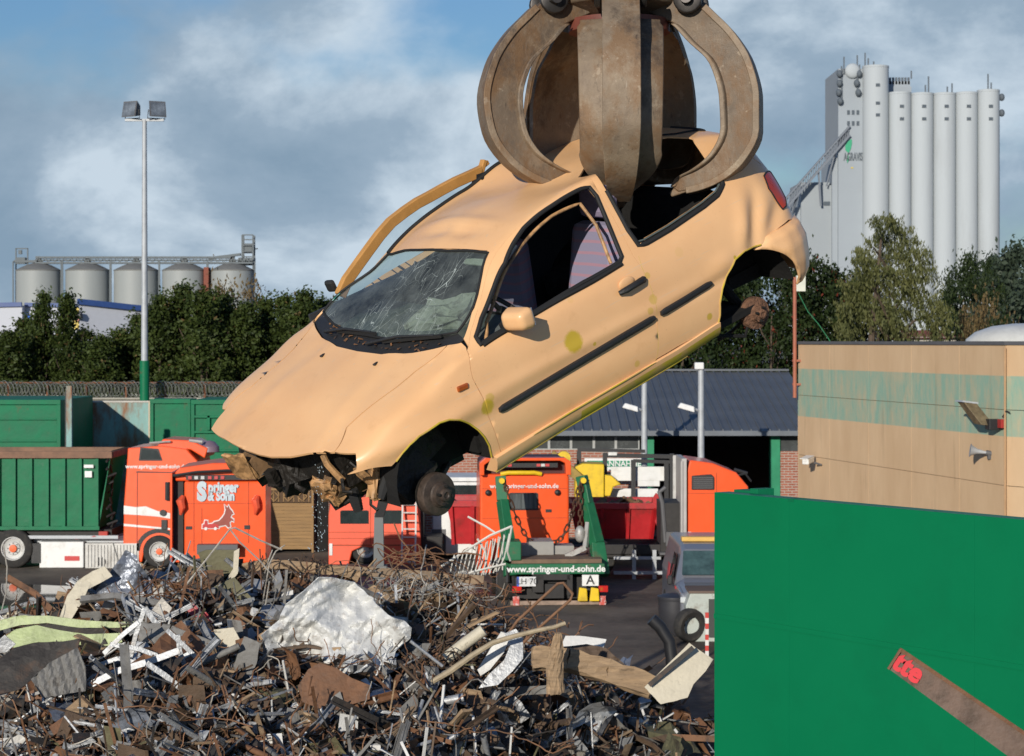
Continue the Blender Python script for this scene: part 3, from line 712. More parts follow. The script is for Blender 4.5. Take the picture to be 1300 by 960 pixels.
# wheel housings
def house(cx, sgn, y0, y1, r, a0=-10, a1=190, zc=.33):
    mb = MB(); k = 20; y0 *= sgn; y1 *= sgn
    ps = [(cx+r*math.cos(R_(a0+(a1-a0)*i/k)), zc+r*math.sin(R_(a0+(a1-a0)*i/k))) for i in range(k+1)]
    vs = [(x, y0, z) for x, z in ps]+[(x, y1, z) for x, z in ps]
    fs = [(i, i+1, k+2+i, k+1+i) for i in range(k)]+[tuple(range(k+1, 2*k+2))]
    return mb.add(vs, fs)
for s in (1,-1):
    k = 1 if s > 0 else 1.1
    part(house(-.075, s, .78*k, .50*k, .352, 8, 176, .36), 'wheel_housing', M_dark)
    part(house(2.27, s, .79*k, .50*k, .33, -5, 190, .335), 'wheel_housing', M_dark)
# engine bay: slam panel, engine lump, legs
eb = MB()
eb.bx(2.05,2.50,-.50,.44,.30,.70); eb.bx(2.50,2.70,-.62,.50,.42,.66); eb.bx(1.96,2.15,-.60,.48,.24,.5)
r3 = random.Random(5)
for i in range(26):
    c = (r3.uniform(2.05,2.72), r3.uniform(-.55,.5), r3.uniform(.26,.60)); s = r3.uniform(.05,.16)
    eb.box(c, (s*1.6, s*1.4, s), (r3.uniform(0,3), r3.uniform(0,3), r3.uniform(0,3)))
for i in range(12):
    a = Vector((r3.uniform(2.2,2.7), r3.uniform(-.5,.5), r3.uniform(.3,.62))); b = a+Vector((r3.uniform(-.2,.2), r3.uniform(-.3,.3), r3.uniform(-.22,.1)))
    eb.tube([a, (a+b)/2+Vector((.05,0,-.06)), b], .018, 6)
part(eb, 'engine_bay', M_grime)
# chassis legs with torn apricot ends, headlamp strut, hoses
def crumple(mb, amt, seed, it=2):
    bm = bmesh.new(); me = bpy.data.meshes.new('t'); me.from_pydata(mb.v, [], mb.f); bm.from_mesh(me)
    bmesh.ops.subdivide_edges(bm, edges=bm.edges, cuts=it, use_grid_fill=True)
    r = random.Random(seed)
    for v in bm.verts: v.co += Vector((r.uniform(-1,1), r.uniform(-1,1), r.uniform(-1,1)))*amt
    out = MB(); bm.verts.index_update()
    out.add([v.co[:] for v in bm.verts], [tuple(v.index for v in f.verts) for f in bm.faces]); bm.free(); bpy.data.meshes.remove(me)
    return out
def carpt(px, py, y):                          # point at lateral position y of the car under a photo point
    d = CR.T @ np.array([(px-CXP)/F, (py-CYP)/F, 1.0]); X = CO+(y-CO[1])/d[1]*d; return Vector(X)
a = carpt(345,572,-.42); b = carpt(318,592,-.42)
part(crumple(MB().beam(a, b+(b-a)*.15, .15, .12), .003, 3), 'chassis_leg', mat('dirty_leg', (.22,.13,.065), .7, var=.4, scale=10, dirt=(.03,.022,.015), dirt_amt=.9, dirt_scale=6))
c = carpt(305,592,-.42)
part(crumple(MB().box(c, (.022,.17,.17), (0,.3,.2)), .008, 4, 3), 'torn_flange', M_tan)
c = carpt(482,628,.38)
part(crumple(MB().box(carpt(415,622,.36), (.03,.12,.15), (0,.5,.3)), .018, 14, 3), 'torn_flange', M_tan)
part(crumple(MB().beam(carpt(462,606,.36), carpt(420,618,.36), .13, .10), .012, 5), 'chassis_leg', mat('dirty_leg', (0,0,0)))
part(crumple(MB().beam(carpt(418,630,.36), carpt(430,640,.36), .05, .03), .008, 6), 'torn_flange', M_tan)
part(MB().tube([carpt(410,578,.45), carpt(415,589,.46), carpt(425,600,.47), carpt(435,610,.48)], [.017,.019,.019,.021], 8), 'headlamp_strut', M_tan)
# inner wing bracket under the fender front
br = MB()
br.beam(carpt(495,590,.60), carpt(474,600,.60), .05, .07); br.beam(carpt(474,598,.60), carpt(472,632,.60), .06, .03); br.beam(carpt(495,592,.62), carpt(486,625,.60), .04, .025)
br.beam(carpt(472,632,.60), carpt(487,625,.60), .05, .03); br.beam(carpt(470,612,.6), carpt(452,596,.6), .04,.03)
part(crumple(br, .006, 8, 2), 'wing_bracket', M_tan)
part(MB().tube([carpt(503,588,.66), carpt(494,600,.66), carpt(488,620,.66), carpt(484,634,.66)], [.02,.03,.032,.02], 8), 'wheel_arch_liner', M_rubber)
hs = MB()
for k in range(7):
    q = k/6; p = carpt(448+6*q, 622+26*q-4*q*q, .5); hs.tube([p, p+Vector((0,0,-.018))], .034-.004*abs(k-3)*.5, 8)
part(hs, 'ribbed_hose', M_rubber)
# tattered lumps under the nose
tt = MB(); r4 = random.Random(9)
for i in range(44):
    px = r4.uniform(330,505); py = 582+r4.uniform(0,24)+18*math.exp(-((px-360)/30)**2)+22*math.exp(-((px-455)/35)**2)
    p = carpt(px, py, r4.uniform(.0,.45) if px > 400 else r4.uniform(-.4,0)); s = r4.uniform(.03,.075)
    tt.box(p, (s*r4.uniform(.6,2.2), s, s*r4.uniform(.4,1.3)), (r4.uniform(0,3), r4.uniform(0,3), r4.uniform(0,3)))
for i in range(12):
    p = carpt(r4.uniform(430,500), r4.uniform(585,625), .5); q = p+Vector((r4.uniform(-.08,.08), r4.uniform(-.1,.1), r4.uniform(-.12,.02)))
    tt.tube([p, (p+q)/2+Vector((.03,0,-.02)), q], r4.uniform(.006,.013), 5)
part(tt, 'torn_wiring', M_grime)
part(MB().tube([carpt(290,522,-.70), carpt(277,537,-.70), carpt(272,548,-.70), carpt(277,552,-.70)], .006, 5), 'bent_rod', M_rust)
part(MB().tube([carpt(437,640,.4), carpt(452,628,.4), carpt(470,615,.4)], .012, 6), 'cable', M_grime)
# front hub with brake drum / disc, rear hub
def hub(p, r, w, mt, rz=0.0):
    h = empty('wheel_hub', None, None); h.parent = car; h.location = p; h.rotation_euler = (0,0,rz)
    MB().lathe([(r*.93,-w),(r,-w*.97),(r,-w*.25),(r*.97,-w*.1),(r*.92,-.004),(r*.60,0),(r*.56,.010),(r*.52,.012),(r*.50,.030),(r*.30,.034),(r*.27,.05),(r*.16,.052),(r*.12,.045),(.001,.045)], axis='y', n=36).build('brake_disc', mt, h)
    MB().lathe([(r*.97,-w-.02),(r*.99,-w-.004),(r*.5,-w),(.001,-w)], axis='y', n=24).build('backing_plate', M_grime, h)
    for k in range(4):
        a_ = k*PI/2+.5; MB().lathe([(.008,0),(.008,.022),(.001,.024)], (math.cos(a_)*r*.40, .03, math.sin(a_)*r*.40), 'y', 8).build('wheel_bolt_hole', M_dark, h)
    return h
fh = carpt(559,628,.74); rh = carpt(962,398,.70)
hub(fh, .116, .055, mat('hub_dark', (.06,.042,.032), .6, var=.5, scale=15, metal=.1, bump=.12, bscale=40), .12)
hub(rh, .098, .05, M_rust, -.05)
su = MB(); su.tube([fh+Vector((0,-.10,0)), fh+Vector((.02,-.22,.10)), Vector((2.24,.45,.62))], [.05,.05,.06], 10)
su.tube([fh+Vector((0,-.12,-.03)), Vector((2.2,.25,.26))], .03, 8); su.tube([fh+Vector((.1,-.16,0)), fh+Vector((.02,-.16,.03)), fh+Vector((-.12,-.2,.10))], .04, 8)
su.box(fh+Vector((.05,-.2,.10)), (.25,.15,.18), (.2,.5,.1)); su.box(fh+Vector((-.0,-.25,.22)), (.4,.2,.22), (.1,.3,.1)); su.tube([fh+Vector((-.05,-.12,.0)), Vector((1.95,.40,.28))], .02, 8)
part(su, 'front_suspension', M_grime)
sr = MB(); sr.tube([rh+Vector((0,-.05,0)), rh+Vector((.10,-.12,.03)), Vector((.42,.50,.34))], [.035,.045,.05], 8); sr.tube([rh+Vector((0,-.12,0)), Vector((-.05,.45,.62))], [.03,.035], 8)
sr.beam(Vector((.40,.52,.36)), Vector((.40,-.6,.36)), .09, .08); sr.tube([rh+Vector((0,-.06,0)), rh+Vector((.12,-.02,-.10)), Vector((.30,.55,.30))], .012, 5)
part(sr, 'rear_axle_arm', M_dark)
part(MB().tube([carpt(912,432,.5), carpt(930,420,.5), carpt(945,405,.6)], .012, 5), 'brake_cable', M_grime)
# ---- interior
it = MB(); it.box((1.70,-.04,.80), (.50,1.36,.16), (0,.12,0)); it.box((1.80,-.04,.60), (.30,1.3,.32)); it.box((1.52,.36,.84), (.14,.42,.10))
part(it, 'dashboard', mat('dash_grey', (.10,.115,.115), .8, var=.3, dirt=(.25,.22,.17), dirt_amt=.5, dirt_scale=5), bevel=.03)
sw = empty('steering_wheel', None, None); sw.parent = car; sw.location = (1.36,.36,.84); sw.rotation_euler = (0,-1.05,0)
MB().tube([(.185*math.cos(2*PI*k/28), .185*math.sin(2*PI*k/28), 0) for k in range(28)], .014, 8, closed=True).build('wheel_rim', M_trim, sw)
MB().beam((-.17,0,0),(.17,0,0), .03,.02).beam((0,-.17,0),(0,.17,0), .03,.02).lathe([(.06,-.02),(.07,.02),(.001,.03)]).build('wheel_spokes', M_trim, sw)
def seat(x, y, rot=0, sc=1.0):
    s = empty('front_seat', None, None); s.parent = car; s.location = (x, y, .36); s.rotation_euler = (0, rot, 0); s.scale = (sc,)*3
    MB().box((.0,0,.14), (.52,.50,.16), (0,-.12,0)).build('seat_cushion', M_seat, s, bevel=.05)
    MB().box((-.30,0,.46), (.16,.48,.60), (0,-.32,0), taper=.82).build('seat_back', M_stripe, s, bevel=.055)
    MB().box((-.42,0,.86), (.10,.27,.19), (0,-.25,0)).build('headrest', M_seat, s, bevel=.04)
def stripe():
    m = bpy.data.materials.new('striped_fabric'); nt, N, L = nodes_of(m)
    out = N.new('ShaderNodeOutputMaterial'); b = N.new('ShaderNodeBsdfPrincipled'); L.new(b.outputs[0], out.inputs[0]); b.inputs['Roughness'].default_value = .95
    tc = N.new('ShaderNodeTexCoord'); wv = N.new('ShaderNodeTexWave'); wv.bands_direction = 'Z'; wv.inputs['Scale'].default_value = 5; wv.inputs['Distortion'].default_value = .6; L.new(tc.outputs['Object'], wv.inputs[0])
    r = N.new('ShaderNodeValToRGB'); r.color_ramp.elements[0].position = .80; r.color_ramp.elements[0].color = (.25,.23,.33,1); r.color_ramp.elements[1].position = .90; r.color_ramp.elements[1].color = (.36,.21,.27,1)
    L.new(wv.outputs['Fac'], r.inputs[0]); L.new(r.outputs[0], b.inputs['Base Color']); return m
M_stripe = stripe()
sp_ = carpt(764,345,.36); seat(sp_.x+.32, .36); seat(1.0,-.36,.1,.86)
print('seat', sp_)
rs = MB().box((.15,-.05,.55), (.45,1.15,.16)); rs.box((-.10,-.05,.80), (.14,1.15,.50), (0,-.3,0))
part(rs, 'rear_bench', M_dark, bevel=.04)
part(crumple(MB().box((1.60,.12,.92), (.24,.40,.09), (.1,.2,.2)), .02, 33, 3), 'airbag_remains', mat('airbag_cloth', (.55,.52,.45), .9, var=.3, dirt=(.12,.1,.08), dirt_amt=.8, dirt_scale=12))
part(MB().box((1.34,.34,1.20), (.16,.36,.018), (0,.55,0)), 'sun_visor', mat('visor_grey', (.55,.55,.50), .8), bevel=.006)
part(MB().tube([(.60,.66,.95),(.56,.62,.80),(.60,.60,.62)], .014, 6), 'seat_belt', mat('belt_grey', (.30,.30,.30), .8))
# inspection sticker inside the windscreen
st_ = onsurf(1.74,-.66)
stk = panel('windscreen_sticker', [(1.80,12.1),(1.745,12.15),(1.745,11.85),(1.80,11.8)], [], mat('sticker_green', (.05,.45,.26), .5, dirt=(.75,.8,.78), dirt_amt=1, dirt_scale=30, dirt_lo=.5), car, thick=0, off=.004, step=.02)
# loose wipers of dust: far roof gutter and roof edge seal
part(MB().tube(line3([(1.44,11.92),(1.23,12.1),(.91,12.1),(.6,12.1),(.2,12.1),(-.1,12.1)], .006), .012, 6), 'roof_gutter', M_rubber)
part(MB().tube(line3([(1.475,9.9),(1.46,9.3),(1.448,8.6),(1.44,8.15)], .001), .006, 6), 'roof_front_seam', M_tan)
# dark strip across the back of the roof
part(MB().tube(line3([(-.405,9.9),(-.40,9.3),(-.395,8.9)], .002)+line3([(-.38,8.7),(-.2,8.85),(-.12,9.3)], .0), [.008,.008,.008]+[.012]*40 if False else .010, 6), 'dark_roof_strip', M_rubber)
# ---- passenger door, sprung open with its window frame bent outwards
doorR = empty('passenger_door', None, None); doorR.parent = car
UNDENTED = True
lowR = [(1.90,6.0),(1.93,4.4),(1.93,2.6),(1.90,.8),(1.42,.9),(1.06,.9),(.78,1.1),(.70,3.0),(.68,5.0),(.70,6.0),(1.3,6.1)]
def fnR(x, v):
    p = S3(x, 20-v); k = (1.9-x)/1.2
    return (p[0]-.06*k, p[1]-.02-.10*k, p[2]+.03*k)
panel('door_skin', lowR, [], [M_paint, M_int], doorR, gap=.0, thick=.05, fn=fnR, step=.05)
UNDENTED = False
fp = [carpt(a, b, y) for a, b, y in ((424,372,-.88),(433,352,-.885),(448,331,-.89),(461,313,-.89),(475,294,-.89),(490,277,-.89),(508,263,-.885),(524,252,-.88),(541,243,-.88),(557,234,-.875),(574,225,-.87),(592,217,-.87),(607,210,-.87))]
M_inner = mat('bare_apricot_inner', (.50,.25,.07), .5, var=.15, scale=6)
fr = MB()
def sweep(mb, pts, w, t, side):
    rows = []
    for i, p in enumerate(pts):
        a = pts[max(i-1,0)]; b = pts[min(i+1,len(pts)-1)]; d = (b-a).normalized(); n = d.cross(Vector((0,1,0))).normalized()*side
        rows.append([p, p+n*w, p+n*w+Vector((0,t,0)), p+Vector((0,t,0))])
    k = len(rows)
    return mb.add([q for r in rows for q in r], [(4*i+j, 4*i+(j+1) % 4, 4*i+4+(j+1) % 4, 4*i+4+j) for i in range(k-1) for j in range(4)]+[(3,2,1,0), tuple(4*(k-1)+j for j in range(4))])
side_ = 1 if (fp[1]-fp[0]).normalized().cross(Vector((0,1,0))).z < 0 else -1
sweep(fr, fp, .066, .045, side_)
tipp = carpt(615,203,-.87); bk = [carpt(614,204,-.87), carpt(609,222,-.87), carpt(600,245,-.87), carpt(592,262,-.87)]
sweep(fr, [carpt(604,212,-.87), tipp], .03, .04, side_)
sweep(fr, bk, .030, .045, 1)
fr.build('window_frame', M_inner, doorR, bevel=.006)
gp_ = [p+Vector((0,.02,0)) for p in fp]; 
sl_ = MB(); nn_ = []
for i, p in enumerate(fp):
    a = fp[max(i-1,0)]; b = fp[min(i+1,len(fp)-1)]; d = (b-a).normalized(); nn_.append(p+d.cross(Vector((0,1,0))).normalized()*side_*.056+Vector((0,.02,0)))
sl_.tube(nn_+[carpt(603,222,-.87), carpt(596,245,-.87)], .007, 6)
sl_.build('window_seal', M_rubber, doorR)
belt_ = [carpt(430,372,-.87), carpt(470,372,-.87), carpt(560,300,-.87), carpt(592,262,-.87)]
k_ = len(nn_); gm = MB(); gm.add(nn_+[nn_[i]*0+(belt_[0]+(belt_[3]-belt_[0])*(i/(k_-1))) for i in range(k_)], [(i, i+1, k_+i+1, k_+i) for i in range(k_-1)])
gm.build('window_glass', glass_mat('clear_glass', (.85,.9,.9), .04), doorR)
MB().box(carpt(420,363,-.93), (.035,.07,.08), (0,.2,.3)).build('mirror_housing', M_trim, doorR, bevel=.02)
# drops and glass crumbs falling out of the engine bay
dr_ = MB(); rr_ = random.Random(21)
for i in range(95):
    px = 404+rr_.gauss(0,5); py = rr_.uniform(590,700); p = carpt(px, py, .3+rr_.uniform(-.15,.15)); s_ = rr_.uniform(.0012,.0042)
    dr_.add([p+Vector(q)*s_ for q in ((-1,0,0),(0,-1,0),(1,0,0),(0,1,0),(0,0,-1.6),(0,0,1.8))], [(0,1,4),(1,2,4),(2,3,4),(3,0,4),(1,0,5),(2,1,5),(3,2,5),(0,3,5)])
fd = dr_.build('falling_drops', mat('glass_crumbs', (.35,.42,.46), .15, spec=1.0)); fd.matrix_world = Mw
tag(fd, 'sparkling drops and glass crumbs falling from the car front', 'debris', kind='stuff')
# ------------------------------------------------------------------ the orange-peel grab
def steel(name, a, b, c):
    m = bpy.data.materials.new(name); MATS[name] = m; nt, N, L = nodes_of(m)
    out = N.new('ShaderNodeOutputMaterial'); bs = N.new('ShaderNodeBsdfPrincipled'); L.new(bs.outputs[0], out.inputs[0])
    tc = N.new('ShaderNodeTexCoord')
    def noise(sc, st=(1,1,1), det=10, r=.7):
        mp = N.new('ShaderNodeMapping'); mp.inputs['Scale'].default_value = st; L.new(tc.outputs['Object'], mp.inputs[0])
        n = N.new('ShaderNodeTexNoise'); n.inputs['Scale'].default_value = sc; n.inputs['Detail'].default_value = det; n.inputs['Roughness'].default_value = r; L.new(mp.outputs[0], n.inputs[0]); return n.outputs['Fac']
    def ramp(f, p0, p1, c0=(0,0,0), c1=(1,1,1)):
        r = N.new('ShaderNodeValToRGB'); e = r.color_ramp.elements; e[0].position = p0; e[0].color = (*c0,1); e[1].position = p1; e[1].color = (*c1,1); L.new(f, r.inputs[0]); return r.outputs[0]
    def mix(f, x, y):
        q = N.new('ShaderNodeMix'); q.data_type = 'RGBA'; L.new(f, q.inputs['Factor']); L.new(x, q.inputs['A'])
        if isinstance(y, tuple): q.inputs['B'].default_value = (*y,1)
        else: L.new(y, q.inputs['B'])
        return q.outputs['Result']
    base = ramp(noise(2.2), .34, .66, b, a)
    base = mix(ramp(noise(4.5, (1,1,.6)), .47, .60), base, c)
    base = mix(ramp(noise(26, (1,1,.35)), .60, .72, c1=(.8,.8,.8)), base, (.040,.027,.018))
    base = mix(ramp(noise(14, (1,1,1), 4), .62, .70, c1=(.55,.55,.55)), base, (.36,.29,.21))
    base = mix(ramp(noise(60, (1,4,.15), 3), .66, .72, c1=(.5,.5,.5)), base, (.40,.36,.30))
    base = mix(ramp(noise(1.7, (1,1,.7), 8, .75), .50, .60, c1=(.75,.75,.75)), base, (.060,.043,.031))
    L.new(base, bs.inputs['Base Color']); rr = N.new('ShaderNodeMapRange'); rr.inputs['To Min'].default_value = .42; rr.inputs['To Max'].default_value = .8; L.new(noise(8), rr.inputs[0]); L.new(rr.outputs[0], bs.inputs['Roughness'])
    bs.inputs['Metallic'].default_value = .15
    bp = N.new('ShaderNodeBump'); bp.inputs['Strength'].default_value = .35; bp.inputs['Distance'].default_value = .012; L.new(noise(22, det=6), bp.inputs['Height']); L.new(bp.outputs[0], bs.inputs['Normal'])
    return m
M_steel = steel('worn_grab_steel', (.215,.155,.100), (.105,.078,.055), (.15,.085,.040)) or mat('worn_grab_steel', (.20,.145,.095), .60, metal=.15, var=.35, scale=3.5, dirt=(.055,.036,.024), dirt_amt=.85, dirt_scale=2.6, dirt_lo=.47, bump=.10, bscale=30, rvar=.2)
M_steel2 = steel('scoured_grab_steel', (.30,.23,.155), (.17,.125,.085), (.19,.115,.060)) or mat('scoured_grab_steel', (.26,.20,.135), .55, metal=.2, var=.3, scale=6, dirt=(.11,.06,.03), dirt_amt=.7, dirt_scale=4, dirt_lo=.5, bump=.08, bscale=50, rvar=.2)
M_pin = mat('greasy_pin', (.05,.045,.042), .45, metal=.6, var=.4, scale=12)
GD = 12.12
gc = at(786, 130, GD)
grab = empty('scrap_grab', 'brown worn steel orange-peel grab with curved tines gripping the car roof', 'grab', gc)
PXM = GD/F
def tine(az, tip_in=0.0, tip_dn=0.0, wide=.46, rib=.175, scale=1.0, open_=0.0):
    """az measured from the camera side towards the photo's right; one curved arm with rib, shell and pin lugs"""
    t = empty('grab_tine', None, None); t.parent = grab; t.rotation_euler = (0,0,az)
    # centre line in the radial plane (r outwards along -y), z up; (r_out, z_out) outer rib edge and (r_in, z_in) inner shell edge
    O = [(.34,.80),(.42,.66),(.58,.50),(.71,.37),(.815,.20),(.862,.0),(.835,-.19),(.725,-.36),(.55,-.48),(.38,-.535),(.24,-.56)]
    Q = [(.10,.70),(.16,.54),(.36,.44),(.47,.33),(.60,.20),(.66,.0),(.64,-.18),(.54,-.335),(.40,-.42),(.26,-.475),(.20,-.53)]
    def fix(p, k):
        r, z = p; s = max(0, (k-5)/5)
        return (r*scale*.955-tip_in*s, z-tip_dn*s*s)
    n = len(O)
    # resample finely
    tt = np.linspace(0, n-1, 46)
    OO = [(float(pchip(range(n), [fix(p,i)[0] for i, p in enumerate(O)], [u])[0]), float(pchip(range(n), [fix(p,i)[1] for i, p in enumerate(O)], [u])[0])) for u in tt]
    QQ = [(float(pchip(range(n), [fix(p,i)[0] for i, p in enumerate(Q)], [u])[0]), float(pchip(range(n), [fix(p,i)[1] for i, p in enumerate(Q)], [u])[0])) for u in tt]
    rb = MB(); rows = []
    for (ro, zo), (ri, zi), u in zip(OO, QQ, tt):
        w = rib/2*(1.0 if u < 6 else 1-.55*((u-6)/4)**1.5)
        rows.append([(-w,-ro,zo),(w,-ro,zo),(w*.8,-ri,zi),(-w*.8,-ri,zi)])
    vs = [p for r in rows for p in r]; k = len(rows)
    rb.add(vs, [(4*i+j, 4*i+(j+1) % 4, 4*i+4+(j+1) % 4, 4*i+4+j) for i in range(k-1) for j in range(4)]+[(0,1,2,3), tuple(4*(k-1)+j for j in (3,2,1,0))])
    soft(rb.build('tine_rib', M_steel, t, bevel=.008))
    # wear strip along the outer edge
    ws = MB(); rows = []
    for (ro, zo), u in list(zip(OO, tt))[8:44]:
        i = min(int(round(u/ (n-1)*45)), 44); a, b = OO[max(i-1,0)], OO[min(i+1,45)]
        d = Vector((b[0]-a[0], b[1]-a[1])).normalized(); nr = Vector((-d.y, d.x)); nr = nr if nr.x*ro > 0 or True else nr
        if nr.dot(Vector((ro, zo))) < 0: nr = -nr
        w = (rib/2+.012)*(1.0 if u < 6 else 1-.55*((u-6)/4)**1.5)
        o1 = (ro+nr.x*.018, zo+nr.y*.018); o0 = (ro-nr.x*.022, zo-nr.y*.022)
        rows.append([(-w,-o1[0],o1[1]),(w,-o1[0],o1[1]),(w,-o0[0],o0[1]),(-w,-o0[0],o0[1])])
    k = len(rows); ws.add([p for r in rows for p in r], [(4*i+j, 4*i+(j+1) % 4, 4*i+4+(j+1) % 4, 4*i+4+j) for i in range(k-1) for j in range(4)]+[(0,1,2,3), tuple(4*(k-1)+j for j in (3,2,1,0))])
    soft(ws.build('wear_strip', M_steel2, t, bevel=.004))
    # curved shell along the inner edge, wide in the middle, pointed below
    sh = MB(); rows = []
    for (ri, zi), u in zip(QQ, tt):
        if u < 1.9: continue
        s = (u-1.9)/(n-1-1.9)
        w = wide/2*(.93 if s < .04 else 1)*(1-.12*s if s < .62 else (1-.0744)*(1-((s-.62)/.40)**1.6)+.03)
        w = max(w, .05)
        row = []
        for q in (-1,-.85,-.4,0,.4,.85,1):
            x = q*w; bow = .055*(q*q)*(w/.24)
            row.append((x, -(ri-bow*1.0), zi))
        rows.append(row)
    k = len(rows); m = 7
    V0 = [p for r in rows for p in r]; V1 = [(p[0]*1.0, p[1]-.032, p[2]) for p in V0]
    nv = len(V0); fs = []
    for i in range(k-1):
        for j in range(m-1):
            a = i*m+j; fs += [(a, a+1, a+m+1, a+m), (nv+a, nv+a+m, nv+a+m+1, nv+a+1)]
        fs += [(i*m, i*m+m, nv+i*m+m, nv+i*m), (i*m+m-1, nv+i*m+m-1, nv+i*m+2*m-1, i*m+2*m-1)]
    for j in range(m-1): fs += [(j, nv+j, nv+j+1, j+1), ((k-1)*m+j, (k-1)*m+j+1, nv+(k-1)*m+j+1, nv+(k-1)*m+j)]
    soft(sh.add(V0+V1, fs).build('tine_shell', M_steel2, t, bevel=.006))
    # tip tooth
    (r0, z0), (r1, z1) = OO[-1], QQ[-1]; (a0, c0) = OO[-8]
    MB().beam((0,-(OO[-7][0]+QQ[-7][0])/2,(OO[-7][1]+QQ[-7][1])/2), (0,-(r0+r1)/2+.03,(z0+z1)/2-.03), .10, .10, w2=.05, h2=.03).build('tine_tooth', M_steel2, t, bevel=.008)
    # lugs and pins at the top
    for sx in (-.13,.13):
        lg = MB()
        lg.lathe([(.075,-.02),(.085,-.015),(.085,.015),(.075,.02)], (sx,-.43,.575), 'x', 20); lg.lathe([(.04,-.03),(.04,.03)], (sx*1.15,-.43,.575), 'x', 6)
        lg.build('pivot_lug', M_pin, t, bevel=.004)
    MB().lathe([(.035,-.20),(.035,.20)], (0,-.43,.575), 'x', 16).build('pivot_pin', M_pin, t)
    # hydraulic ram above each tine
    MB().tube([(0,-.30,1.45),(0,-.36,1.05)], .07, 14).tube([(0,-.36,1.05),(0,-.41,.72)], .035, 12).build('hydraulic_ram', M_pin, t)
    return t
front_ = tine(R_(-2), tip_in=-.06, tip_dn=.055, wide=.50, rib=.19, scale=.98)
left_ = tine(R_(-77), tip_in=.02, tip_dn=-.03, wide=.22)
right_ = tine(R_(76), tip_in=-.13, tip_dn=-.02, wide=.22)
bl_ = tine(R_(-145), tip_in=-.12, tip_dn=-.15, wide=.44)
br_ = tine(R_(149), tip_in=-.12, tip_dn=-.15, wide=.44)
hb_ = MB(); hb_.lathe([(.16,.48),(.22,.52),(.34,.56),(.36,.62),(.30,.68),(.24,.72),(.22,1.5),(.26,1.55),(.26,1.8),(.12,1.85)], n=40)
for k in range(5):
    a = R_(72*k-2)
    hb_.beam((math.sin(a)*.2,-math.cos(a)*.2,.62), (math.sin(a)*.47,-math.cos(a)*.47,.60), .05, .20)
hb_.build('grab_hub', M_steel, grab, bevel=.006)
MB().lathe([(.20,.40),(.30,.41),(.30,.48),(.20,.50)], n=36).build('hub_ring', mat('red_oxide', (.16,.045,.03), .6, var=.4, dirt=(.03,.02,.015), dirt_amt=.8), grab)
hh = MB()
for k in range(6):
    a = k*1.1; hh.tube([(.2*math.cos(a),.2*math.sin(a),1.3),(.42*math.cos(a+.2),.42*math.sin(a+.2),.95),(.33*math.cos(a+.5),.33*math.sin(a+.5),.62),(.18*math.cos(a+.6),.18*math.sin(a+.6),.55)], .020, 8)
hh.build('hydraulic_hose', M_rubber, grab)
MB().lathe([(.14,1.8),(.14,2.1),(.2,2.12),(.2,2.4)], n=24).build('rotator', M_pin, grab)
ab = MB(); ab.beam((0,0,2.4),(.0,.2,4.6), .35, .35); ab.build('grab_link', M_pin, grab)
# ------------------------------------------------------------------ the yard and what stands behind it
def X(px, d): return (px-CXP)/F*d
def Z(py, d): return HC-(py-CYP)/F*d
M_green = mat('yard_green_paint', (.001,.165,.064), .45, var=.04, bump=.12, bscale=.9, scale=1.2, dirt=(.002,.125,.050), dirt_amt=.35, dirt_scale=1.5, spec=.2)
M_green_old = mat('old_green_paint', (.002,.14,.060), .55, var=.2, spec=.25, scale=2, dirt=(.12,.06,.03), dirt_amt=.8, dirt_scale=3, dirt_lo=.60, bump=.1, bscale=8)
M_cont = mat('container_green', (.003,.14,.058), .5, var=.2, spec=.25, scale=1.6, dirt=(.10,.15,.11), dirt_amt=.5, dirt_scale=4.5, dirt_lo=.60, bump=.25, bscale=2.5)
M_turq = mat('faded_turquoise', (.22,.38,.36), .75, var=.15, scale=2, dirt=(.24,.10,.04), dirt_amt=.95, dirt_scale=.9, dirt_lo=.42, stretch=(1.4,1.4,.5))
M_rustbar = mat('rusty_steel', (.17,.065,.030), .85, var=.4, scale=8)
M_galv = mat('galvanised_steel', (.40,.42,.44), .55, metal=.15, var=.15, scale=4)
M_white = mat('white_paint', (.72,.72,.70), .5, var=.06, dirt=(.4,.38,.33), dirt_amt=.5, dirt_scale=2)
M_orange = mat('orange_lorry_paint', (.86,.095,.012), .35, var=.05, coat=.5, dirt=(.45,.06,.015), dirt_amt=.35, dirt_scale=1.5, dirt_lo=.55, rvar=.06)
M_orange2 = mat('faded_orange_paint', (.80,.105,.045), .45, var=.08, dirt=(.35,.07,.03), dirt_amt=.5, dirt_scale=1.5)
M_red = mat('red_skip_paint', (.42,.012,.016), .5, var=.15, dirt=(.15,.02,.015), dirt_amt=.7, dirt_scale=1.6, bump=.15, bscale=3)
M_tyre = mat('tyre_rubber', (.022,.021,.020), .85, var=.3, dirt=(.08,.07,.055), dirt_amt=.4, dirt_scale=5)
M_rim = mat('wheel_rim_grey', (.40,.39,.37), .5, metal=.3, dirt=(.15,.12,.09), dirt_amt=.7, dirt_scale=6)
M_chassis = mat('chassis_grime', (.025,.023,.022), .7, var=.5, scale=6)
M_grey = mat('grey_plastic', (.10,.10,.105), .6)
M_wglass = mat('dark_cab_glass', (.02,.03,.03), .08, spec=1.0, var=.3)
M_alu = mat('aluminium_side', (.52,.51,.48), .5, metal=.05, var=.15, scale=3, dirt=(.25,.23,.2), dirt_amt=.6, dirt_scale=2)
M_redlens = mat('red_lens', (.5,.02,.015), .25)
M_yelp = mat('yellow_machine_paint', (.75,.50,.01), .5, var=.1, dirt=(.2,.13,.03), dirt_amt=.4)
M_tarmac = None
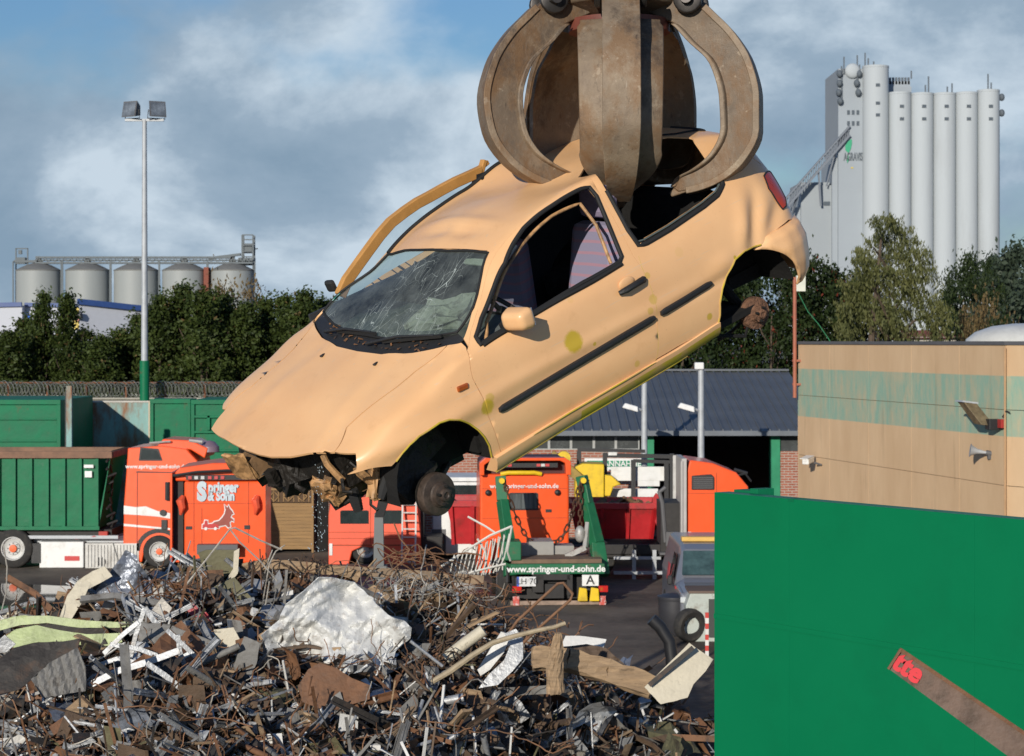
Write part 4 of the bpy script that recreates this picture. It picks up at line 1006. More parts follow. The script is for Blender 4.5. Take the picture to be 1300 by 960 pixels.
# ---- ground
def ground_mat():
    m = bpy.data.materials.new('wet_yard_ground'); nt, N, L = nodes_of(m)
    out = N.new('ShaderNodeOutputMaterial'); b = N.new('ShaderNodeBsdfPrincipled'); L.new(b.outputs[0], out.inputs[0])
    tc = N.new('ShaderNodeTexCoord')
    def noise(sc, det=8, r=.6):
        n = N.new('ShaderNodeTexNoise'); n.inputs['Scale'].default_value = sc; n.inputs['Detail'].default_value = det; n.inputs['Roughness'].default_value = r
        L.new(tc.outputs['Object'], n.inputs['Vector']); return n
    a = noise(.35); c = noise(6, 8, .7)
    r = N.new('ShaderNodeValToRGB'); e = r.color_ramp.elements; e[0].position = .38; e[0].color = (.050,.038,.028,1); e[1].position = .65; e[1].color = (.17,.135,.10,1)
    mx = N.new('ShaderNodeMath'); mx.operation = 'MULTIPLY_ADD'; L.new(c.outputs['Fac'], mx.inputs[0]); mx.inputs[1].default_value = .35; 
    sb = N.new('ShaderNodeMath'); sb.operation = 'SUBTRACT'; L.new(a.outputs['Fac'], sb.inputs[0]); sb.inputs[1].default_value = .17; L.new(sb.outputs[0], mx.inputs[2])
    L.new(mx.outputs[0], r.inputs[0]); L.new(r.outputs[0], b.inputs['Base Color'])
    w_ = N.new('ShaderNodeValToRGB'); e = w_.color_ramp.elements; e[0].position = .36; e[0].color = (.10,.10,.10,1); e[1].position = .44; e[1].color = (.85,.85,.85,1)
    L.new(noise(.16, 5).outputs['Fac'], w_.inputs[0]); L.new(w_.outputs[0], b.inputs['Roughness'])
    bp = N.new('ShaderNodeBump'); bp.inputs['Strength'].default_value = .25; bp.inputs['Distance'].default_value = .03
    L.new(noise(3).outputs['Fac'], bp.inputs['Height']); 
    L.new(bp.outputs[0], b.inputs['Normal'])
    return m
tag(MB().add([(-900,-60,0),(900,-60,0),(900,2500,0),(-900,2500,0)], [(0,1,2,3)]).build('ground', ground_mat()), kind='structure')
# puddle beside the container lorry
pd = MB(); n_ = 30; r5 = random.Random(4)
pts = [(-15.5+ (5.2+r5.uniform(-.7,.7))*math.cos(2*PI*k/n_), 50.6+(3.3+r5.uniform(-.4,.4))*math.sin(2*PI*k/n_), .004) for k in range(n_)]
pd.add(pts, [tuple(range(n_))])
tag(pd.build('puddle', mat('puddle_water', (.03,.028,.024), .04, spec=1.0, var=.2, rvar=.02)), kind='structure')

# ---- green steel wall on the right, close by
gw = empty('green_wall', 'tall smooth green steel partition wall filling the lower right', 'wall', (X(907,12.5),12.5,0))
A = Vector((X(907,12.5),12.5,0)); B = Vector((X(1300,10.5),10.5,0)); B = A+(B-A)*1.25
dr = (B-A).normalized(); Lw = (B-A).length; nrm = Vector((-dr.y, dr.x, 0))
Mx = Matrix(((dr.x,nrm.x,0),(dr.y,nrm.y,0),(0,0,1))).to_4x4()
gw.matrix_world = Matrix.Translation(A) @ Mx
ztop = Z(625,12.5); ztR = Z(660,10.5)
wl = MB()
zs = lambda s: ztop+(ztR-ztop)*(s/((Vector((X(1300,10.5),10.5,0))-A).length))
seam = 4.625
for s0, s1 in ((0,.67),(.671,2.1),(2.101,Lw)):
    for (z0a, z0b, z1a, z1b) in ((0,0,seam,seam),(seam+.006,seam+.006,zs(s0),zs(s1))):
        wl.add([(s0,0,z0a),(s1,0,z0b),(s1,0,z1b),(s0,0,z1a),(s0,.12,z0a),(s1,.12,z0b),(s1,.12,z1b),(s0,.12,z1a)], [(0,1,2,3),(5,4,7,6),(3,2,6,7),(1,0,4,5),(0,3,7,4),(1,5,6,2)])
wl.build('wall_sheet', M_green, gw)
MB().bx(.0,Lw,-.006,.0,seam-.012,seam+.018).build('weld_seam', M_green, gw)
MB().bx(.02,.23,.14,.24,0,zs(.15)+.012).bx(.18,.25,.13,.26,0,zs(.15)+.028).build('wall_post', M_green_old, gw)
MB().bx(.66,.71,-.003,.10,zs(.66)-.015,zs(.66)+.002).build('top_notch', M_green_old, gw)

# ---- tan hall on the right
def tan_mat():
    m = bpy.data.materials.new('painted_concrete'); nt, N, L = nodes_of(m)
    out = N.new('ShaderNodeOutputMaterial'); b = N.new('ShaderNodeBsdfPrincipled'); L.new(b.outputs[0], out.inputs[0]); b.inputs['Roughness'].default_value = .85
    tc = N.new('ShaderNodeTexCoord'); mp = N.new('ShaderNodeMapping'); mp.inputs['Scale'].default_value = (1,1,.35); L.new(tc.outputs['Object'], mp.inputs[0])
    def noise(sc, v, det=8, r=.65):
        n = N.new('ShaderNodeTexNoise'); n.inputs['Scale'].default_value = sc; n.inputs['Detail'].default_value = det; n.inputs['Roughness'].default_value = r; L.new(v, n.inputs['Vector']); return n
    r = N.new('ShaderNodeValToRGB'); e = r.color_ramp.elements; e[0].position = .3; e[0].color = (.57,.38,.215,1); e[1].position = .7; e[1].color = (.67,.47,.28,1)
    L.new(noise(1.2, mp.outputs[0]).outputs['Fac'], r.inputs[0])
    sx = N.new('ShaderNodeSeparateXYZ'); L.new(tc.outputs['Object'], sx.inputs[0])
    def step(lo, hi, inv=False):
        q = N.new('ShaderNodeMapRange'); q.inputs['From Min'].default_value = lo; q.inputs['From Max'].default_value = hi
        if inv: q.inputs['To Min'].default_value = 1; q.inputs['To Max'].default_value = 0
        L.new(sx.outputs['Z'], q.inputs[0]); return q
    z0, z1 = BZ0, BZ1
    a = step(z0-.01, z0+.01); c = step(z1-.01, z1+.01, True)
    mu = N.new('ShaderNodeMath'); mu.operation = 'MULTIPLY'; L.new(a.outputs[0], mu.inputs[0]); L.new(c.outputs[0], mu.inputs[1])
    wr = N.new('ShaderNodeValToRGB'); e = wr.color_ramp.elements; e[0].position = .42; e[0].color = (.95,.95,.95,1); e[1].position = .62; e[1].color = (.45,.45,.45,1)
    mp2 = N.new('ShaderNodeMapping'); mp2.inputs['Scale'].default_value = (1.6,1.6,.5); L.new(tc.outputs['Object'], mp2.inputs[0])
    L.new(noise(2.2, mp2.outputs[0], 10, .75).outputs['Fac'], wr.inputs[0])
    m2 = N.new('ShaderNodeMath'); m2.operation = 'MULTIPLY'; L.new(mu.outputs[0], m2.inputs[0]); L.new(wr.outputs[0], m2.inputs[1])
    mx = N.new('ShaderNodeMix'); mx.data_type = 'RGBA'; L.new(m2.outputs[0], mx.inputs['Factor']); L.new(r.outputs[0], mx.inputs['A']); mx.inputs['B'].default_value = (.235,.40,.31,1)
    st = N.new('ShaderNodeValToRGB'); e = st.color_ramp.elements; e[0].position = .58; e[0].color = (0,0,0,1); e[1].position = .8; e[1].color = (.5,.5,.5,1)
    mp3 = N.new('ShaderNodeMapping'); mp3.inputs['Scale'].default_value = (2.5,2.5,.25); L.new(tc.outputs['Object'], mp3.inputs[0])
    L.new(noise(1.5, mp3.outputs[0], 9, .7).outputs['Fac'], st.inputs[0])
    m3 = N.new('ShaderNodeMix'); m3.data_type = 'RGBA'; L.new(st.outputs[0], m3.inputs['Factor']); L.new(mx.outputs['Result'], m3.inputs['A']); m3.inputs['B'].default_value = (.22,.13,.07,1)
    L.new(m3.outputs['Result'], b.inputs['Base Color']); return m
Af = Vector((X(1013,49),49,0)); An = Vector((X(1277,38.3),38.3,0)); HT = Z(434.5,49)
BZ1 = Z(468,49); BZ0 = Z(528,49)
hall = empty('tan_hall', 'peach concrete hall with faded turquoise stripe, right edge of the yard', 'building', Af)
d1 = (An-Af).normalized(); Lh = (An-Af).length; n1_ = Vector((d1.y, -d1.x, 0)) 
d2 = Vector((.55,-.83,0)).normalized()
M_tanc = tan_mat()
hb = MB()
def wallseg(mb, p, d, s0, s1, z0, z1, t=.25, mi=0):
    nn = Vector((-d.y, d.x, 0)); a = p+d*s0; b_ = p+d*s1
    mb.add([a+Vector((0,0,z0)), b_+Vector((0,0,z0)), b_+Vector((0,0,z1)), a+Vector((0,0,z1)), a+nn*t+Vector((0,0,z0)), b_+nn*t+Vector((0,0,z0)), b_+nn*t+Vector((0,0,z1)), a+nn*t+Vector((0,0,z1))],
           [(0,1,2,3),(5,4,7,6),(3,2,6,7),(1,0,4,5),(0,3,7,4),(1,5,6,2)], mi)
k = 0; edges_ = [0, 2.05, 4.35, 6.65, 8.95, Lh]
for a_, b__ in zip(edges_[:-1], edges_[1:]):
    for z0, z1 in ((0,2.25),(2.262,3.6),(3.612,5.02),(5.032,HT-.05)): wallseg(hb, Af-Af, d1, a_+.006, b__-.006, z0, z1)
hb.build('wall', M_tanc, hall)
hb2 = MB(); O2 = d1*Lh
for a_, b__ in ((.02,2.6),(2.61,6),(6.01,10)):
    for z0, z1 in ((0,2.25),(2.262,3.6),(3.612,5.02),(5.032,HT-.05)): wallseg(hb2, O2, d2, a_, b__, z0, z1)
hb2.build('wall', M_tanc, hall)
back = MB(); wallseg(back, Vector((0,0,0)), Vector((.93,-.37,0)), 0, 14, 0, HT-.1, .2); back.build('wall', M_tanc, hall)
gj = MB(); wallseg(gj, Vector((0,0,0))+Vector((-d1.y,d1.x,0))*.02, d1, 0, Lh, .01, HT-.1, .2); gj.build('joint_filler', mat('joint_grey', (.33,.23,.14), .9), hall)
cp = MB(); wallseg(cp, -Vector((-d1.y,d1.x,0))*.03, d1, -.05, Lh, HT-.05, HT+.02, .35); wallseg(cp, O2-Vector((-d2.y,d2.x,0))*.03, d2, 0, 10, HT-.05, HT+.02, .35)
cp.build('roof_coping', M_grey, hall)
MB().tube([O2+Vector((-.03,-.06,0)), O2+Vector((-.03,-.06,HT-.1))], .022, 8).build('downpipe', mat('pipe_tan', (.42,.26,.14), .8), hall)
dm = MB(); dm.lathe([(1.1,0),(1.06,.18),(.9,.33),(.6,.45),(.25,.50),(.001,.51)], n=28); dm.xf(Matrix.Diagonal((1.15,1,1,1)))
do = dm.build('roof_dome', mat('dome_plastic', (.55,.55,.52), .35)); do.parent = hall; do.location = (at(1303,434,40)-Af)*Vector((1,1,0))+Vector((0,0,HT-.05)) if False else Vector((X(1303,42)-Af.x, 42-Af.y, HT-.12))
def onwall(px, dist_hint=None):
    """where the ray through a photo column meets the hall's long wall"""
    k = (px-CXP)/F
    s = (k*Af.y-Af.x)/(d1.x-k*d1.y); return Af+d1*s
def mount(name, label, cat, px, py):
    p = onwall(px); D = p.y; o = empty(name, label, cat, (p.x, p.y, Z(py, D))); o.rotation_euler = (0,0,math.atan2(d1.y, d1.x)); return o, D
t, D = mount('floodlight', 'old rusty rectangular floodlight on the peach hall wall', 'floodlight', 1272, 528)
MB().add([(-.62,-.62,.26),(-.33,-.62,.26),(-.33,-.35,.22),(-.62,-.35,.22),(-.36,-.40,-.16),(-.04,-.40,-.16),(-.04,-.12,-.20),(-.36,-.12,-.20)] , [(0,1,2,3),(4,7,6,5),(0,4,5,1),(1,5,6,2),(2,6,7,3),(3,7,4,0)]).build('lamp_housing', mat('weathered_brass', (.22,.17,.10), .5, metal=.4, var=.4, scale=8), t, bevel=.01)
MB().add([(-.64,-.64,.285),(-.31,-.64,.285),(-.31,-.33,.245),(-.64,-.33,.245),(-.64,-.66,.255),(-.31,-.66,.255),(-.31,-.33,.215),(-.64,-.33,.215)], [(0,1,2,3),(4,7,6,5),(0,4,5,1),(1,5,6,2),(2,6,7,3),(3,7,4,0)]).build('lamp_front', M_galv, t)
MB().box((-.06,-.16,-.16), (.20,.22,.20)).build('ballast_box', M_trim, t, bevel=.01)
MB().box((.10,-.06,-.14), (.16,.10,.16)).build('bracket', mat('red_bracket', (.35,.03,.025), .6), t)
MB().tube([(.12,-.05,-.02),(.25,-.04,.10),(.38,-.03,.08)], .012, 6).build('cable', M_trim, t)
t, D = mount('horn_loudspeaker', 'small grey horn loudspeaker below the floodlight on the hall', 'loudspeaker', 1257, 575)
MB().lathe([(.02,0),(.035,.10),(.05,.2),(.10,.30),(.13,.33)], (.0,-.05,.0), rot=Euler((1.2,-1.15,0)).to_matrix()).build('horn', M_galv, t)
MB().lathe([(.05,-.08),(.05,.03)], (.0,-.05,.0), rot=Euler((1.2,-1.15,0)).to_matrix()).build('driver', M_grey, t); MB().box((.02,-.03,-.06),(.05,.06,.12)).build('bracket', M_grey, t)
t, D = mount('security_camera', 'white security camera low on the left of the peach hall wall', 'camera', 1044, 587)
MB().box((-.12,-.30,.04), (.16,.44,.13), (.1,0,.9)).build('camera_body', M_white, t, bevel=.02); MB().tube([(-.02,-.2,-.0),(.0,-.02,-.06)], .025, 6).build('bracket', M_grey, t)
MB().box((-.14,-.32,.115), (.20,.5,.012), (.1,0,.9)).build('sun_shield', M_white, t)
t = empty('antenna_mast', 'thin reddish mast with a small pale box at the left corner of the peach hall', 'mast', (X(1009,48.8),48.8,0))
MB().tube([(0,0,Z(505,48.8)),(0,0,Z(352,48.8))], .045, 8).build('mast_pole', mat('red_lead', (.36,.12,.07), .7, var=.2), t)
MB().box((.14,0,Z(360,48.8)), (.22,.16,.38)).build('antenna_box', mat('cream_box', (.62,.62,.52), .6), t, bevel=.01)
for py in (458,488): MB().box((.05,.05,Z(py,48.8)), (.2,.1,.05)).build('mast_clamp', mat('red_lead', (0,0,0)), t)
MB().tube([(.1,.1,Z(372,48.8)),(.35,.3,Z(395,48.8)),(.65,.5,Z(412,48.8)),(.95,.6,HT)], .010, 5).build('stay_cable', mat('green_cable', (.05,.28,.12), .6), t)

# ---- grey-roofed workshop
D0 = 66.0
def roof_mat():
    m = bpy.data.materials.new('slate_grey_sheet'); nt, N, L = nodes_of(m)
    out = N.new('ShaderNodeOutputMaterial'); b = N.new('ShaderNodeBsdfPrincipled'); L.new(b.outputs[0], out.inputs[0]); b.inputs['Roughness'].default_value = .55
    tc = N.new('ShaderNodeTexCoord'); n = N.new('ShaderNodeTexNoise'); n.inputs['Scale'].default_value = .8; n.inputs['Detail'].default_value = 8; L.new(tc.outputs['Object'], n.inputs[0])
    r = N.new('ShaderNodeValToRGB'); e = r.color_ramp.elements; e[0].position = .3; e[0].color = (.085,.093,.105,1); e[1].position = .7; e[1].color = (.11,.12,.133,1)
    L.new(n.outputs['Fac'], r.inputs[0]); L.new(r.outputs[0], b.inputs['Base Color']); return m
def brick_mat(name='red_brick', c1=(.26,.085,.05), c2=(.36,.13,.08), mo=(.38,.33,.28), scale=1.0):
    if name in MATS: return MATS[name]
    m = bpy.data.materials.new(name); MATS[name] = m; nt, N, L = nodes_of(m)
    out = N.new('ShaderNodeOutputMaterial'); b = N.new('ShaderNodeBsdfPrincipled'); L.new(b.outputs[0], out.inputs[0]); b.inputs['Roughness'].default_value = .9
    tc = N.new('ShaderNodeTexCoord'); sx = N.new('ShaderNodeSeparateXYZ'); cx = N.new('ShaderNodeCombineXYZ'); L.new(tc.outputs['Object'], sx.inputs[0])
    ad = N.new('ShaderNodeMath'); L.new(sx.outputs['X'], ad.inputs[0]); L.new(sx.outputs['Y'], ad.inputs[1]); L.new(ad.outputs[0], cx.inputs['X']); L.new(sx.outputs['Z'], cx.inputs['Y'])
    br = N.new('ShaderNodeTexBrick'); br.inputs['Color1'].default_value = (*c1,1); br.inputs['Color2'].default_value = (*c2,1); br.inputs['Mortar'].default_value = (*mo,1)
    br.inputs['Scale'].default_value = 1; br.inputs['Brick Width'].default_value = .25*scale; br.inputs['Row Height'].default_value = .083*scale; br.inputs['Mortar Size'].default_value = .012
    L.new(cx.outputs[0], br.inputs['Vector']); L.new(br.outputs[0], b.inputs['Base Color']); return m
M_brick = brick_mat(); M_roof = roof_mat()
x0, x1 = X(478,D0), X(1045,D0); ze = Z(546,D0); zr_ = Z(472,75)
shed = empty('workshop', 'long brick workshop with dark grey sheet roof and open green-framed gateway', 'building', (x1,D0,0))
def S(mb): return mb.xf(Matrix.Translation((-x1,-D0,0)))
gx0, gx1 = X(819,D0), X(990,D0); wz0, wz1 = Z(571,D0), Z(549,D0)
w_ = MB(); w_.bx(x0,gx0,D0,D0+.3,0,wz0); w_.bx(gx1,x1,D0,D0+.3,0,Z(573,D0)); w_.bx(x0,x0+.3,D0+.3,D0+18,0,ze); w_.bx(x1-.3,x1,D0+.3,D0+18,0,ze-.02); w_.bx(x0+.3,x1-.3,D0+17.7,D0+18,0,ze)
S(w_).build('brick_wall', M_brick, shed)
rf = MB(); ya, yb = D0-.45, D0+9; 
rf.add([(x0-.3,ya,ze),(x1+.1,ya,ze),(x1+.1,yb,zr_),(x0-.3,yb,zr_),(x0-.3,ya,ze-.08),(x1+.1,ya,ze-.08),(x1+.1,yb,zr_-.08),(x0-.3,yb,zr_-.08)], [(0,1,2,3),(7,6,5,4),(0,4,5,1),(1,5,6,2),(3,7,4,0)])
rf.add([(x0-.3,yb,zr_),(x1+.1,yb,zr_),(x1+.1,D0+18.4,ze),(x0-.3,D0+18.4,ze)], [(0,1,2,3)])
rx = x0
while rx < x1:
    rf.add([(rx,ya,ze+.0),(rx+.05,ya,ze+.0),(rx+.05,yb,zr_),(rx,yb,zr_),(rx,ya,ze+.045),(rx+.05,ya,ze+.045),(rx+.05,yb,zr_+.045),(rx,yb,zr_+.045)], [(4,5,6,7),(0,4,7,3),(1,2,6,5),(0,1,5,4)]); rx += .30
ro = S(rf).build('roof', M_roof, shed)
S(MB().bx(x0-.3,x1+.1,ya-.14,ya,ze-.16,ze+.0)).build('gutter', mat('gutter_zinc', (.13,.145,.165), .5), shed)
S(MB().bx(x0-.3,x1+.1,yb-.12,yb+.12,zr_+.03,zr_+.10)).build('ridge_cap', M_roof, shed)
S(MB().bx(x0,x1,D0+.02,D0+.28,wz1,ze-.02)).build('fascia', mat('dark_fascia', (.03,.035,.035), .7), shed)
# window band: panes as separate windows
edges_px = [494, 532, 570, 608, 646, 671, 697, 725, 754, 782, 812]
for a, b_ in zip(edges_px[:-1], edges_px[1:]):
    xa, xb = X(a,D0), X(b_,D0)
    if xa < x0+.3: continue
    f_ = S(MB().bx(xa,xa+.04,D0+.06,D0+.18,wz0,wz1).bx(xb-.04,xb,D0+.06,D0+.18,wz0,wz1).bx(xa+.04,xb-.04,D0+.06,D0+.18,wz0,wz0+.03).bx(xa+.04,xb-.04,D0+.06,D0+.18,wz1-.03,wz1)).build('window', mat('window_frame_grey', (.35,.36,.35), .6), shed)
    S(MB().bx(xa+.04,xb-.04,D0+.11,D0+.13,wz0+.03,wz1-.03)).build('pane', mat('dirty_pane', (.055,.060,.060), .25, var=.3, scale=1.5), f_)
S(MB().bx(gx0-.02,gx0+.28,D0-.06,D0+.36,0,wz1+.02).bx(gx1-.30,gx1,D0-.06,D0+.36,0,wz1+.02).bx(gx0+.28,gx1-.30,D0-.05,D0+.34,wz1-.10,wz1+.02)).build('gate_frame', mat('gate_green', (.01,.22,.10), .5), shed)
S(MB().bx(gx1,x1,D0+.05,D0+.2,Z(573,D0),wz1)).build('window', mat('dirty_pane', (0,0,0)), shed)
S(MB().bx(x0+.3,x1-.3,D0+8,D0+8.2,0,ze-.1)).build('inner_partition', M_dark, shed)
S(MB().tube([(x1-.05,ya-.1,ze-.1),(x1-.05,D0-.05,ze-.5),(x1-.05,D0-.05,.0)], .05, 8)).build('downpipe', mat('downpipe_white', (.5,.5,.5), .5), shed)
# lower brick annex with a wooden gate, left of it
AX0, AX1, AD = X(322,61.5), X(500,61.5), 61.5
annex = empty('brick_annex', 'low dark brick annex with brown roof edge between the orange lorries', 'building', (AX1,AD,0))
def S2(mb): return mb.xf(Matrix.Translation((-AX1,-AD,0)))
S2(MB().bx(AX0,X(334,AD),AD,AD+6,0,3.0).bx(X(398,AD),AX1,AD,AD+6,0,3.0).bx(X(334,AD),X(398,AD),AD,AD+6,2.28,3.0)).build('brick_wall', brick_mat('dark_brick', (.12,.055,.04), (.18,.08,.055), (.2,.17,.15)), annex)
S2(MB().bx(AX0-.2,AX1,AD-.5,AD+6.3,3.0,3.12)).build('roof', mat('brown_roof', (.09,.05,.04), .8), annex)
S2(MB().bx(AX0-.2,AX1,AD-.53,AD-.5,2.75,3.14)).build('fascia', mat('brown_fascia', (.16,.08,.06), .7), annex)
dk = S2(MB().bx(X(398,AD)+.1,X(416,AD),AD-.05,AD,0,2.3)).build('door', M_dark, annex)
annex.scale = (1,1,.79)
wg = empty('wooden_gate', 'brown wooden garage gate with trellis top between orange tractor and crew-cab lorry', 'gate', (X(366,AD-.3),AD-.3,0))
W_ = X(396,61.2)-X(337,61.2); M_wood = mat('brown_timber', (.27,.165,.07), .8, var=.25, scale=3, stretch=(.4,1,5))
wg.scale = (1,1,.83)
gp = MB()
for k in range(13): gp.bx(-W_/2,W_/2,.02,.05,.12+k*.128,.12+k*.128+.122)
gp.build('gate_planks', M_wood, wg)
tr = MB()
for k in range(9): tr.beam((-W_/2+.1+k*W_/9.2,.03,1.83),(-W_/2+.1+k*W_/9.2,.03,2.22), .03)
for k in range(-1,2):
    cx_ = k*.42; 
    for a, b_ in (((cx_-.14,0,2.02),(cx_,0,2.2)),((cx_,0,2.2),(cx_+.14,0,2.02)),((cx_+.14,0,2.02),(cx_,0,1.85)),((cx_,0,1.85),(cx_-.14,0,2.02))): tr.beam((a[0],.0,a[2]),(b_[0],.0,b_[2]), .03)
tr.build('trellis', M_wood, wg)
MB().bx(-W_/2,W_/2,.035,.045,1.80,2.24).build('trellis_back', mat('gate_dark_back', (.09,.055,.03), .9), wg)
MB().bx(-W_/2-.06,-W_/2,0,.06,0,2.3).bx(W_/2,W_/2+.06,0,.06,0,2.3).bx(-W_/2,W_/2,0,.06,2.24,2.32).build('gate_frame', mat('gate_frame_wood', (.26,.16,.07), .8), wg)

# ---- lamp posts and floodlight mast
def yard_lamp(px, ptop, d, label, flip=1):
    t = empty('lamp_post', label, 'lamp post', (X(px,d),d,0), group='lamp posts in front of the workshop')
    h = Z(ptop,d)
    MB().tube([(0,0,0),(0,0,h)], .105, 12, r2=.085).build('pole', M_galv, t)
    MB().box((-.06*flip,-.05,h+.03), (.26,.24,.20)).build('sensor', M_white, t, bevel=.03)
    z = Z(517,d)
    MB().box((-.42,-.12,z), (.50,.30,.16), (0,.28,0), taper=.8).build('lamp_head', M_white, t, bevel=.03); MB().tube([(0,0,z-.12),(-.2,-.1,z-.05)], .04, 6).build('lamp_arm', M_galv, t)
    return t
yard_lamp(890,466,58,'tall grey lamp post with white lamp in front of the dark open gateway')
yard_lamp(818,470,62,'grey lamp post in front of the gateway frame, left of the taller one')
t = empty('floodlight_mast', 'tall pale floodlight mast with two floodlights and green foot behind the bays', 'floodlight mast', (X(183.5,72),72,0))
D = 72
MB().tube([(0,0,0),(0,0,Z(458,D))], .17, 12).build('mast_foot', M_green_old, t)
MB().tube([(0,0,Z(458,D)),(0,0,Z(300,D)),(0,0,Z(152,D))], .12, 12, r2=.08).build('mast_pole', M_galv, t)
MB().bx(-.68,.68,-.05,.05,Z(153,D)-.03,Z(153,D)+.05).build('crossarm', M_galv, t)
for sx in (-1,1):
    hd_ = empty('floodlight_head', None, None); hd_.parent = t; hd_.location = (sx*.42,-.05,Z(140,D)); hd_.rotation_euler = (0,0,.5*sx)
    MB().add([(-.30,-.22,-.26),(.30,-.22,-.26),(.30,-.10,.30),(-.30,-.10,.30),(-.18,.22,-.18),(.18,.22,-.18),(.18,.22,.16),(-.18,.22,.16)], [(0,1,2,3),(5,4,7,6),(0,4,5,1),(3,2,6,7),(0,3,7,4),(1,5,6,2)]).build('housing', M_grey, hd_)
    MB().add([(-.26,-.225,-.22),(.26,-.225,-.22),(.26,-.118,.26),(-.26,-.118,.26)], [(0,1,2,3)]).build('lens', mat('floodlight_lens', (.30,.32,.32), .2, metal=.6, var=.5, scale=3), hd_)
    MB().tube([(-.28,0,0),(-.32,0,-.30),(.32,0,-.30),(.28,0,0)], .02, 6).build('yoke', M_trim, hd_)
# ------------------------------------------------------------------ trees
def leaf_mat(name, c1, c2, tr=.25):
    m = bpy.data.materials.new(name); nt, N, L = nodes_of(m)
    out = N.new('ShaderNodeOutputMaterial'); d = N.new('ShaderNodeBsdfPrincipled'); d.inputs['Roughness'].default_value = .6; d.inputs['Specular IOR Level'].default_value = .3
    t = N.new('ShaderNodeBsdfTranslucent'); mx = N.new('ShaderNodeMixShader'); mx.inputs[0].default_value = tr
    tc = N.new('ShaderNodeTexCoord'); n = N.new('ShaderNodeTexNoise'); n.inputs['Scale'].default_value = 1.1; n.inputs['Detail'].default_value = 8; n.inputs['Roughness'].default_value = .8
    L.new(tc.outputs['Object'], n.inputs[0])
    r = N.new('ShaderNodeValToRGB'); e = r.color_ramp.elements; e[0].position = .32; e[0].color = (*c1,1); e[1].position = .68; e[1].color = (*c2,1)
    L.new(n.outputs['Fac'], r.inputs[0]); L.new(r.outputs[0], d.inputs['Base Color']); L.new(r.outputs[0], t.inputs[0])
    L.new(d.outputs[0], mx.inputs[1]); L.new(t.outputs[0], mx.inputs[2]); L.new(mx.outputs[0], out.inputs[0]); return m
M_leaf = leaf_mat('dark_leaf', (.014,.030,.008), (.085,.115,.022))
M_leaf2 = leaf_mat('deep_leaf', (.010,.022,.007), (.040,.062,.014))
M_willow = leaf_mat('willow_leaf', (.055,.070,.022), (.17,.17,.055))
M_brown = leaf_mat('autumn_leaf', (.10,.065,.03), (.21,.15,.06))
M_far = leaf_mat('hazed_leaf', (.035,.055,.035), (.07,.095,.06))  # distance haze mixed into the leaf colour
M_redl = leaf_mat('red_leaf', (.16,.03,.02), (.25,.06,.03))
M_bark = mat('bark', (.09,.065,.045), .9, var=.4, scale=6, bump=.5)
nr = np.random.default_rng(11)
def leaves(P, size, asp=.6, droop=0.0):
    """a quad per point, random tilt"""
    n = len(P); a = nr.normal(size=(n,3)); a[:, 2] *= .8; a /= np.linalg.norm(a, axis=1)[:, None]
    b = nr.normal(size=(n,3)); b -= (b*a).sum(1)[:, None]*a; b /= np.linalg.norm(b, axis=1)[:, None]
    if droop: b[:, 2] = -abs(b[:, 2])-droop; b /= np.linalg.norm(b, axis=1)[:, None]; a = np.cross(a, b); a /= np.linalg.norm(a, axis=1)[:, None]
    s = size*nr.uniform(.6, 1.35, n)[:, None]
    u = b*s; v = a*s*asp
    V = np.stack([P-u, P-v*.9+u*.1, P+u, P+v], 1).reshape(-1, 3)
    return V, np.arange(4*n).reshape(-1, 4)
def crown_mesh(name, m, pts, size, asp=.6, droop=0, extra=None):
    V, Fc = leaves(pts, size, asp, droop); me = bpy.data.meshes.new(name)
    me.vertices.add(len(V)); me.vertices.foreach_set('co', V.ravel()); me.loops.add(Fc.size); me.loops.foreach_set('vertex_index', Fc.ravel())
    me.polygons.add(len(Fc)); me.polygons.foreach_set('loop_start', np.arange(0, Fc.size, 4)); me.update(); me.validate()
    me.materials.append(m)
    if extra:
        me.materials.append(extra); mi = (nr.random(len(Fc)) < .02).astype(int); me.polygons.foreach_set('material_index', mi)
    return me
def blob_points(n, h, w, shape='cone', k=60, z0=.6, cl=.5):
    """points in clumps spread over the outer part of a crown h tall and w wide"""
    C = []
    while len(C) < k:
        z = nr.random(); a = nr.random()*2*PI
        if shape == 'cone': r = w/2*(1-z)**.55*(.75+.25*math.sin(z*9+a))
        elif shape == 'spire': r = w/2*min(1, (1-z)*1.9)**.8*(.7+.3*math.sin(a*2+z*7))
        elif shape == 'column': r = w/2*min(1, (1-z)*3)**.6*(.85+.15*math.sin(a*3))
        else: r = w/2*math.sqrt(max(0, 1-(2*z-1)**2))
        q = math.sqrt(nr.uniform(.25, 1))
        C.append((r*q*math.cos(a), r*q*math.sin(a), z0+z*(h-z0)))
    C = np.array(C); i = nr.integers(0, len(C), n)
    return C[i]+nr.normal(size=(n,3))*cl*nr.uniform(.4, 1.0, (n,1))*[1,1,.8]
def trunk_mesh(h, r=.12, n=5, w=1.5):
    mb = MB(); mb.tube([(0,0,0),(.05,.03,h*.35),(-.04,.05,h*.65),(0,0,h*.9)], r, 7, r2=r*.25)
    for k in range(n):
        a = k*2.4; z = h*(.3+.5*k/n); mb.tube([(0,0,z),(math.cos(a)*w*.35,math.sin(a)*w*.35,z+h*.08),(math.cos(a)*w*.6,math.sin(a)*w*.6,z+h*.2)], r*.4, 5, r2=r*.1)
    me = bpy.data.meshes.new('trunk'); me.from_pydata(mb.v, [], mb.f); me.materials.append(M_bark)
    for p in me.polygons: p.use_smooth = True
    return me
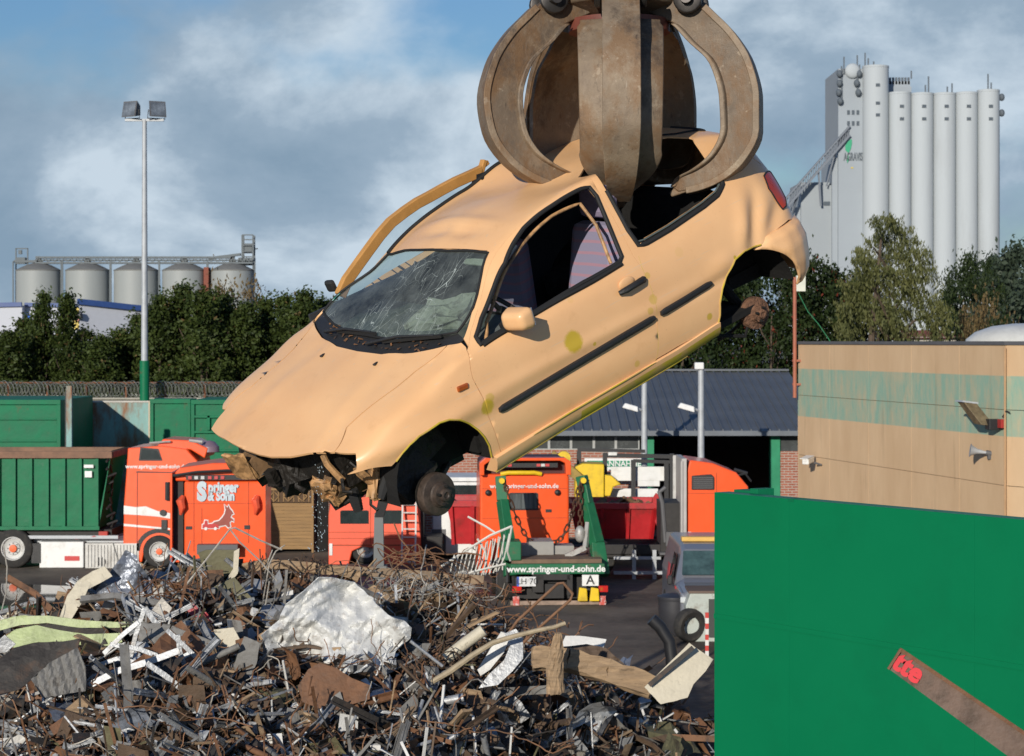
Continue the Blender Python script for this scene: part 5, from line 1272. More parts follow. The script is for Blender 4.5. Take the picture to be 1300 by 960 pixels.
def tree(me_c, me_t, x, y, label, cat='tree', group=None, s=(1,1,1), rz=0, name='tree', z=0):
    t = empty(name, label, cat, (x,y,z), rz, group); t.scale = s
    for n_, me in (('crown', me_c), ('trunk', me_t)):
        o = bpy.data.objects.new(n_, me); COL.objects.link(o); o.parent = t
    return t
HG = [crown_mesh('crown', M_leaf, blob_points(15000, 8, 3.6, 'spire', 150, .3, .30), .085, extra=M_brown) for _ in range(3)]
HT_ = [trunk_mesh(7.2) for _ in range(2)]
hx = [(-8,424,95),(12,420,93),(33,402,96),(55,369,95),(86,373,94),(106,416,97),(128,424,93),(153,418,95),(176,398,96),(203,372,94),(232,362,95),(258,366,93),(284,372,95),(312,384,94),(338,378,96),(362,373,95),(386,370,93),(408,378,95),(432,384,96)]
words = ['tree at the left edge of the dark hedge row', 'short tree second from the left in the hedge row', 'tree in front of the white hall, left of the narrow spire tree', 'narrow spire-topped hedge tree before the first gap between silos',
 'narrow spire-topped hedge tree below the second silo', 'lowest hedge tree in front of the yellow sign', 'low hedge tree right of the yellow sign', 'low hedge tree just left of the floodlight mast', 'hedge tree directly behind the floodlight mast',
 'tree just right of the floodlight mast in the hedge row', 'tallest hedge tree, below the fourth silo', 'dense hedge tree between fourth and fifth silo', 'hedge tree below the fifth silo', 'hedge tree under the steel tower of the silos',
 'hedge tree between silo tower and car, first of four', 'hedge tree between silo tower and car, second of four', 'hedge tree between silo tower and car, third of four', 'hedge tree beside the open car door mirror', 'hedge tree half hidden behind the car windscreen']
for i, (px, py, d) in enumerate(hx):
    h = Z(py, d); tree(HG[i % 3], HT_[i % 2], X(px, d), d, 'dark green '+words[i], group='hedge trees behind the yard fence', s=((.8 if i in (3,4) else 1.05+.2*rnd.random()), 1.1, h/8.2), rz=rnd.uniform(0,6))
# second, denser row that closes the hedge behind
for i in range(13):
    px = -10+i*34; d = 101; tree(HG[(i+1) % 3], HT_[0], X(px,d), d, 'tree of the back row seen only through gaps in the hedge', group='back row of hedge trees', s=(1.5,1.2,Z(432 if px < 190 else 402,d)/8.2), rz=rnd.uniform(0,6))
SMT = trunk_mesh(3.2, .07)
bt = crown_mesh('crown', M_brown, blob_points(5000, 4.6, 5, 'round', 60, .4, .35), .07)

tree(bt, SMT, X(300,99), 99, 'bare brownish tree top showing above the hedge under the fifth silo', s=(1,1,Z(357,99)/4.7))
# right-hand trees
HR = [crown_mesh('crown', M_leaf2, blob_points(17000, 8, 6, 'round', 150, .0, .42), .095, extra=M_redl) for _ in range(2)]
for i, (px, py, d, w) in enumerate([(585,345,100,1.0),(640,350,98,1.1),(700,345,100,1.0),(755,352,97,1.0),(810,345,99,1.0),(868,336,96,1.0),(925,340,98,1.0),(980,346,95,1.0),(1030,334,97,.9),(1075,350,99,.8)]):
    h = Z(py, d); lab = ['behind the car door','behind the car door sill','behind the middle of the workshop roof','above the workshop ridge','above the left lamp post','above the tall lamp post','inside the rear wheel arch view','beside the rusty rear brake disc','just right of the pale antenna box','left of the willow'][i]
    tree(HR[i % 2], HT_[0], X(px,d), d, 'deep green bushy tree '+lab, group='bushy trees behind the workshop', s=(w,1,h/8.0), rz=rnd.uniform(0,6))
rt = crown_mesh('crown', M_leaf2, blob_points(20000, 8.6, 7.6, 'round', 140, .3, .42), .10)
tree(rt, HT_[1], X(1238,112), 112, 'round dark green tree right of the willow above the peach hall', s=(.62,.7,Z(330,112)/8.6))
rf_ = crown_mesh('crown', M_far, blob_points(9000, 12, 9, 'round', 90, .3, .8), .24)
tree(rf_, HT_[0], X(1296,170), 170, 'haze-coloured grey-green far tree at the right edge below the silo', s=(.9,1,Z(322,170)/12))
tree(rf_, HT_[0], X(1262,185), 185, 'haze-coloured grey-green far tree between round tree and right edge', s=(.7,1,Z(338,185)/12), rz=2)
bs = crown_mesh('crown', M_brown, blob_points(9000, 3, 5, 'round', 80, .2, .28), .055)
tree(bs, trunk_mesh(2.0, .05), X(1252,100), 100, 'low brownish shrub in front of the round dark tree', 'shrub', s=(.85,1,Z(388,100)/3.0))
# willow: hanging strands
def willow():
    P = []; k = 92/F
    C = [(1106,286,10),(1118,281,12),(1131,286,14),(1143,296,14),(1153,308,12),(1160,322,10),(1124,300,14),(1112,306,12),(1097,318,10),(1087,332,10),(1137,314,14),(1126,326,14),(1150,330,12),(1163,343,12),(1102,334,12),(1113,346,14),(1092,350,12),(1078,362,12),
         (1134,348,14),(1148,358,14),(1122,364,16),(1100,368,16),(1084,378,14),(1070,390,12),(1140,376,16),(1160,372,14),(1175,384,12),(1186,396,10),(1112,388,16),(1094,400,16),(1130,398,16),(1152,398,16),(1170,404,14),(1076,408,14),(1066,420,12),(1118,412,16),(1140,416,16),(1180,416,12)]
    for cx, cy, r in C:
        dy = nr.uniform(-1.4,1.4)
        for q in range(26):
            x0 = (cx-1125+nr.normal()*r*.55)*k; z0 = Z(cy, 92)+abs(nr.normal())*r*.35*k; y0 = dy+nr.normal()*.5; ln = nr.uniform(.35,1.3)*(1 if cy > 310 else .6); m_ = int(ln*20)+3; t_ = np.linspace(0,1,m_)
            P.append(np.stack([x0+(.45*(1.3-t_*.3))*t_*ln, y0+.2*t_, z0-ln*t_**1.4], 1)+nr.normal(size=(m_,3))*.045)
    return np.concatenate(P)
wm = crown_mesh('crown', M_willow, willow(), .10, .28, droop=1.4)
wt = MB(); wt.tube([(-.9,0,0),(-.8,0,5),(-.5,0,8.0),(-.2,0,11.2)], .24, 8, r2=.05)
for k in range(9):
    a = k*2.1; z = 4+k*.6; wt.tube([(-.3+.1*k,0,z),(math.cos(a)*1.2,math.sin(a)*1.2,z+1.4),(math.cos(a)*2,math.sin(a)*2,z+1.7)], .09, 5, r2=.02)
me_w = bpy.data.meshes.new('trunk'); me_w.from_pydata(wt.v, [], wt.f); me_w.materials.append(M_bark)
tree(wm, me_w, X(1125,92), 92, 'tall pale windblown willow with drooping strands in front of the silo', name='willow_tree')
hut = empty('red_roof_house', 'red tiled roof just above the peach hall roof edge', 'building', (X(1190,120),120,0))
MB().bx(-1.6,1.6,0,4,0,Z(428,120)).build('house_wall', mat('pale_render', (.4,.38,.34), .8), hut)
MB().add([(-1.9,-.3,Z(430,120)),(1.9,-.3,Z(430,120)),(1.7,2,Z(419,120)),(-1.7,2,Z(419,120)),(-1.9,4.3,Z(430,120)),(1.9,4.3,Z(430,120))], [(0,1,2,3),(3,2,5,4),(0,3,4),(1,5,2)]).build('roof', mat('red_tiles', (.20,.06,.035), .85, var=.3, scale=5), hut)
MB().tube([(1.1,1,Z(425,120)),(1.1,1,Z(404,120))], .12, 8).build('flue', M_galv, hut)

# ------------------------------------------------------------------ silos on the right
SD = 450.0; u = SD/F
M_conc = mat('silo_concrete', (.42,.455,.475), .85, var=.05, scale=.05, dirt=(.33,.35,.36), dirt_amt=.6, dirt_scale=.09, stretch=(1,1,.15))
M_conc2 = mat('silo_flat_concrete', (.31,.345,.375), .85, var=.05, scale=.06)
M_slit = mat('silo_dark_hatch', (.08,.10,.12), .8)
silo = empty('grain_silo_tower', 'huge pale grey concrete grain silo with round towers, antennas and a green-leaf logo', 'silo', (X(1170,SD),SD,0))
def sl(mb): return mb.xf(Matrix.Translation((-X(1170,SD),-SD,0)))
for (a, b_, py, dy) in ((1098,1131,82,0),(1131,1159,116,1),(1159,1187.5,117,0),(1187.5,1216,117,1),(1216,1244,116,0),(1244,1272,113,1)):
    r = (b_-a)/2*u*1.01; cx = X((a+b_)/2,SD); h = Z(py,SD)
    o = sl(MB().lathe([(r,0),(r,h-.5),(r*1.02,h-.45),(r*1.02,h),(r*.9,h+.05),(.01,h+.3)], (cx, SD+r, 0), n=40)).build('silo_cell', M_conc, silo)
    wd = MB()
    for pz in ((108,131,146) if py < 90 else (135,151)):
        wd.bx(cx-.45, cx+.45, SD-.10, SD+.5, Z(pz+2,SD), Z(pz-2,SD))
    sl(wd).build('hatch', M_slit, o)
sl(MB().bx(X(1067,SD),X(1104,SD),SD+3,SD+22,0,Z(85,SD))).build('lift_tower', M_conc2, silo)
sl(MB().bx(X(1128,SD),X(1166,SD),SD+8,SD+22,0,Z(104,SD)).bx(X(1131,SD),X(1165,SD),SD+8.5,SD+21,Z(104,SD),Z(97,SD))).build('head_house', M_conc2, silo)
sl(MB().bx(X(1131,SD),X(1270,SD),SD+12,SD+20,0,Z(122,SD))).build('rear_wall', M_conc2, silo)
sl(MB().bx(X(1060,SD),X(1067,SD),SD+4,SD+20,0,Z(205,SD)).bx(X(1063,SD),X(1067,SD),SD+4,SD+20,Z(205,SD),Z(198,SD))).build('side_block', M_conc2, silo)
sl(MB().bx(X(1021,SD),X(1060,SD),SD+5,SD+24,0,Z(233,SD)).bx(X(1021,SD),X(1058,SD),SD+5.5,SD+23,Z(233,SD),Z(229,SD))).build('side_block', mat('silo_block_grey', (.30,.33,.35), .85, var=.05, scale=.1), silo)
sl(MB().bx(X(1003,SD),X(1021,SD),SD+6,SD+20,0,Z(261,SD))).build('side_block', M_conc2, silo)
wd = MB()
for i in range(3):
    for j in range(2):
        wd.bx(X(1080+i*6,SD)-.3, X(1080+i*6,SD)+.3, SD+2.9, SD+3.2, Z(141+j*14,SD)-.5, Z(141+j*14,SD)+.5)
wd.bx(X(1050,SD), X(1058,SD), SD+4.8, SD+5.2, Z(259,SD), Z(254,SD))
sl(wd).build('hatch', M_slit, silo)
cb = MB(); a = Vector((X(992,SD),SD+1.8,Z(272,SD))); b_ = Vector((X(1081,SD),SD+2.5,Z(170,SD)))
dz = Vector((0,0,2.2)); n_ = 26
cb.beam(a, b_, 1.2, .5).beam(a+dz, b_+dz*.9, 1.0, .35)
for k in range(n_):
    p = a+(b_-a)*k/n_; q = a+(b_-a)*(k+1)/n_; cb.beam(p, q+dz, .2)
cb.beam(a+(b_-a)*.55, Vector((X(1045,SD),SD+3.4,Z(260,SD))), .4); cb.beam(a+(b_-a)*.25, Vector((X(1008,SD),SD+3.4,Z(270,SD))), .4); cb.beam(a+(b_-a)*.8, Vector((X(1052,SD),SD+3.4,Z(235,SD))), .3)
sl(cb).build('conveyor_bridge', mat('conveyor_grey', (.17,.19,.22), .7), silo)
for px, p0, p1 in ((1071,125,82),(1074,92,70),(1091,120,68),(1094,95,80),(1101,82,65),(1105,82,72),(1112,82,76),(1160,98,88),(1178,117,106),(1182,117,95),(1206,117,108),(1212,117,104),(1258,113,92),(1262,113,103)):
    sl(MB().beam((X(px,SD),SD+2.7,Z(p0,SD)),(X(px,SD),SD+2.7,Z(p1,SD)), .28)).build('antenna', mat('antenna_grey', (.10,.12,.14), .7), silo)
for px, py in ((1068,92),(1068,104),(1067,116),(1069,127),(1090,104),(1093,92),(1092,116),(1275,122),(1275,142)): sl(MB().sphere((X(px,SD),SD+2.4,Z(py,SD)), .85, 10, 6, sc=(.8,1,1))).build('dish', mat('antenna_grey', (0,0,0)), silo)
an = MB()
for px in range(1134,1164,4): an.bx(X(px,SD),X(px+2.5,SD),SD+8.5,SD+9,Z(101,SD),Z(92,SD))
sl(an).build('roof_railing', mat('antenna_grey', (0,0,0)), silo)
MB().sphere((X(1085,SD)-X(1170,SD),2.7,Z(88,SD)), 1.7, 14, 8, sc=(1,.5,1)).build('dish', M_conc, silo)
text_mesh('sign_text', 'AGRAVIS', 2.5, mat('sign_charcoal', (.09,.11,.13), .7), silo, face_m((X(1086,SD)-X(1170,SD), 2.85, Z(198,SD))) @ Matrix.Diagonal((.42,1,1,1)), .05, bold=.04)
lf_ = [(0,0),(-.9,.8),(-1.0,2.1),(-.2,3.4),(.9,4.2),(1.0,3.0),(.7,1.4)]
MB().prism([(x*.75+X(1080,SD)-X(1170,SD), z*.75+Z(193,SD)) for x, z in lf_], 2.80, 2.95, 'xz').build('sign_leaf', mat('sign_leaf_green', (.03,.33,.17), .6), silo)
MB().prism([(X(1078,SD)-X(1170,SD), Z(199,SD)-1.2),(X(1080,SD)-X(1170,SD), Z(199,SD)-.6),(X(1079.5,SD)-X(1170,SD), Z(193,SD)),(X(1079,SD)-X(1170,SD), Z(193,SD))], 2.80, 2.93, 'xz').build('sign_stem', mat('sign_leaf_green', (0,0,0)), silo)
MB().bx(X(1083,SD)-X(1170,SD),X(1086,SD)-X(1170,SD),2.85,2.95,Z(212.5,SD),Z(211,SD)).build('sign_dot', mat('sign_yellow', (.6,.45,.05), .6), silo)

# ------------------------------------------------------------------ five round silos on the left
LD = 250.0; 
M_lsilo = mat('round_silo_metal', (.29,.31,.305), .6, var=.06, scale=.3, dirt=(.24,.25,.24), dirt_amt=.5, dirt_scale=.35, stretch=(1,1,.3))
M_cone = mat('silo_roof_metal', (.17,.17,.16), .7, var=.2, scale=.5)
which = ['leftmost', 'second', 'middle', 'fourth', 'rightmost']
for k, (a, b_) in enumerate(((14,71),(77.5,133.5),(139.5,196),(201.5,257.5),(263.5,319))):
    r = (b_-a)/2*LD/F; cx = X((a+b_)/2, LD); t = empty('round_silo', '%s of the five pale round silos behind the hedge' % which[k], 'silo', (cx, LD+r, 0), group='round silos in a row')
    ht = Z(342,LD)-.003*k
    MB().lathe([(r,0),(r,ht)], n=36).build('silo_wall', M_lsilo, t)
    MB().lathe([(r*1.015,ht-.12),(r*1.02,ht),(r*.55,ht+.62),(r*.15,ht+.95),(.01,ht+1.0)], n=36).build('silo_roof', M_cone, t)
    MB().lathe([(.45,ht+.8),(.45,ht+1.3),(.3,ht+1.4),(.3,ht+1.7)], n=14).build('filling_spout', M_cone, t)
    st = MB()
    for q in (-1.08,1.08): st.beam((q*r,-r*.3,0),(q*r,-r*.3,Z(331,LD)), .14)
    st.build('support_post', mat('steel_dark', (.12,.14,.15), .7), t)
MS = mat('steel_dark', (.12,.14,.15), .7)
br_ = empty('conveyor_gantry', 'dark steel conveyor bridge with small towers running over the round silos', 'gantry', (X(170,LD),LD+2.5,0))
g_ = MB(); ox = -X(170,LD)
xa, xb = X(40,LD)+ox, X(318,LD)+ox; za, zb = Z(333,LD), Z(326,LD)
g_.beam((xa,0,za),(xb,0,za), 1.2, .22).beam((xa,0,zb),(X(290,LD)+ox,0,zb), 1.0, .25).beam((xa,0,(za+zb)/2),(xb,0,(za+zb)/2), .8, .16)
k = xa
while k < xb-.8:
    g_.beam((k,-.5,za),(k+.4,-.5,zb), .08); g_.beam((k+.4,-.5,zb),(k+.8,-.5,za), .08); k += .8
g_.beam((X(262,LD)+ox,0,Z(327,LD)),(X(302,LD)+ox,0,Z(322,LD)), .8, .3)
g_.build('bridge_truss', MS, br_)
tw = MB()
for px in (304,318): tw.beam((X(px,LD)+ox,0,0),(X(px,LD)+ox,0,Z(297,LD)), .18); tw.beam((X(px,LD)+ox,1.4,0),(X(px,LD)+ox,1.4,Z(297,LD)), .18)
for py in (297,303,310,318,325,333,350): tw.beam((X(304,LD)+ox,0,Z(py,LD)),(X(318,LD)+ox,0,Z(py,LD)), .14); 
tw.box((X(311,LD)+ox,.7,Z(314,LD)),(1.0,.8,1.2)).beam((X(304,LD)+ox,.7,Z(318,LD)),(X(323,LD)+ox,.7,Z(314,LD)), .5,.12).box((X(309,LD)+ox,.7,Z(331,LD)),(2.0,1.4,.9))
tw.build('lift_tower', MS, br_)
tw = MB()
for px in (14,29): tw.beam((X(px,LD)+ox,0,Z(400,LD)),(X(px,LD)+ox,0,Z(314,LD)), .14)
tw.beam((X(14,LD)+ox,0,Z(314.5,LD)),(X(29,LD)+ox,0,Z(314.5,LD)), .14).box((X(20,LD)+ox,.2,Z(330,LD)),(1.2,1,.8)).beam((X(12,LD)+ox,0,Z(331,LD)),(X(42,LD)+ox,0,Z(331,LD)), .8,.3).box((X(19,LD)+ox,.2,Z(319,LD)),(.4,.4,.5))
tw.build('end_tower', MS, br_)
tag(MB().bx(X(257,LD),X(263,LD),LD+1,LD+3,0,Z(339,LD)).build('rusty_duct', mat('rust_far', (.22,.07,.045), .9)), 'rust red duct standing between the fourth and the rightmost round silo', 'duct')
# white hall in front of the silos
WD = 165.0
wh = empty('white_hall', 'long white hall with blue roof edge in front of the round silos', 'building', (X(100,WD),WD,0)); ox = -X(100,WD)
M_wh = mat('white_cladding', (.45,.47,.52), .6, var=.04); M_bl = mat('blue_fascia', (.03,.07,.22), .5)
h1, h2 = Z(388,WD), Z(385,WD)
MB().bx(X(-40,WD)+ox,X(28,WD)+ox,0,9,0,h1).build('wall', M_wh, wh)
MB().bx(X(28,WD)+ox,X(107,WD)+ox,1,10,0,Z(388,WD)).build('wall', M_wh, wh)
MB().add([(X(107,WD)+ox,-2,0),(X(178,WD)+ox,1,0),(X(178,WD)+ox,1,Z(393,WD)),(X(107,WD)+ox,-2,h2),(X(107,WD)+ox,10,0),(X(178,WD)+ox,10,0),(X(178,WD)+ox,10,Z(393,WD)),(X(107,WD)+ox,10,h2)], [(0,1,2,3),(1,5,6,2),(5,4,7,6),(4,0,3,7),(3,2,6,7)]).build('wall', M_wh, wh)
f_ = MB(); f_.beam((X(-40,WD)+ox,-.1,h1),(X(28,WD)+ox,-.1,h1+.1), .3,.35).beam((X(28,WD)+ox,.9,h1+.1),(X(105,WD)+ox,.9,h1), .3,.3).beam((X(106,WD)+ox,-2.2,h2+.1),(X(179,WD)+ox,.8,Z(393,WD)+.1), .3,.45)
f_.build('roof_edge', M_bl, wh)
MB().bx(X(89,WD)+ox,X(106,WD)+ox,.80,.98,Z(418,WD),Z(390,WD)).build('sign_panel', mat('sign_yellow_far', (.65,.50,.12), .6), wh)
MB().bx(X(94,WD)+ox,X(105,WD)+ox,.74,.79,Z(408,WD),Z(398,WD)).build('sign_patch', mat('sign_pink', (.6,.25,.20), .6), wh)
MB().bx(X(28,WD)+ox,X(36,WD)+ox,.80,.98,Z(412,WD),Z(401,WD)).build('sign_panel', mat('sign_blue', (.02,.12,.5), .6), wh)
MB().lathe([(.3,-.6),(.3,.2),(.1,.3)], (X(108,WD)+ox,-2.4,Z(401,WD)), 'x', 12).build('wall_lamp', M_grey, wh)

# ------------------------------------------------------------------ bays, bins and the razor-wire fence on the left
BD = 66.0
def bin_(name, label, px0, px1, py0, py1, d, depth, m, ribs='h', group=None, zb=0):
    t = empty(name, label, 'container', ((X(px0,d)+X(px1,d))/2, d, 0), group=group)
    w = X(px1,d)-X(px0,d); z0, z1 = zb, Z(py0,d); mb = MB(); mb.bx(-w/2,w/2,.08,depth,z0,z1); mb.build('container_body', m, t, bevel=.02)
    rb = MB()
    rb.bx(-w/2-.02,w/2+.02,.0,.08,z1-.14,z1+.01).bx(-w/2-.02,-w/2+.10,.0,.08,z0,z1-.14).bx(w/2-.10,w/2+.02,.0,.08,z0,z1-.14)
    if ribs == 'h': rb.bx(-w/2+.1,w/2-.1,.02,.08,z1-.62,z1-.56).bx(-w/2+.1,w/2-.1,.02,.08,z1-1.3,z1-1.24)
    if ribs == 'grid':
        for k in (.5,1.0,1.6): rb.bx(-w/2+.1,w/2-.1,-.02,.08,z1-k-.08,z1-k)
        for k in range(1,4): rb.bx(-w/2+k*w/4-.05,-w/2+k*w/4+.05,-.02,.075,z1-.98,z1-.5)
    rb.build('rim_and_ribs', m, t, bevel=.01)
    return t
bin_('bulk_container', 'tall green steel container at the left edge behind the container lorry', -70,76,508,572,63.5,5,M_green_old)
bin_('bulk_container', 'flat-sided green container right of the rusty turquoise wall', 191,241,507,570,67,1.5,M_green_old, ribs='n')
bin_('bulk_container', 'ribbed dark green container partly behind the car bonnet', 243,330,508,600,66.6,4,M_green_old, ribs='grid')
t = empty('bay_wall', 'faded turquoise concrete bay wall with big rust stains', 'wall', (X(140,69),69,0))
ww = X(182,69)-X(84,69); MB().bx(-ww/2,ww/2,0,.2,0,Z(511,69)).build('wall_slab', M_turq, t)
MB().bx(ww/2,ww/2+.16,-.1,.25,0,Z(509,69)).build('end_post', mat('pale_end_post', (.50,.42,.32), .8), t)
MB().bx(-ww/2,ww/2,-.03,.23,Z(511,69),Z(509,69)).build('top_rail', mat('bleached_rail', (.5,.47,.42), .8), t)
t = empty('gate_post', 'narrow turquoise gate post between green container and rusty wall', 'post', (X(87.5,61.5),61.5,0))
MB().bx(-.08,.08,0,.14,0,Z(490,61.5)).build('post', M_turq, t); MB().bx(-.12,-.08,.02,.10,0,Z(497,61.5)).build('post_edge', M_trim, t)
bwall = empty('perimeter_wall', 'dark rear perimeter wall behind the containers and under the wire fence', 'wall', (X(150,73),73,0))
MB().bx(X(-120,73)-X(150,73),X(420,73)-X(150,73),0,.3,0,Z(507,73)).build('wall_slab', mat('old_wall', (.13,.12,.09), .9, var=.3), bwall)
MB().bx(X(-120,73)-X(150,73),X(420,73)-X(150,73),-.03,.33,Z(507,73),Z(505,73)).build('coping', mat('wall_coping', (.35,.33,.28), .9), bwall)
fn = empty('razor_wire_fence', 'rusty post fence with razor wire coils on the rear wall, upper left', 'fence', (X(150,73),73.15,Z(505,73)))
mb = MB(); x0_, x1_ = X(-60,73)-X(150,73), X(420,73)-X(150,73); zt = Z(486,73)-Z(505,73)
mb.beam((x0_,0,zt),(x1_,0,zt), .05)
k = 0
for px in list(range(-50,420,50)): 
    xx = X(px+9,73)-X(150,73); mb.beam((xx,0,-.02),(xx,0,zt+.02), .07)
mb.build('fence_frame', M_rustbar, fn)
cw = MB(); pts = []; n_ = 1500; rr_ = random.Random(2)
for k in range(n_):
    s = k/n_; a = k*.42; j = .06*math.sin(k*.37); pts.append((x0_+s*(x1_-x0_)+.2*math.cos(a), (.27+j)*math.cos(a+.5)*.6, zt*.50+(.27+j)*math.sin(a)))
cw.tube(pts, .013, 3, smooth=False); pts2 = [(p[0]+.11, -p[1], zt-p[2]+.02*math.sin(i)) for i, p in enumerate(pts)]
cw.tube(pts2, .013, 3, smooth=False).build('razor_wire', mat('wire_grey', (.30,.31,.27), .5, metal=.5), fn)
# ------------------------------------------------------------------ lorries and other vehicles
def wheel(parent, x, y, r, w, rot=0, mrim=None, hubcol=None, name='wheel'):
    """wheel whose axle runs along y; outer face at -y"""
    t = empty(name, None, None); t.parent = parent; t.location = (x, y, r); t.rotation_euler = (0,0,rot)
    MB().lathe([(r*.60,-w/2),(r*.90,-w/2),(r*.98,-w*.40),(r,-w*.28),(r,w*.28),(r*.98,w*.40),(r*.90,w/2),(r*.60,w/2)], axis='y', n=36, caps=False).build('tyre', M_tyre, t)
    MB().lathe([(r*.001,-w*.34),(r*.32,-w*.34),(r*.36,-w*.22),(r*.53,-w*.30),(r*.56,-w*.49),(r*.62,-w*.49),(r*.62,w*.47)], axis='y', n=28).build('rim', mrim or M_rim, t)
    MB().lathe([(r*.2,-w*.3),(r*.19,-w*.52),(r*.001,-w*.55)][::-1], axis='y', n=16).build('hub_cap', hubcol or M_rim, t)
    nb = MB()
    for k in range(8):
        a = k*PI/4; nb.lathe([(r*.035,-w*.30),(r*.035,-w*.38),(.001,-w*.39)][::-1], (math.cos(a)*r*.27,0,math.sin(a)*r*.27), 'y', 6)
    nb.build('wheel_nuts', M_grey, t)
    return t
# ---------- 1: container lorry, side on, heading right
d = 57.0; g = d/F
L1 = empty('container_lorry', 'orange and white container lorry carrying a ribbed green skip, left edge', 'lorry', (X(100,d),d,0))
def q(px, py=None): return X(px,d)-X(100,d) if py is None else (X(px,d)-X(100,d), Z(py,d))
def zz(py): return Z(py,d)
cont = empty('skip_container', None, None); cont.parent = L1
cx0, cx1 = q(-75), q(125); cz0, cz1 = zz(671), zz(577)
MB().bx(cx0,cx1,.06,2.4,cz0,cz1-.05).build('container_wall', M_cont, cont)
MB().add([(cx1,.06,cz0),(cx1+.35,.06,cz1+.1),(cx1+.35,2.4,cz1+.1),(cx1,2.4,cz0),(cx1-.06,.06,cz0),(cx1-.06,2.4,cz0)], [(0,1,2,3),(0,4,1),(3,2,5)]).build('container_end', M_cont, cont)
rb = MB()
for px in (-58,-38,-18,-2,18,39,60,81,102,123): rb.bx(q(px)-.035,q(px)+.045,-.03,.06,cz0+.05,cz1-.12)
rb.bx(cx0,cx1+.03,-.04,.06,cz0-.04,cz0+.06)
rb.build('container_ribs', M_cont, cont)
MB().bx(cx0,cx1+.38,-.06,.06,cz1-.10,cz1+.08).bx(cx0,cx1+.38,2.4,2.5,cz1-.10,cz1+.08).bx(cx1+.30,cx1+.40,.06,2.4,cz1-.10,cz1+.08).build('top_rail', mat('rusty_brown_rail', (.20,.11,.07), .8, var=.3, scale=3), cont)
MB().bx(q(107),q(119),-.045,-.031,zz(594),zz(590)).bx(q(108),q(117),-.045,-.031,zz(606),zz(598)).build('label_plate', M_white, cont)
lump = MB(); r_ = random.Random(8)
for k in range(9): lump.tube([(q(126)+.2,-.02+r_.random()*.5,cz0+.1+k*.22),(q(140)+r_.uniform(-.1,.15),.2,cz0+.2+k*.22),(q(137),.5,cz0+k*.22)], .035, 6)
lump.build('tarpaulin_net', M_chassis, L1)
MB().bx(cx0,q(140),.2,2.2,zz(683),cz0-.05).build('loading_frame', M_chassis, L1)
MB().bx(q(-60),q(150),-.02,.12,zz(684),zz(680)).bx(q(-60),q(228),.3,2.0,zz(700),zz(684)).build('frame_rail', M_galv, L1)
sb = MB(); sb.bx(q(50),q(106),.0,.7,zz(721),zz(688)); sb.build('side_locker', M_white, L1, bevel=.02)
sb = MB(); sb.bx(q(108),q(176),.02,.7,zz(722),zz(690))
for k in range(16): sb.bx(q(110+k*4.1),q(112+k*4.1),-.012,.02,zz(720),zz(692))
sb.build('side_tank', M_alu, L1)
MB().bx(q(82),q(101),-.012,.001,zz(712),zz(706)).build('side_emblem', mat('emblem_red', (.5,.03,.03), .5), L1)
MB().lathe([(.13,-.01),(.13,0)], (q(128),0.0,zz(713)), 'y', 20).bx(q(40),q(52),-.01,.3,zz(715),zz(690)).build('filler_cap', M_trim, L1)
MB().bx(q(125),q(136),.02,.3,zz(683),zz(675)).tube([(q(95),.05,zz(684)),(q(120),.0,zz(681)),(q(134),.05,zz(683))], .03, 6).build('tool_rack', mat('tool_red', (.4,.03,.02), .6), L1)
hubo = mat('hub_orange', (.7,.12,.03), .5)
M_rim2 = mat('light_rim', (.50,.50,.48), .5, var=.1, dirt=(.22,.2,.17), dirt_amt=.6, dirt_scale=5)
wheel(L1, q(17), .10, .55, .34, mrim=M_rim2, hubcol=hubo); wheel(L1, q(-48), .10, .55, .34, mrim=M_rim2, hubcol=hubo); wheel(L1, q(202), .14, .46, .30, mrim=M_rim2, hubcol=hubo)
MB().bx(q(-90),q(150),.5,1.9,.45,zz(700)).build('chassis_underside', M_chassis, L1)
cab = MB()
prof = [(q(156),zz(698)),(q(157),zz(640)),(q(160),zz(600)),(q(162),zz(569)),(q(205),zz(566)),(q(236),zz(570)),(q(250),zz(585)),(q(264),zz(640)),(q(266),zz(712)),(q(240),zz(716)),(q(222),zz(714)),(q(219),zz(698)),(q(210),zz(688)),(q(196),zz(687)),(q(184),zz(694)),(q(180),zz(714)),(q(177),zz(714)),(q(174),zz(700))]
cab.prism(prof, .03, 2.40, 'xz').build('cab_body', M_orange, L1, bevel=.03)
MB().prism([(q(178),zz(583)),(q(180),zz(570)),(q(199),zz(572)),(q(204),zz(583))], .0, .04, 'xz').build('side_window', M_wglass, L1)
MB().prism([(q(176),zz(585)),(q(178),zz(568)),(q(201),zz(570)),(q(206),zz(585))], .012, .031, 'xz').build('window_surround', M_trim, L1)
lv = MB(); lv.prism([(q(157),zz(642)),(q(172),zz(644)),(q(185),zz(643)),(q(200),zz(649)),(q(218),zz(652)),(q(218),zz(659)),(q(200),zz(656)),(q(186),zz(655)),(q(175),zz(654)),(q(157),zz(653))], .018, .03, 'xz').prism([(q(157),zz(665)),(q(218),zz(671)),(q(218),zz(673)),(q(157),zz(668))], .018, .03, 'xz')
lv.build('white_stripes', M_white, L1)
MB().prism([(q(173),zz(598.5)),(q(218),zz(599.5)),(q(218),zz(600.5)),(q(173),zz(600))], .012, .03, 'xz').prism([(q(173.4),zz(690)),(q(173.8),zz(600)),(q(174.4),zz(600)),(q(174),zz(690))], .015, .03, 'xz').build('door_gap', M_trim, L1)
text_mesh('side_text', 'www.springer-und-sohn.de', .155, M_white, L1, face_m((q(198),.02,zz(592.5))), .004, bold=.004)
MB().bx(q(205),q(212),-.03,.03,zz(672),zz(660)).lathe([(.09,-.04),(.07,.03)], (q(207),0,zz(651)), 'y', 14).build('fuel_filler', M_trim, L1)
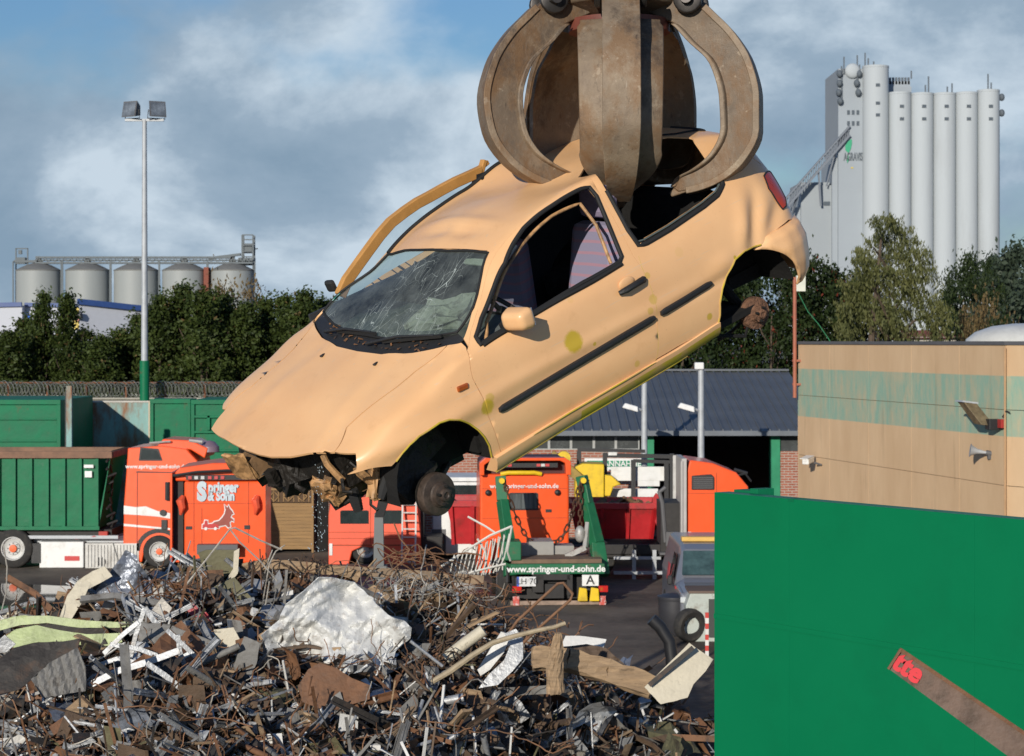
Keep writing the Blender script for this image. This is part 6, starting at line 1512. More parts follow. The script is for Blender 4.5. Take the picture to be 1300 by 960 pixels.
MB().tube([(q(213),-.02,zz(612)),(q(213),-.05,zz(635))], .07, 8).build('side_mirror', M_trim, L1)
mg = MB(); k_ = 16
for i in range(k_):
    a0, a1 = PI*i/k_, PI*(i+1)/k_; mg.beam((q(202)+.60*math.cos(a0),.05,.48+.56*math.sin(a0)),(q(202)+.60*math.cos(a1),.05,.48+.56*math.sin(a1)), .12,.06, up=(0,1,0))
mg.build('mudguard', M_trim, L1)
rf2 = MB(); rf2.prism([(q(196),zz(568)),(q(205),zz(558)),(q(240),zz(560)),(q(262),zz(570)),(q(258),zz(583)),(q(240),zz(572))], .3, 2.1, 'xz'); rf2.build('roof_deflector', M_orange, L1, bevel=.03)
MB().tube([(q(188),.2,zz(563)),(q(215),.2,zz(561))], .03, 6).tube([(q(238),.3,zz(560)),(q(255),.3,zz(562))], .05, 8).build('air_horn', M_rim, L1)
MB().lathe([(.28,0),(.27,.15),(.15,.28),(.01,.32)], (q(262),.6,zz(575)), n=16).build('beacon', mat('mauve_plastic', (.20,.14,.18), .4), L1)
# ---------- tractor seen from behind
d = 46.5
T2 = empty('orange_tractor_unit', 'orange lorry tractor seen from behind with silver lettering and a brown animal emblem', 'lorry', (X(279,d),d,0)); T2.rotation_euler = (0,0,.05)
def qx(px): return X(px,d)-X(279,d)
zz = lambda py: Z(py,d)
MB().bx(qx(234),qx(336),.0,2.1,zz(716),zz(611)).build('cab_body', M_orange, T2, bevel=.05)
MB().prism([(qx(222),zz(600)),(qx(228),zz(594)),(qx(270),zz(588)),(qx(300),zz(588)),(qx(334),zz(598)),(qx(336),zz(611)),(qx(222),zz(611))], .05, 2.0, 'xz').build('roof_top', M_orange, T2, bevel=.04)
MB().bx(qx(218),qx(232),.15,1.8,zz(712),zz(603)).build('side_recess', M_chassis, T2); MB().bx(qx(217),qx(219.5),-.1,1.8,zz(714),zz(600)).build('side_deflector', M_orange, T2)
MB().tube([(qx(219),-.05,zz(604)),(qx(250),-.12,zz(599)),(qx(290),-.12,zz(597)),(qx(334),-.05,zz(600))], .035, 6).build('roof_edge_trim', M_trim, T2)
MB().bx(qx(237),qx(330),-.10,.0,zz(609),zz(603)).build('light_bar', M_trim, T2)
li = MB(); lw = MB()
for k, px in enumerate((242,250,258,267,275,283,310,318,326)):
    (lw if k in (1,2,6) else li).bx(qx(px)-.04,qx(px)+.04,-.125,-.10,zz(608),zz(604))
li.build('bar_lights_red', mat('pinkish_lens', (.55,.08,.08), .3), T2); lw.build('bar_lights_white', mat('clear_lens', (.6,.6,.58), .2), T2)
pn = MB(); pn.bx(qx(236),qx(334),-.012,.0,zz(639.5),zz(639)); pn.bx(qx(256),qx(256.6),-.012,.0,zz(690),zz(645)); pn.bx(qx(315),qx(315.6),-.012,.0,zz(690),zz(612)); pn.bx(qx(246),qx(246.6),-.012,.0,zz(700),zz(612))
pn.build('panel_seams', mat('dark_orange_seam', (.35,.05,.01), .6), T2)
MB().bx(qx(236),qx(244),-.02,.0,zz(672),zz(668)).bx(qx(310),qx(317),-.02,.0,zz(672),zz(667)).build('air_vent', M_trim, T2)
for px in (230,324):
    MB().tube([(qx(px)+.05,-.03,zz(630)),(qx(px),-.12,zz(636)),(qx(px)+.04,-.12,zz(644)),(qx(px),-.06,zz(653))], [.05,.10,.08,.03], 8).build('cable_coil', M_orange2, T2)
MB().bx(qx(333.5),qx(337),-.06,1.6,zz(714),zz(603)).build('side_deflector', M_orange, T2)
tl_ = mat('sign_silver', (.50,.58,.62), .4); 
text_mesh('sign_text', 'S', .55, tl_, T2, face_m((qx(256.5),-.03,zz(625))) @ Matrix.Diagonal((.75,1,1,1)), .008, bold=.04)
text_mesh('sign_text', 'pringer', .33, tl_, T2, face_m((qx(283.5),-.03,zz(619))) @ Matrix.Diagonal((.70,1,1,1)), .008, bold=.016)
text_mesh('sign_text', '& Sohn', .295, tl_, T2, face_m((qx(281),-.03,zz(630))) @ Matrix.Diagonal((.70,1,1,1)), .008, bold=.016)
def emblem(parent, X0, Z0, s, y):
    """a bounding long-eared animal pulling a small red breakdown car, outlined in white"""
    body = [(-.1,-.1),(.2,.22),(.50,.28),(.70,.48),(.86,.72),(.92,.98),(.84,1.30),(1.04,1.12),(1.10,1.28),(1.18,1.05),(1.30,.92),(1.42,.72),(1.30,.68),(1.22,.50),(1.40,.38),(1.42,.22),(1.28,.30),(1.16,.18),(1.22,-.08),(1.08,-.14),(.92,.02),(.5,-.06),(.2,-.10)]
    car_ = [(-.55,-.18),(-.52,.06),(-.42,.08),(-.38,.32),(-.22,.30),(-.20,.08),(.20,.12),(.46,.05),(.50,-.18)]
    P = lambda pts, k=1.0, c=(0,0): [(X0+((x-c[0])*k+c[0])*s, Z0+((z-c[1])*k+c[1])*s) for x, z in pts]
    def out(pts, e):
        n = len(pts); A = sum(pts[i][0]*pts[(i+1)%n][1]-pts[(i+1)%n][0]*pts[i][1] for i in range(n)); sg = -1 if A > 0 else 1; r = []
        for i in range(n):
            a, b, c = pts[i-1], pts[i], pts[(i+1)%n]; n1 = Vector((-(b[1]-a[1]), b[0]-a[0])).normalized(); n2 = Vector((-(c[1]-b[1]), c[0]-b[0])).normalized(); m = n1+n2
            m = m.normalized() if m.length > .2 else n1; r.append((b[0]+sg*m.x*e, b[1]+sg*m.y*e))
        return r
    o = MB(); o.prism(P(out(body,.07)), y-.004, y, 'xz').prism(P(out(car_,.07)), y-.006, y-.001, 'xz')
    o.build('emblem_outline', M_white, parent)
    MB().prism(P(body), y-.012, y-.007, 'xz').build('emblem_animal', mat('emblem_brown', (.30,.06,.04), .5), parent)
    MB().prism(P(car_), y-.016, y-.009, 'xz').build('emblem_car', mat('emblem_red', (0,0,0)), parent)
    MB().lathe([(.10*s,-.02),(.10*s,-.01)], (X0-.32*s,y,Z0-.2*s), 'y', 14).lathe([(.10*s,-.02),(.10*s,-.01)], (X0+.28*s,y,Z0-.2*s), 'y', 14).build('emblem_wheels', M_white, parent)
emblem(T2, qx(268), zz(667), .36, -.01)
MB().bx(qx(252),qx(303),-.35,-.02,zz(702),zz(690)).build('rear_step_panel', M_grey, T2)
MB().bx(-.45,.45,-3.2,2.0,.55,.85).bx(-.5,.5,-1.0,-.3,.85,1.1).build('chassis_rails', M_chassis, T2)
for sx, yy in ((-1,1.2),(1,1.2),(-1,-2.0),(1,-2.0)): wheel(T2, sx*1.0, yy, .5, .32, rot=PI/2*(-sx), name='wheel')
# ---------- 3: small orange crew-cab lorry
d = 58.0
T3 = empty('crew_cab_lorry', 'small orange crew-cab lorry with ladder, under the hanging car front', 'lorry', (X(475,d),d,0))
def qx(px): return X(px,d)-X(475,d)
zz = lambda py: Z(py,d)
MB().prism([(qx(417),zz(724)),(qx(417),zz(655)),(qx(420),zz(634)),(qx(424),zz(631)),(qx(528),zz(631)),(qx(533),zz(640)),(qx(535),zz(724)),(qx(487),zz(724)),(qx(484),zz(706)),(qx(474),zz(696)),(qx(460),zz(694)),(qx(447),zz(700)),(qx(441),zz(724))], 0, 1.9, 'xz').build('cab_body', M_orange2, T3, bevel=.03)
for a, b_ in ((432,468),(478,511)):
    MB().prism([(qx(a),zz(665)),(qx(a),zz(649)),(qx(a)+.04,zz(648)),(qx(b_)-.04,zz(648)),(qx(b_),zz(649)),(qx(b_),zz(665))], -.015, .01, 'xz').build('side_window', M_wglass, T3)
sm = MB(); sm.bx(qx(417),qx(535),-.012,0,zz(676),zz(675.4)).bx(qx(417),qx(535),-.012,0,zz(684),zz(683.4)).bx(qx(417),qx(535),-.015,0,zz(693),zz(691.5)).bx(qx(470),qx(470.6),-.012,0,zz(690),zz(634)); sm.build('body_seams', mat('dark_orange_seam', (0,0,0)), T3)
MB().bx(qx(422),qx(429),-.02,.3,zz(640),zz(632)).bx(qx(418),qx(422),-.03,.2,zz(705),zz(690)).build('corner_fitting', M_white, T3)
wheel(T3, qx(464), .25, .42, .3); wheel(T3, qx(530), .6, .42, .3)
MB().bx(qx(440),qx(560),.3,1.6,.3,.75).bx(qx(520),qx(537),.2,1.7,.5,zz(640)).build('chassis_parts', M_chassis, T3)
ld = empty('aluminium_ladder', 'aluminium ladder standing against the orange crew-cab lorry', 'ladder', (X(520,d),d-.35,0))
lm = MB(); lw_ = X(529,d)-X(512,d); h_ = Z(636,d)
lm.beam((-lw_/2,-.3,0.02),(-lw_/2,.22,h_), .045,.07).beam((lw_/2,-.3,0.02),(lw_/2,.22,h_), .045,.07)
lm.build('ladder_rails', M_alu, ld); lr = MB()
for k in range(8): f = (k+.6)/8; lr.beam((-lw_/2,-.3+.52*f,h_*f),(lw_/2,-.3+.52*f,h_*f), .035)
lr.build('ladder_rungs', M_alu, ld)
# ---------- 4: skip loader from behind
d = 49.0
T4 = empty('skip_loader', 'orange skip loader seen from behind with raised green arms and chains', 'lorry', (X(700,d),d,0)); T4.rotation_euler = (0,0,.06)
def qx(px): return X(px,d)-X(700,d)
zz = lambda py: Z(py,d)
yc = 3.3                                            # the cab stands in front of the deck
cx0, cx1 = qx(617), qx(738)
MB().bx(cx0,cx1,yc,yc+2.1,.75,zz(613)).build('cab_body', M_orange, T4, bevel=.06)
MB().prism([(cx0+.02,zz(613)),(cx0+.02,zz(597)),(cx0+.15,zz(592)),(cx1-.15,zz(592)),(cx1-.0,zz(597)),(cx1,zz(613))], yc+.25, yc+2.0, 'xz').build('roof_fairing', mat('dark_roof_recess', (.06,.012,.01), .6), T4)
MB().prism([(cx0-.02,zz(614)),(cx0-.02,zz(597)),(cx0+.12,zz(590.5)),(cx1-.12,zz(590.5)),(cx1+.03,zz(596)),(cx1+.03,zz(614)),(cx1-.10,zz(614)),(cx1-.12,zz(598)),(cx1-.25,zz(594.5)),(cx0+.25,zz(594.5)),(cx0+.10,zz(600)),(cx0+.10,zz(614))], yc-.25, yc+.25, 'xz').build('roof_spoiler', M_orange, T4, bevel=.02)
MB().bx(cx0+.3,cx1-.3,yc-.1,yc+.26,zz(604),zz(598)).build('light_bar', M_trim, T4)
for px in (645,657,696,708): MB().bx(qx(px)-.05,qx(px)+.05,yc-.13,yc-.1,zz(602.5),zz(599)).build('bar_light', mat('pinkish_lens', (0,0,0)), T4)
for px in (651,702): MB().bx(qx(px)-.05,qx(px)+.05,yc-.13,yc-.1,zz(602.5),zz(599)).build('bar_light', mat('clear_lens', (0,0,0)), T4)
MB().tube([(qx(645),yc-.06,zz(613)),(qx(655),yc-.1,zz(611)),(qx(690),yc-.1,zz(611)),(qx(700),yc-.06,zz(613))], .055, 8).build('hose_guard', M_yelp, T4)
MB().prism([(qx(658),zz(660)),(qx(658),zz(642)),(qx(660),zz(640)),(qx(692),zz(640)),(qx(694),zz(642)),(qx(694),zz(660))], yc-.03, yc+.02, 'xz').build('rear_window', mat('curtained_glass', (.09,.10,.10), .2, var=.5, scale=3, stretch=(4,1,.3)), T4)
MB().prism([(qx(656),zz(662)),(qx(656),zz(640)),(qx(658),zz(638.4)),(qx(694),zz(638.4)),(qx(696),zz(640)),(qx(696),zz(662))], yc-.012, yc+.02, 'xz').build('window_seal', M_trim, T4)
MB().bx(qx(706),qx(714),yc-.02,yc,zz(665),zz(661)).sphere((qx(628),yc-.05,zz(638)),.08,8,6).sphere((qx(722),yc-.05,zz(638)),.08,8,6).build('cab_fittings', M_trim, T4)
MB().bx(cx0+.05,cx1-.05,yc-.01,yc,zz(633),zz(632.4)).bx(cx0+.05,cx1-.05,yc-.01,yc,zz(673),zz(672.4)).build('body_seams', mat('dark_orange_seam', (0,0,0)), T4)
text_mesh('cab_text', 'www.springer-und-sohn.de', .16, M_white, T4, face_m((qx(677),yc-.02,zz(629.5))), .004, bold=.003)
# green frame: deck, tail beam, arms
M_gsk = mat('skip_loader_green', (.008,.125,.050), .5, var=.2, dirt=(.10,.06,.035), dirt_amt=.8, dirt_scale=3, dirt_lo=.55)
MB().bx(qx(650),qx(765),.15,3.0,zz(722),zz(711)).build('deck', mat('rusty_deck', (.17,.11,.07), .8, var=.4, scale=2), T4)
MB().bx(qx(648),qx(768),-.02,.15,zz(729),zz(716)).build('tail_beam', M_gsk, T4, bevel=.02)
text_mesh('beam_text', 'www.springer-und-sohn.de', .215, M_white, T4, face_m((qx(706),-.03,zz(722.5))), .004, bold=.006)
M_arm = M_gsk
def arm(side, pts, w):
    a = empty('lifting_arm', None, None); a.parent = T4; mb = MB()
    for (p0, p1, w0, w1) in pts: mb.beam(p0, p1, .24, w0, up=(1,0,0), w2=.24, h2=w1) if False else mb.beam(p0, p1, w0, .26, w2=w1, h2=.26)
    mb.build('arm_beam', M_arm, a, bevel=.015); return a
aL = arm(-1, [((qx(652),.6,zz(735)),(qx(648),.9,zz(690)),.42,.30),((qx(648),.9,zz(690)),(qx(641),1.2,zz(640)),.26,.22),((qx(641),1.2,zz(640)),(qx(639),1.3,zz(609)),.20,.18)], 0)
aR = arm(1, [((qx(766),.6,zz(735)),(qx(763),.9,zz(695)),.42,.32),((qx(763),.9,zz(695)),(qx(752),1.2,zz(645)),.28,.24),((qx(752),1.2,zz(645)),(qx(745),1.3,zz(609)),.22,.18)], 0)
for a_, px in ((aL,640),(aR,746)): MB().lathe([(.07,-.16),(.07,.1)], (qx(px),1.15,zz(614)), 'y', 14).build('chain_pin', M_yelp, a_)
MB().beam((qx(752),1.0,zz(668)),(qx(748),.9,zz(700)), .10).beam((qx(748),.9,zz(700)),(qx(722),.9,zz(712)), .12).build('arm_ram', M_rim, T4)
MB().bx(qx(636),qx(662),.1,.9,zz(712),zz(688)).build('valve_box', M_gsk, T4, bevel=.02)
MB().bx(qx(676),qx(708),1.2,2.2,zz(712),zz(694)).bx(qx(708),qx(735),1.3,2.0,zz(712),zz(700)).bx(qx(666),qx(676),1.0,1.6,zz(712),zz(697)).build('control_box', mat('cement_grey', (.30,.29,.27), .8), T4)
def chain(name, pts, r, m, parent):
    mb = MB(); L_ = []
    for a, b in zip(pts[:-1], pts[1:]):
        a = Vector(a); b = Vector(b); n = max(1, int((b-a).length/.13))
        for k in range(n): L_.append((a+(b-a)*(k/n), a+(b-a)*((k+1)/n)))
    for i, (a, b) in enumerate(L_):
        c = (a+b)/2; dr_ = (b-a)/2*1.25; s_ = dr_.cross(Vector((0,1,0)) if i % 2 else Vector((1,0,.3))).normalized()*.045
        mb.tube([c-dr_-s_*.4, c-dr_*.6-s_, c+dr_*.6-s_, c+dr_-s_*.4, c+dr_+s_*.4, c+dr_*.6+s_, c-dr_*.6+s_, c-dr_+s_*.4], r, 4, closed=True)
    return mb.build(name, m, parent)
M_chain = mat('rusty_chain', (.10,.05,.03), .7, metal=.3, var=.4)
cat_ = lambda a, b, sag, n=9: [(a[0]+(b[0]-a[0])*k/n, a[1]+(b[1]-a[1])*k/n, a[2]+(b[2]-a[2])*k/n-sag*4*(k/n)*(1-k/n)) for k in range(n+1)]
chain('lifting_chain', cat_((qx(643),1.1,zz(614)),(qx(680),1.4,zz(696)),.22), .02, M_chain, T4)
chain('lifting_chain', cat_((qx(743),1.1,zz(614)),(qx(708),1.4,zz(696)),.42), .02, M_chain, T4)
chain('lifting_chain', cat_((qx(744),1.1,zz(614)),(qx(741),1.0,zz(683)),.0), .018, M_chain, T4)
MB().sphere((qx(741),.95,zz(683)), .16, 10, 8, sc=(.8,.8,1.3)).build('hook_block', M_rim, T4)
# rear end
MB().bx(qx(656),qx(680),-.04,-.01,zz(744),zz(732)).build('licence_plate', mat('plate_white', (.65,.65,.65), .5, dirt=(.3,.3,.3), dirt_amt=.7, dirt_scale=12), T4)
MB().bx(qx(656),qx(658.6),-.046,-.04,zz(744),zz(732)).build('plate_band', mat('plate_blue', (.03,.10,.5), .5), T4)
text_mesh('plate_text', 'LH 70', .20, M_trim, T4, face_m((qx(669),-.046,zz(738))), .002)
MB().bx(qx(739),qx(760),-.04,-.01,zz(744),zz(730)).build('waste_plate', M_white, T4)
text_mesh('plate_text', 'A', .30, M_trim, T4, face_m((qx(749.5),-.046,zz(737))), .002, bold=.004)
MB().bx(qx(648),qx(770),.0,.10,zz(768),zz(763)).build('bumper_bar', mat('faded_bumper', (.28,.20,.15), .7, var=.4, scale=6), T4)
MB().bx(qx(655),qx(764),.3,3.0,zz(762),zz(735)).bx(qx(676),qx(690),-.0,.3,zz(752),zz(730)).bx(qx(692),qx(716),.05,.3,zz(760),zz(742)).bx(qx(720),qx(727),.0,.3,zz(756),zz(730)).build('tail_frame', M_chassis, T4)
for a, b_ in ((650,662),(760,772)):
    MB().bx(qx(a),qx(b_),-.05,.06,zz(752),zz(744)).build('tail_light', M_redlens, T4, bevel=.01)
    MB().bx(qx(a)+.04,qx(a)+.10,-.055,-.05,zz(750),zz(746)).build('indicator_lens', mat('amber_lens', (0,0,0)), T4)
    MB().bx(qx(a+1),qx(a+9),-.03,.04,zz(773),zz(757)).build('warning_board', mat('warning_stripes', (.5,.08,.06), .6, var=.2, dirt=(.6,.6,.58), dirt_amt=1, dirt_scale=14), T4)
for px in (733,748): MB().prism([(-.12,0),(.12,0),(.10,.30),(-.08,.33)], -.14, -.02, 'xz').xf(Matrix.Translation((qx(px)+.12,0,zz(763)))).build('wheel_chock', M_yelp, T4, bevel=.02)
MB().bx(qx(735),qx(772),.4,.44,zz(784),zz(768)).bx(qx(652),qx(684),.5,.54,zz(784),zz(768)).build('mud_flap', M_chassis, T4)
MB().bx(qx(737),qx(769),.38,.40,zz(782),zz(776)).build('flap_label', mat('flap_lettering', (.30,.29,.26), .8, var=.4, scale=20), T4)
for sx in (-1,1):
    for yy in (1.1,): 
        wheel(T4, sx*1.02, yy, .52, .48, rot=PI/2*(-sx))
        MB().tube([(sx*1.02,yy+.66*math.cos(PI*k/8),.5+.66*math.sin(PI*k/8)) for k in range(9)], .05, 6).build('mudguard', M_trim, T4)
    wheel(T4, sx*1.05, yc+1.1, .5, .32, rot=PI/2*(-sx))
MB().bx(-.45,.45,-.0,yc+1.5,.6,.95).build('chassis_rails', M_chassis, T4)
MB().bx(qx(614),qx(632),yc-.4,yc+1.4,.45,zz(700)).build('cab_steps', M_orange, T4, bevel=.03)
# ---------- 5: red skips and the orange tractor on the right
def red_skip(name, label, px0, px1, pt, pb, d, zb, ribs, depth=2.2):
    t = empty(name, label, 'skip', (X((px0+px1)/2,d),d,0), group='red skips'); w = X(px1,d)-X(px0,d); z1, z0 = Z(pt,d), Z(pb,d)
    mb = MB(); mb.add([(-w/2,0,z1),(w/2,0,z1),(w/2-.25,.25,z0),(-w/2+.25,.25,z0),(-w/2,depth,z1),(w/2,depth,z1),(w/2-.25,depth-.25,z0),(-w/2+.25,depth-.25,z0),
        (-w/2+.08,.08,z1),(w/2-.08,.08,z1),(w/2-.3,.33,z0+.1),(-w/2+.3,.33,z0+.1),(-w/2+.08,depth-.08,z1),(w/2-.08,depth-.08,z1),(w/2-.3,depth-.33,z0+.1),(-w/2+.3,depth-.33,z0+.1)],
        [(0,1,2,3),(5,4,7,6),(4,0,3,7),(1,5,6,2),(3,2,6,7),(9,8,11,10),(12,13,14,15),(8,12,15,11),(13,9,10,14),(11,15,14,10),(0,8,9,1),(1,9,13,5),(5,13,12,4),(4,12,8,0)])
    mb.build('skip_body', M_red, t)
    rb = MB(); rb.bx(-w/2-.04,w/2+.04,-.06,.06,z1-.13,z1+.03).bx(-w/2-.04,w/2+.04,depth-.06,depth+.06,z1-.13,z1+.03)
    for k in range(ribs): x_ = -w/2+.15+(w-.3)*k/(ribs-1); rb.beam((x_,-.02,z1-.1),(x_*.9,.20,z0), .09,.10)
    rb.build('skip_ribs', M_red, t); 
    return t
s1 = red_skip('red_skip', 'open red skip loaded on a dark chassis, between skip loader and right orange tractor', 724, 838, 640, 694, 57, 0, 4)
MB().prism([(X(829,57)-X(781,57),Z(655,57)),(X(829,57)-X(781,57),Z(632,57)),(X(833,57)-X(781,57),Z(626,57)),(X(845,57)-X(781,57),Z(636,57)),(X(842,57)-X(781,57),Z(690,57))], .02, .12, 'xz').build('skip_end_plate', M_red, s1)
hp_ = MB(); r_ = random.Random(12)
for k in range(60): hp_.box((r_.uniform(-1.1,1.1), r_.uniform(.2,1.9), Z(643,57)+r_.uniform(-.2,.02)), (r_.uniform(.1,.4),.2,.1), (r_.random(),r_.random(),r_.random()*3))
tag(hp_.build('skip_load', mat('soil_load', (.16,.09,.045), .9, var=.4, scale=10)), 'brown rubble heaped in the red skip', 'rubble', kind='stuff').location = (X(781,57),57,0)
s2 = red_skip('red_skip', 'small red skip at left of the skip loader, below the white cab', 566, 634, 637, 692, 56, 0, 3)
# carrier under the red skip with the orange cab on the right
d = 54.0
T6 = empty('orange_carrier_lorry', 'orange lorry with black rear vent and white stripe, partly behind the green wall', 'lorry', (X(905,d),d,0))
def qx(px): return X(px,d)-X(905,d)
zz = lambda py: Z(py,d)
MB().prism([(qx(872),zz(760)),(qx(872),zz(600)),(qx(876),zz(584)),(qx(905),zz(588)),(qx(935),zz(600)),(qx(950),zz(618)),(qx(952),zz(690)),(qx(955),zz(760))], 0, 2.3, 'xz').build('cab_body', M_orange, T6, bevel=.04)
MB().prism([(qx(878),zz(622)),(qx(878),zz(604)),(qx(903),zz(602)),(qx(907),zz(606)),(qx(907),zz(622))], -.03, .02, 'xz').build('side_vent', M_trim, T6, bevel=.02)
vs_ = MB(); 
for k in range(6): vs_.bx(qx(880),qx(905),-.045,-.03,zz(620-k*2.6),zz(619-k*2.6))
vs_.build('vent_slats', M_grey, T6)
MB().bx(qx(865),qx(871),-.15,1.8,zz(700),zz(582)).bx(qx(863.5),qx(866),-.2,.1,zz(705),zz(585)).build('side_deflector', mat('pale_deflector', (.42,.40,.38), .5), T6)
MB().prism([(qx(873),zz(692)),(qx(873),zz(675)),(qx(905),zz(679)),(qx(905),zz(682)),(qx(950),zz(684)),(qx(950),zz(690))], -.012, .0, 'xz').build('white_stripe', M_white, T6)
MB().bx(qx(873),qx(907),-.012,-.0,zz(626.6),zz(626)).bx(qx(909),qx(909.7),-.012,0,zz(690),zz(600)).build('body_seams', mat('dark_orange_seam', (0,0,0)), T6)
MB().tube([(qx(930),.2,zz(606)),(qx(947),.2,zz(602)),(qx(955),.2,zz(612))], .03, 6).tube([(qx(935),.6,zz(598)),(qx(952),.6,zz(603))], .05, 8).build('marker_lamps', M_trim, T6)
MB().bx(qx(780),qx(868),.3,.42,zz(712),zz(708.5)).bx(qx(780),qx(868),.3,.42,zz(731),zz(727)).build('side_guard', M_galv, T6)
for px in (806,832,852): MB().bx(qx(px)-.05,qx(px)+.05,.32,.40,zz(740),zz(700)).build('guard_post', M_galv, T6)
MB().bx(qx(690),qx(868),.6,2.0,.55,.9).bx(qx(840),qx(866),.3,1.9,zz(712),zz(640)).bx(qx(700),qx(866),.5,2.1,zz(706),zz(694)).build('chassis_frame', M_chassis, T6)
MB().bx(qx(846),qx(862),.1,.5,zz(694),zz(676)).bx(qx(838),qx(850),.05,.4,zz(705),zz(702)).build('battery_box', M_grey, T6)
MB().tube([(qx(846),.3,zz(690)),(qx(842),.3,zz(640)),(qx(838),.3,zz(626)),(qx(846),.3,zz(620))], .06, 8).build('hook_arm', M_grey, T6)
for px in (720,760): wheel(T6, qx(px), 1.0, .5, .4)
wheel(T6, qx(925), .3, .5, .36)
# white cab behind the small red skip
d = 59.5
T7 = empty('white_cab_lorry', 'white lorry cab with dark window behind the small red skip', 'lorry', (X(590,d),d,0))
def qx(px): return X(px,d)-X(590,d)
zz = lambda py: Z(py,d)
MB().prism([(qx(548),zz(704)),(qx(549),zz(650)),(qx(556),zz(612)),(qx(562),zz(606)),(qx(622),zz(606)),(qx(624),zz(704))], 0, 2.2, 'xz').build('cab_body', M_white, T7, bevel=.04)
MB().bx(qx(573),qx(610),-.03,.0,zz(633),zz(616)).build('side_window', M_wglass, T7, bevel=.01)
MB().bx(qx(560),qx(622),-.02,0,zz(612),zz(611)).bx(qx(548),qx(566),-.02,0,zz(704),zz(672)).build('grey_band', M_grey, T7)
MB().bx(qx(557),qx(563),-.05,0,zz(690),zz(686)).bx(qx(550),qx(558),-.08,.1,zz(612),zz(607)).build('side_indicator', mat('amber_lens', (0,0,0)), T7)
wheel(T7, qx(600), .35, .48, .3)
MB().tube([(qx(600),-.35,zz(652)),(qx(600),-.35,zz(640))], .07, 8).tube([(qx(601),-.35,zz(668)),(qx(601),-.35,zz(652))], .12, 10).build('exhaust_stack', M_trim, T7)
# racks, white panels and the yellow crane behind
d = 61.0
T8 = empty('white_panel_trailer', 'trailer with black steel frames and white panels behind the red skip', 'trailer', (X(800,d),d,0))
def qx(px): return X(px,d)-X(800,d)
zz = lambda py: Z(py,d)
fb = MB()
for a, b_ in (((735,573),(735,650)),((768,575),(768,640)),((804,584),(804,650)),((853,576),(853,640)),((846,588),(846,660))): fb.beam((qx(a[0]),0,zz(b_[1])),(qx(a[0]),0,zz(a[1])), .13)
fb.beam((qx(733),0,zz(571)),(qx(819),0,zz(573)), .10).beam((qx(768),.02,zz(578)),(qx(866),.02,zz(580)), .12).beam((qx(804),-.02,zz(585)),(qx(866),-.02,zz(587)), .10)
fb.build('steel_frame', M_trim, T8)
for a, b_, t_, bt_ in ((776,850,593,611),(810,838,611,618),(775,836,621,637),(846,864,634,662),(776,800,637,660)):
    MB().bx(qx(a),qx(b_),.15,.25,zz(bt_),zz(t_)).build('white_panel', M_white, T8, bevel=.01)
MB().bx(qx(854),qx(862),-.1,.05,zz(655),zz(578)).build('rack_ladder', M_alu, T8)
MB().bx(qx(772),qx(783),-.1,.1,zz(578),zz(574)).build('work_lamp', M_white, T8)
MB().bx(qx(735),qx(866),.1,2,.5,zz(690)).build('trailer_frame', M_chassis, T8)
sg = empty('green_white_sign', 'white board with green lettered band above the yellow crane', 'sign', (X(778,64),64,0))
sx_ = lambda px: X(px,64)-X(778,64)
MB().bx(sx_(742),sx_(816),0,.06,Z(598,64),Z(582,64)).build('sign_board', M_white, sg)
MB().bx(sx_(745),sx_(814),-.012,0,Z(593,64),Z(585,64)).build('sign_band', mat('sign_green', (.005,.22,.11), .5), sg)
text_mesh('sign_text', 'ANNAHME', .24, M_white, sg, face_m((sx_(790),-.02,Z(589,64))), .003, bold=.004)
MB().bx(sx_(744),sx_(746),.02,.05,0,Z(598,64)).bx(sx_(812),sx_(814),.02,.05,0,Z(598,64)).build('sign_post', M_galv, sg)
yc_ = empty('yellow_crane', 'yellow lorry crane with folded arm right of the skip loader cab', 'crane', (X(760,60.5),60.5,0))
d = 60.0; qx = lambda px: X(px,d)-X(760,60.5)
MB().prism([(qx(731),Z(640,d)),(qx(731),Z(594,d)),(qx(741),Z(590,d)),(qx(768),Z(591,d)),(qx(768),Z(640,d))], 0, 1.2, 'xz').build('crane_body', M_yelp, yc_, bevel=.03)
MB().prism([(qx(766),Z(632,d)),(qx(766),Z(604,d)),(qx(778),Z(606,d)),(qx(790),Z(617,d)),(qx(780),Z(620,d)),(qx(776),Z(632,d))], .1, .9, 'xz').build('crane_cover', M_yelp, yc_, bevel=.03)
MB().beam((qx(700),-.2,Z(577,d)),(qx(741),-.2,Z(612,d)), .28,.26).build('crane_arm', mat('worn_yellow_arm', (.30,.20,.04), .6, var=.4, dirt=(.06,.05,.04), dirt_amt=.9), yc_, bevel=.02)
MB().lathe([(.2,-.16),(.2,.16)], (qx(716),-.2,Z(582,d)), 'y', 14).build('crane_joint', M_yelp, yc_)
MB().bx(qx(735),qx(766),.1,1.1,0,Z(640,d)).build('crane_base', M_chassis, yc_)
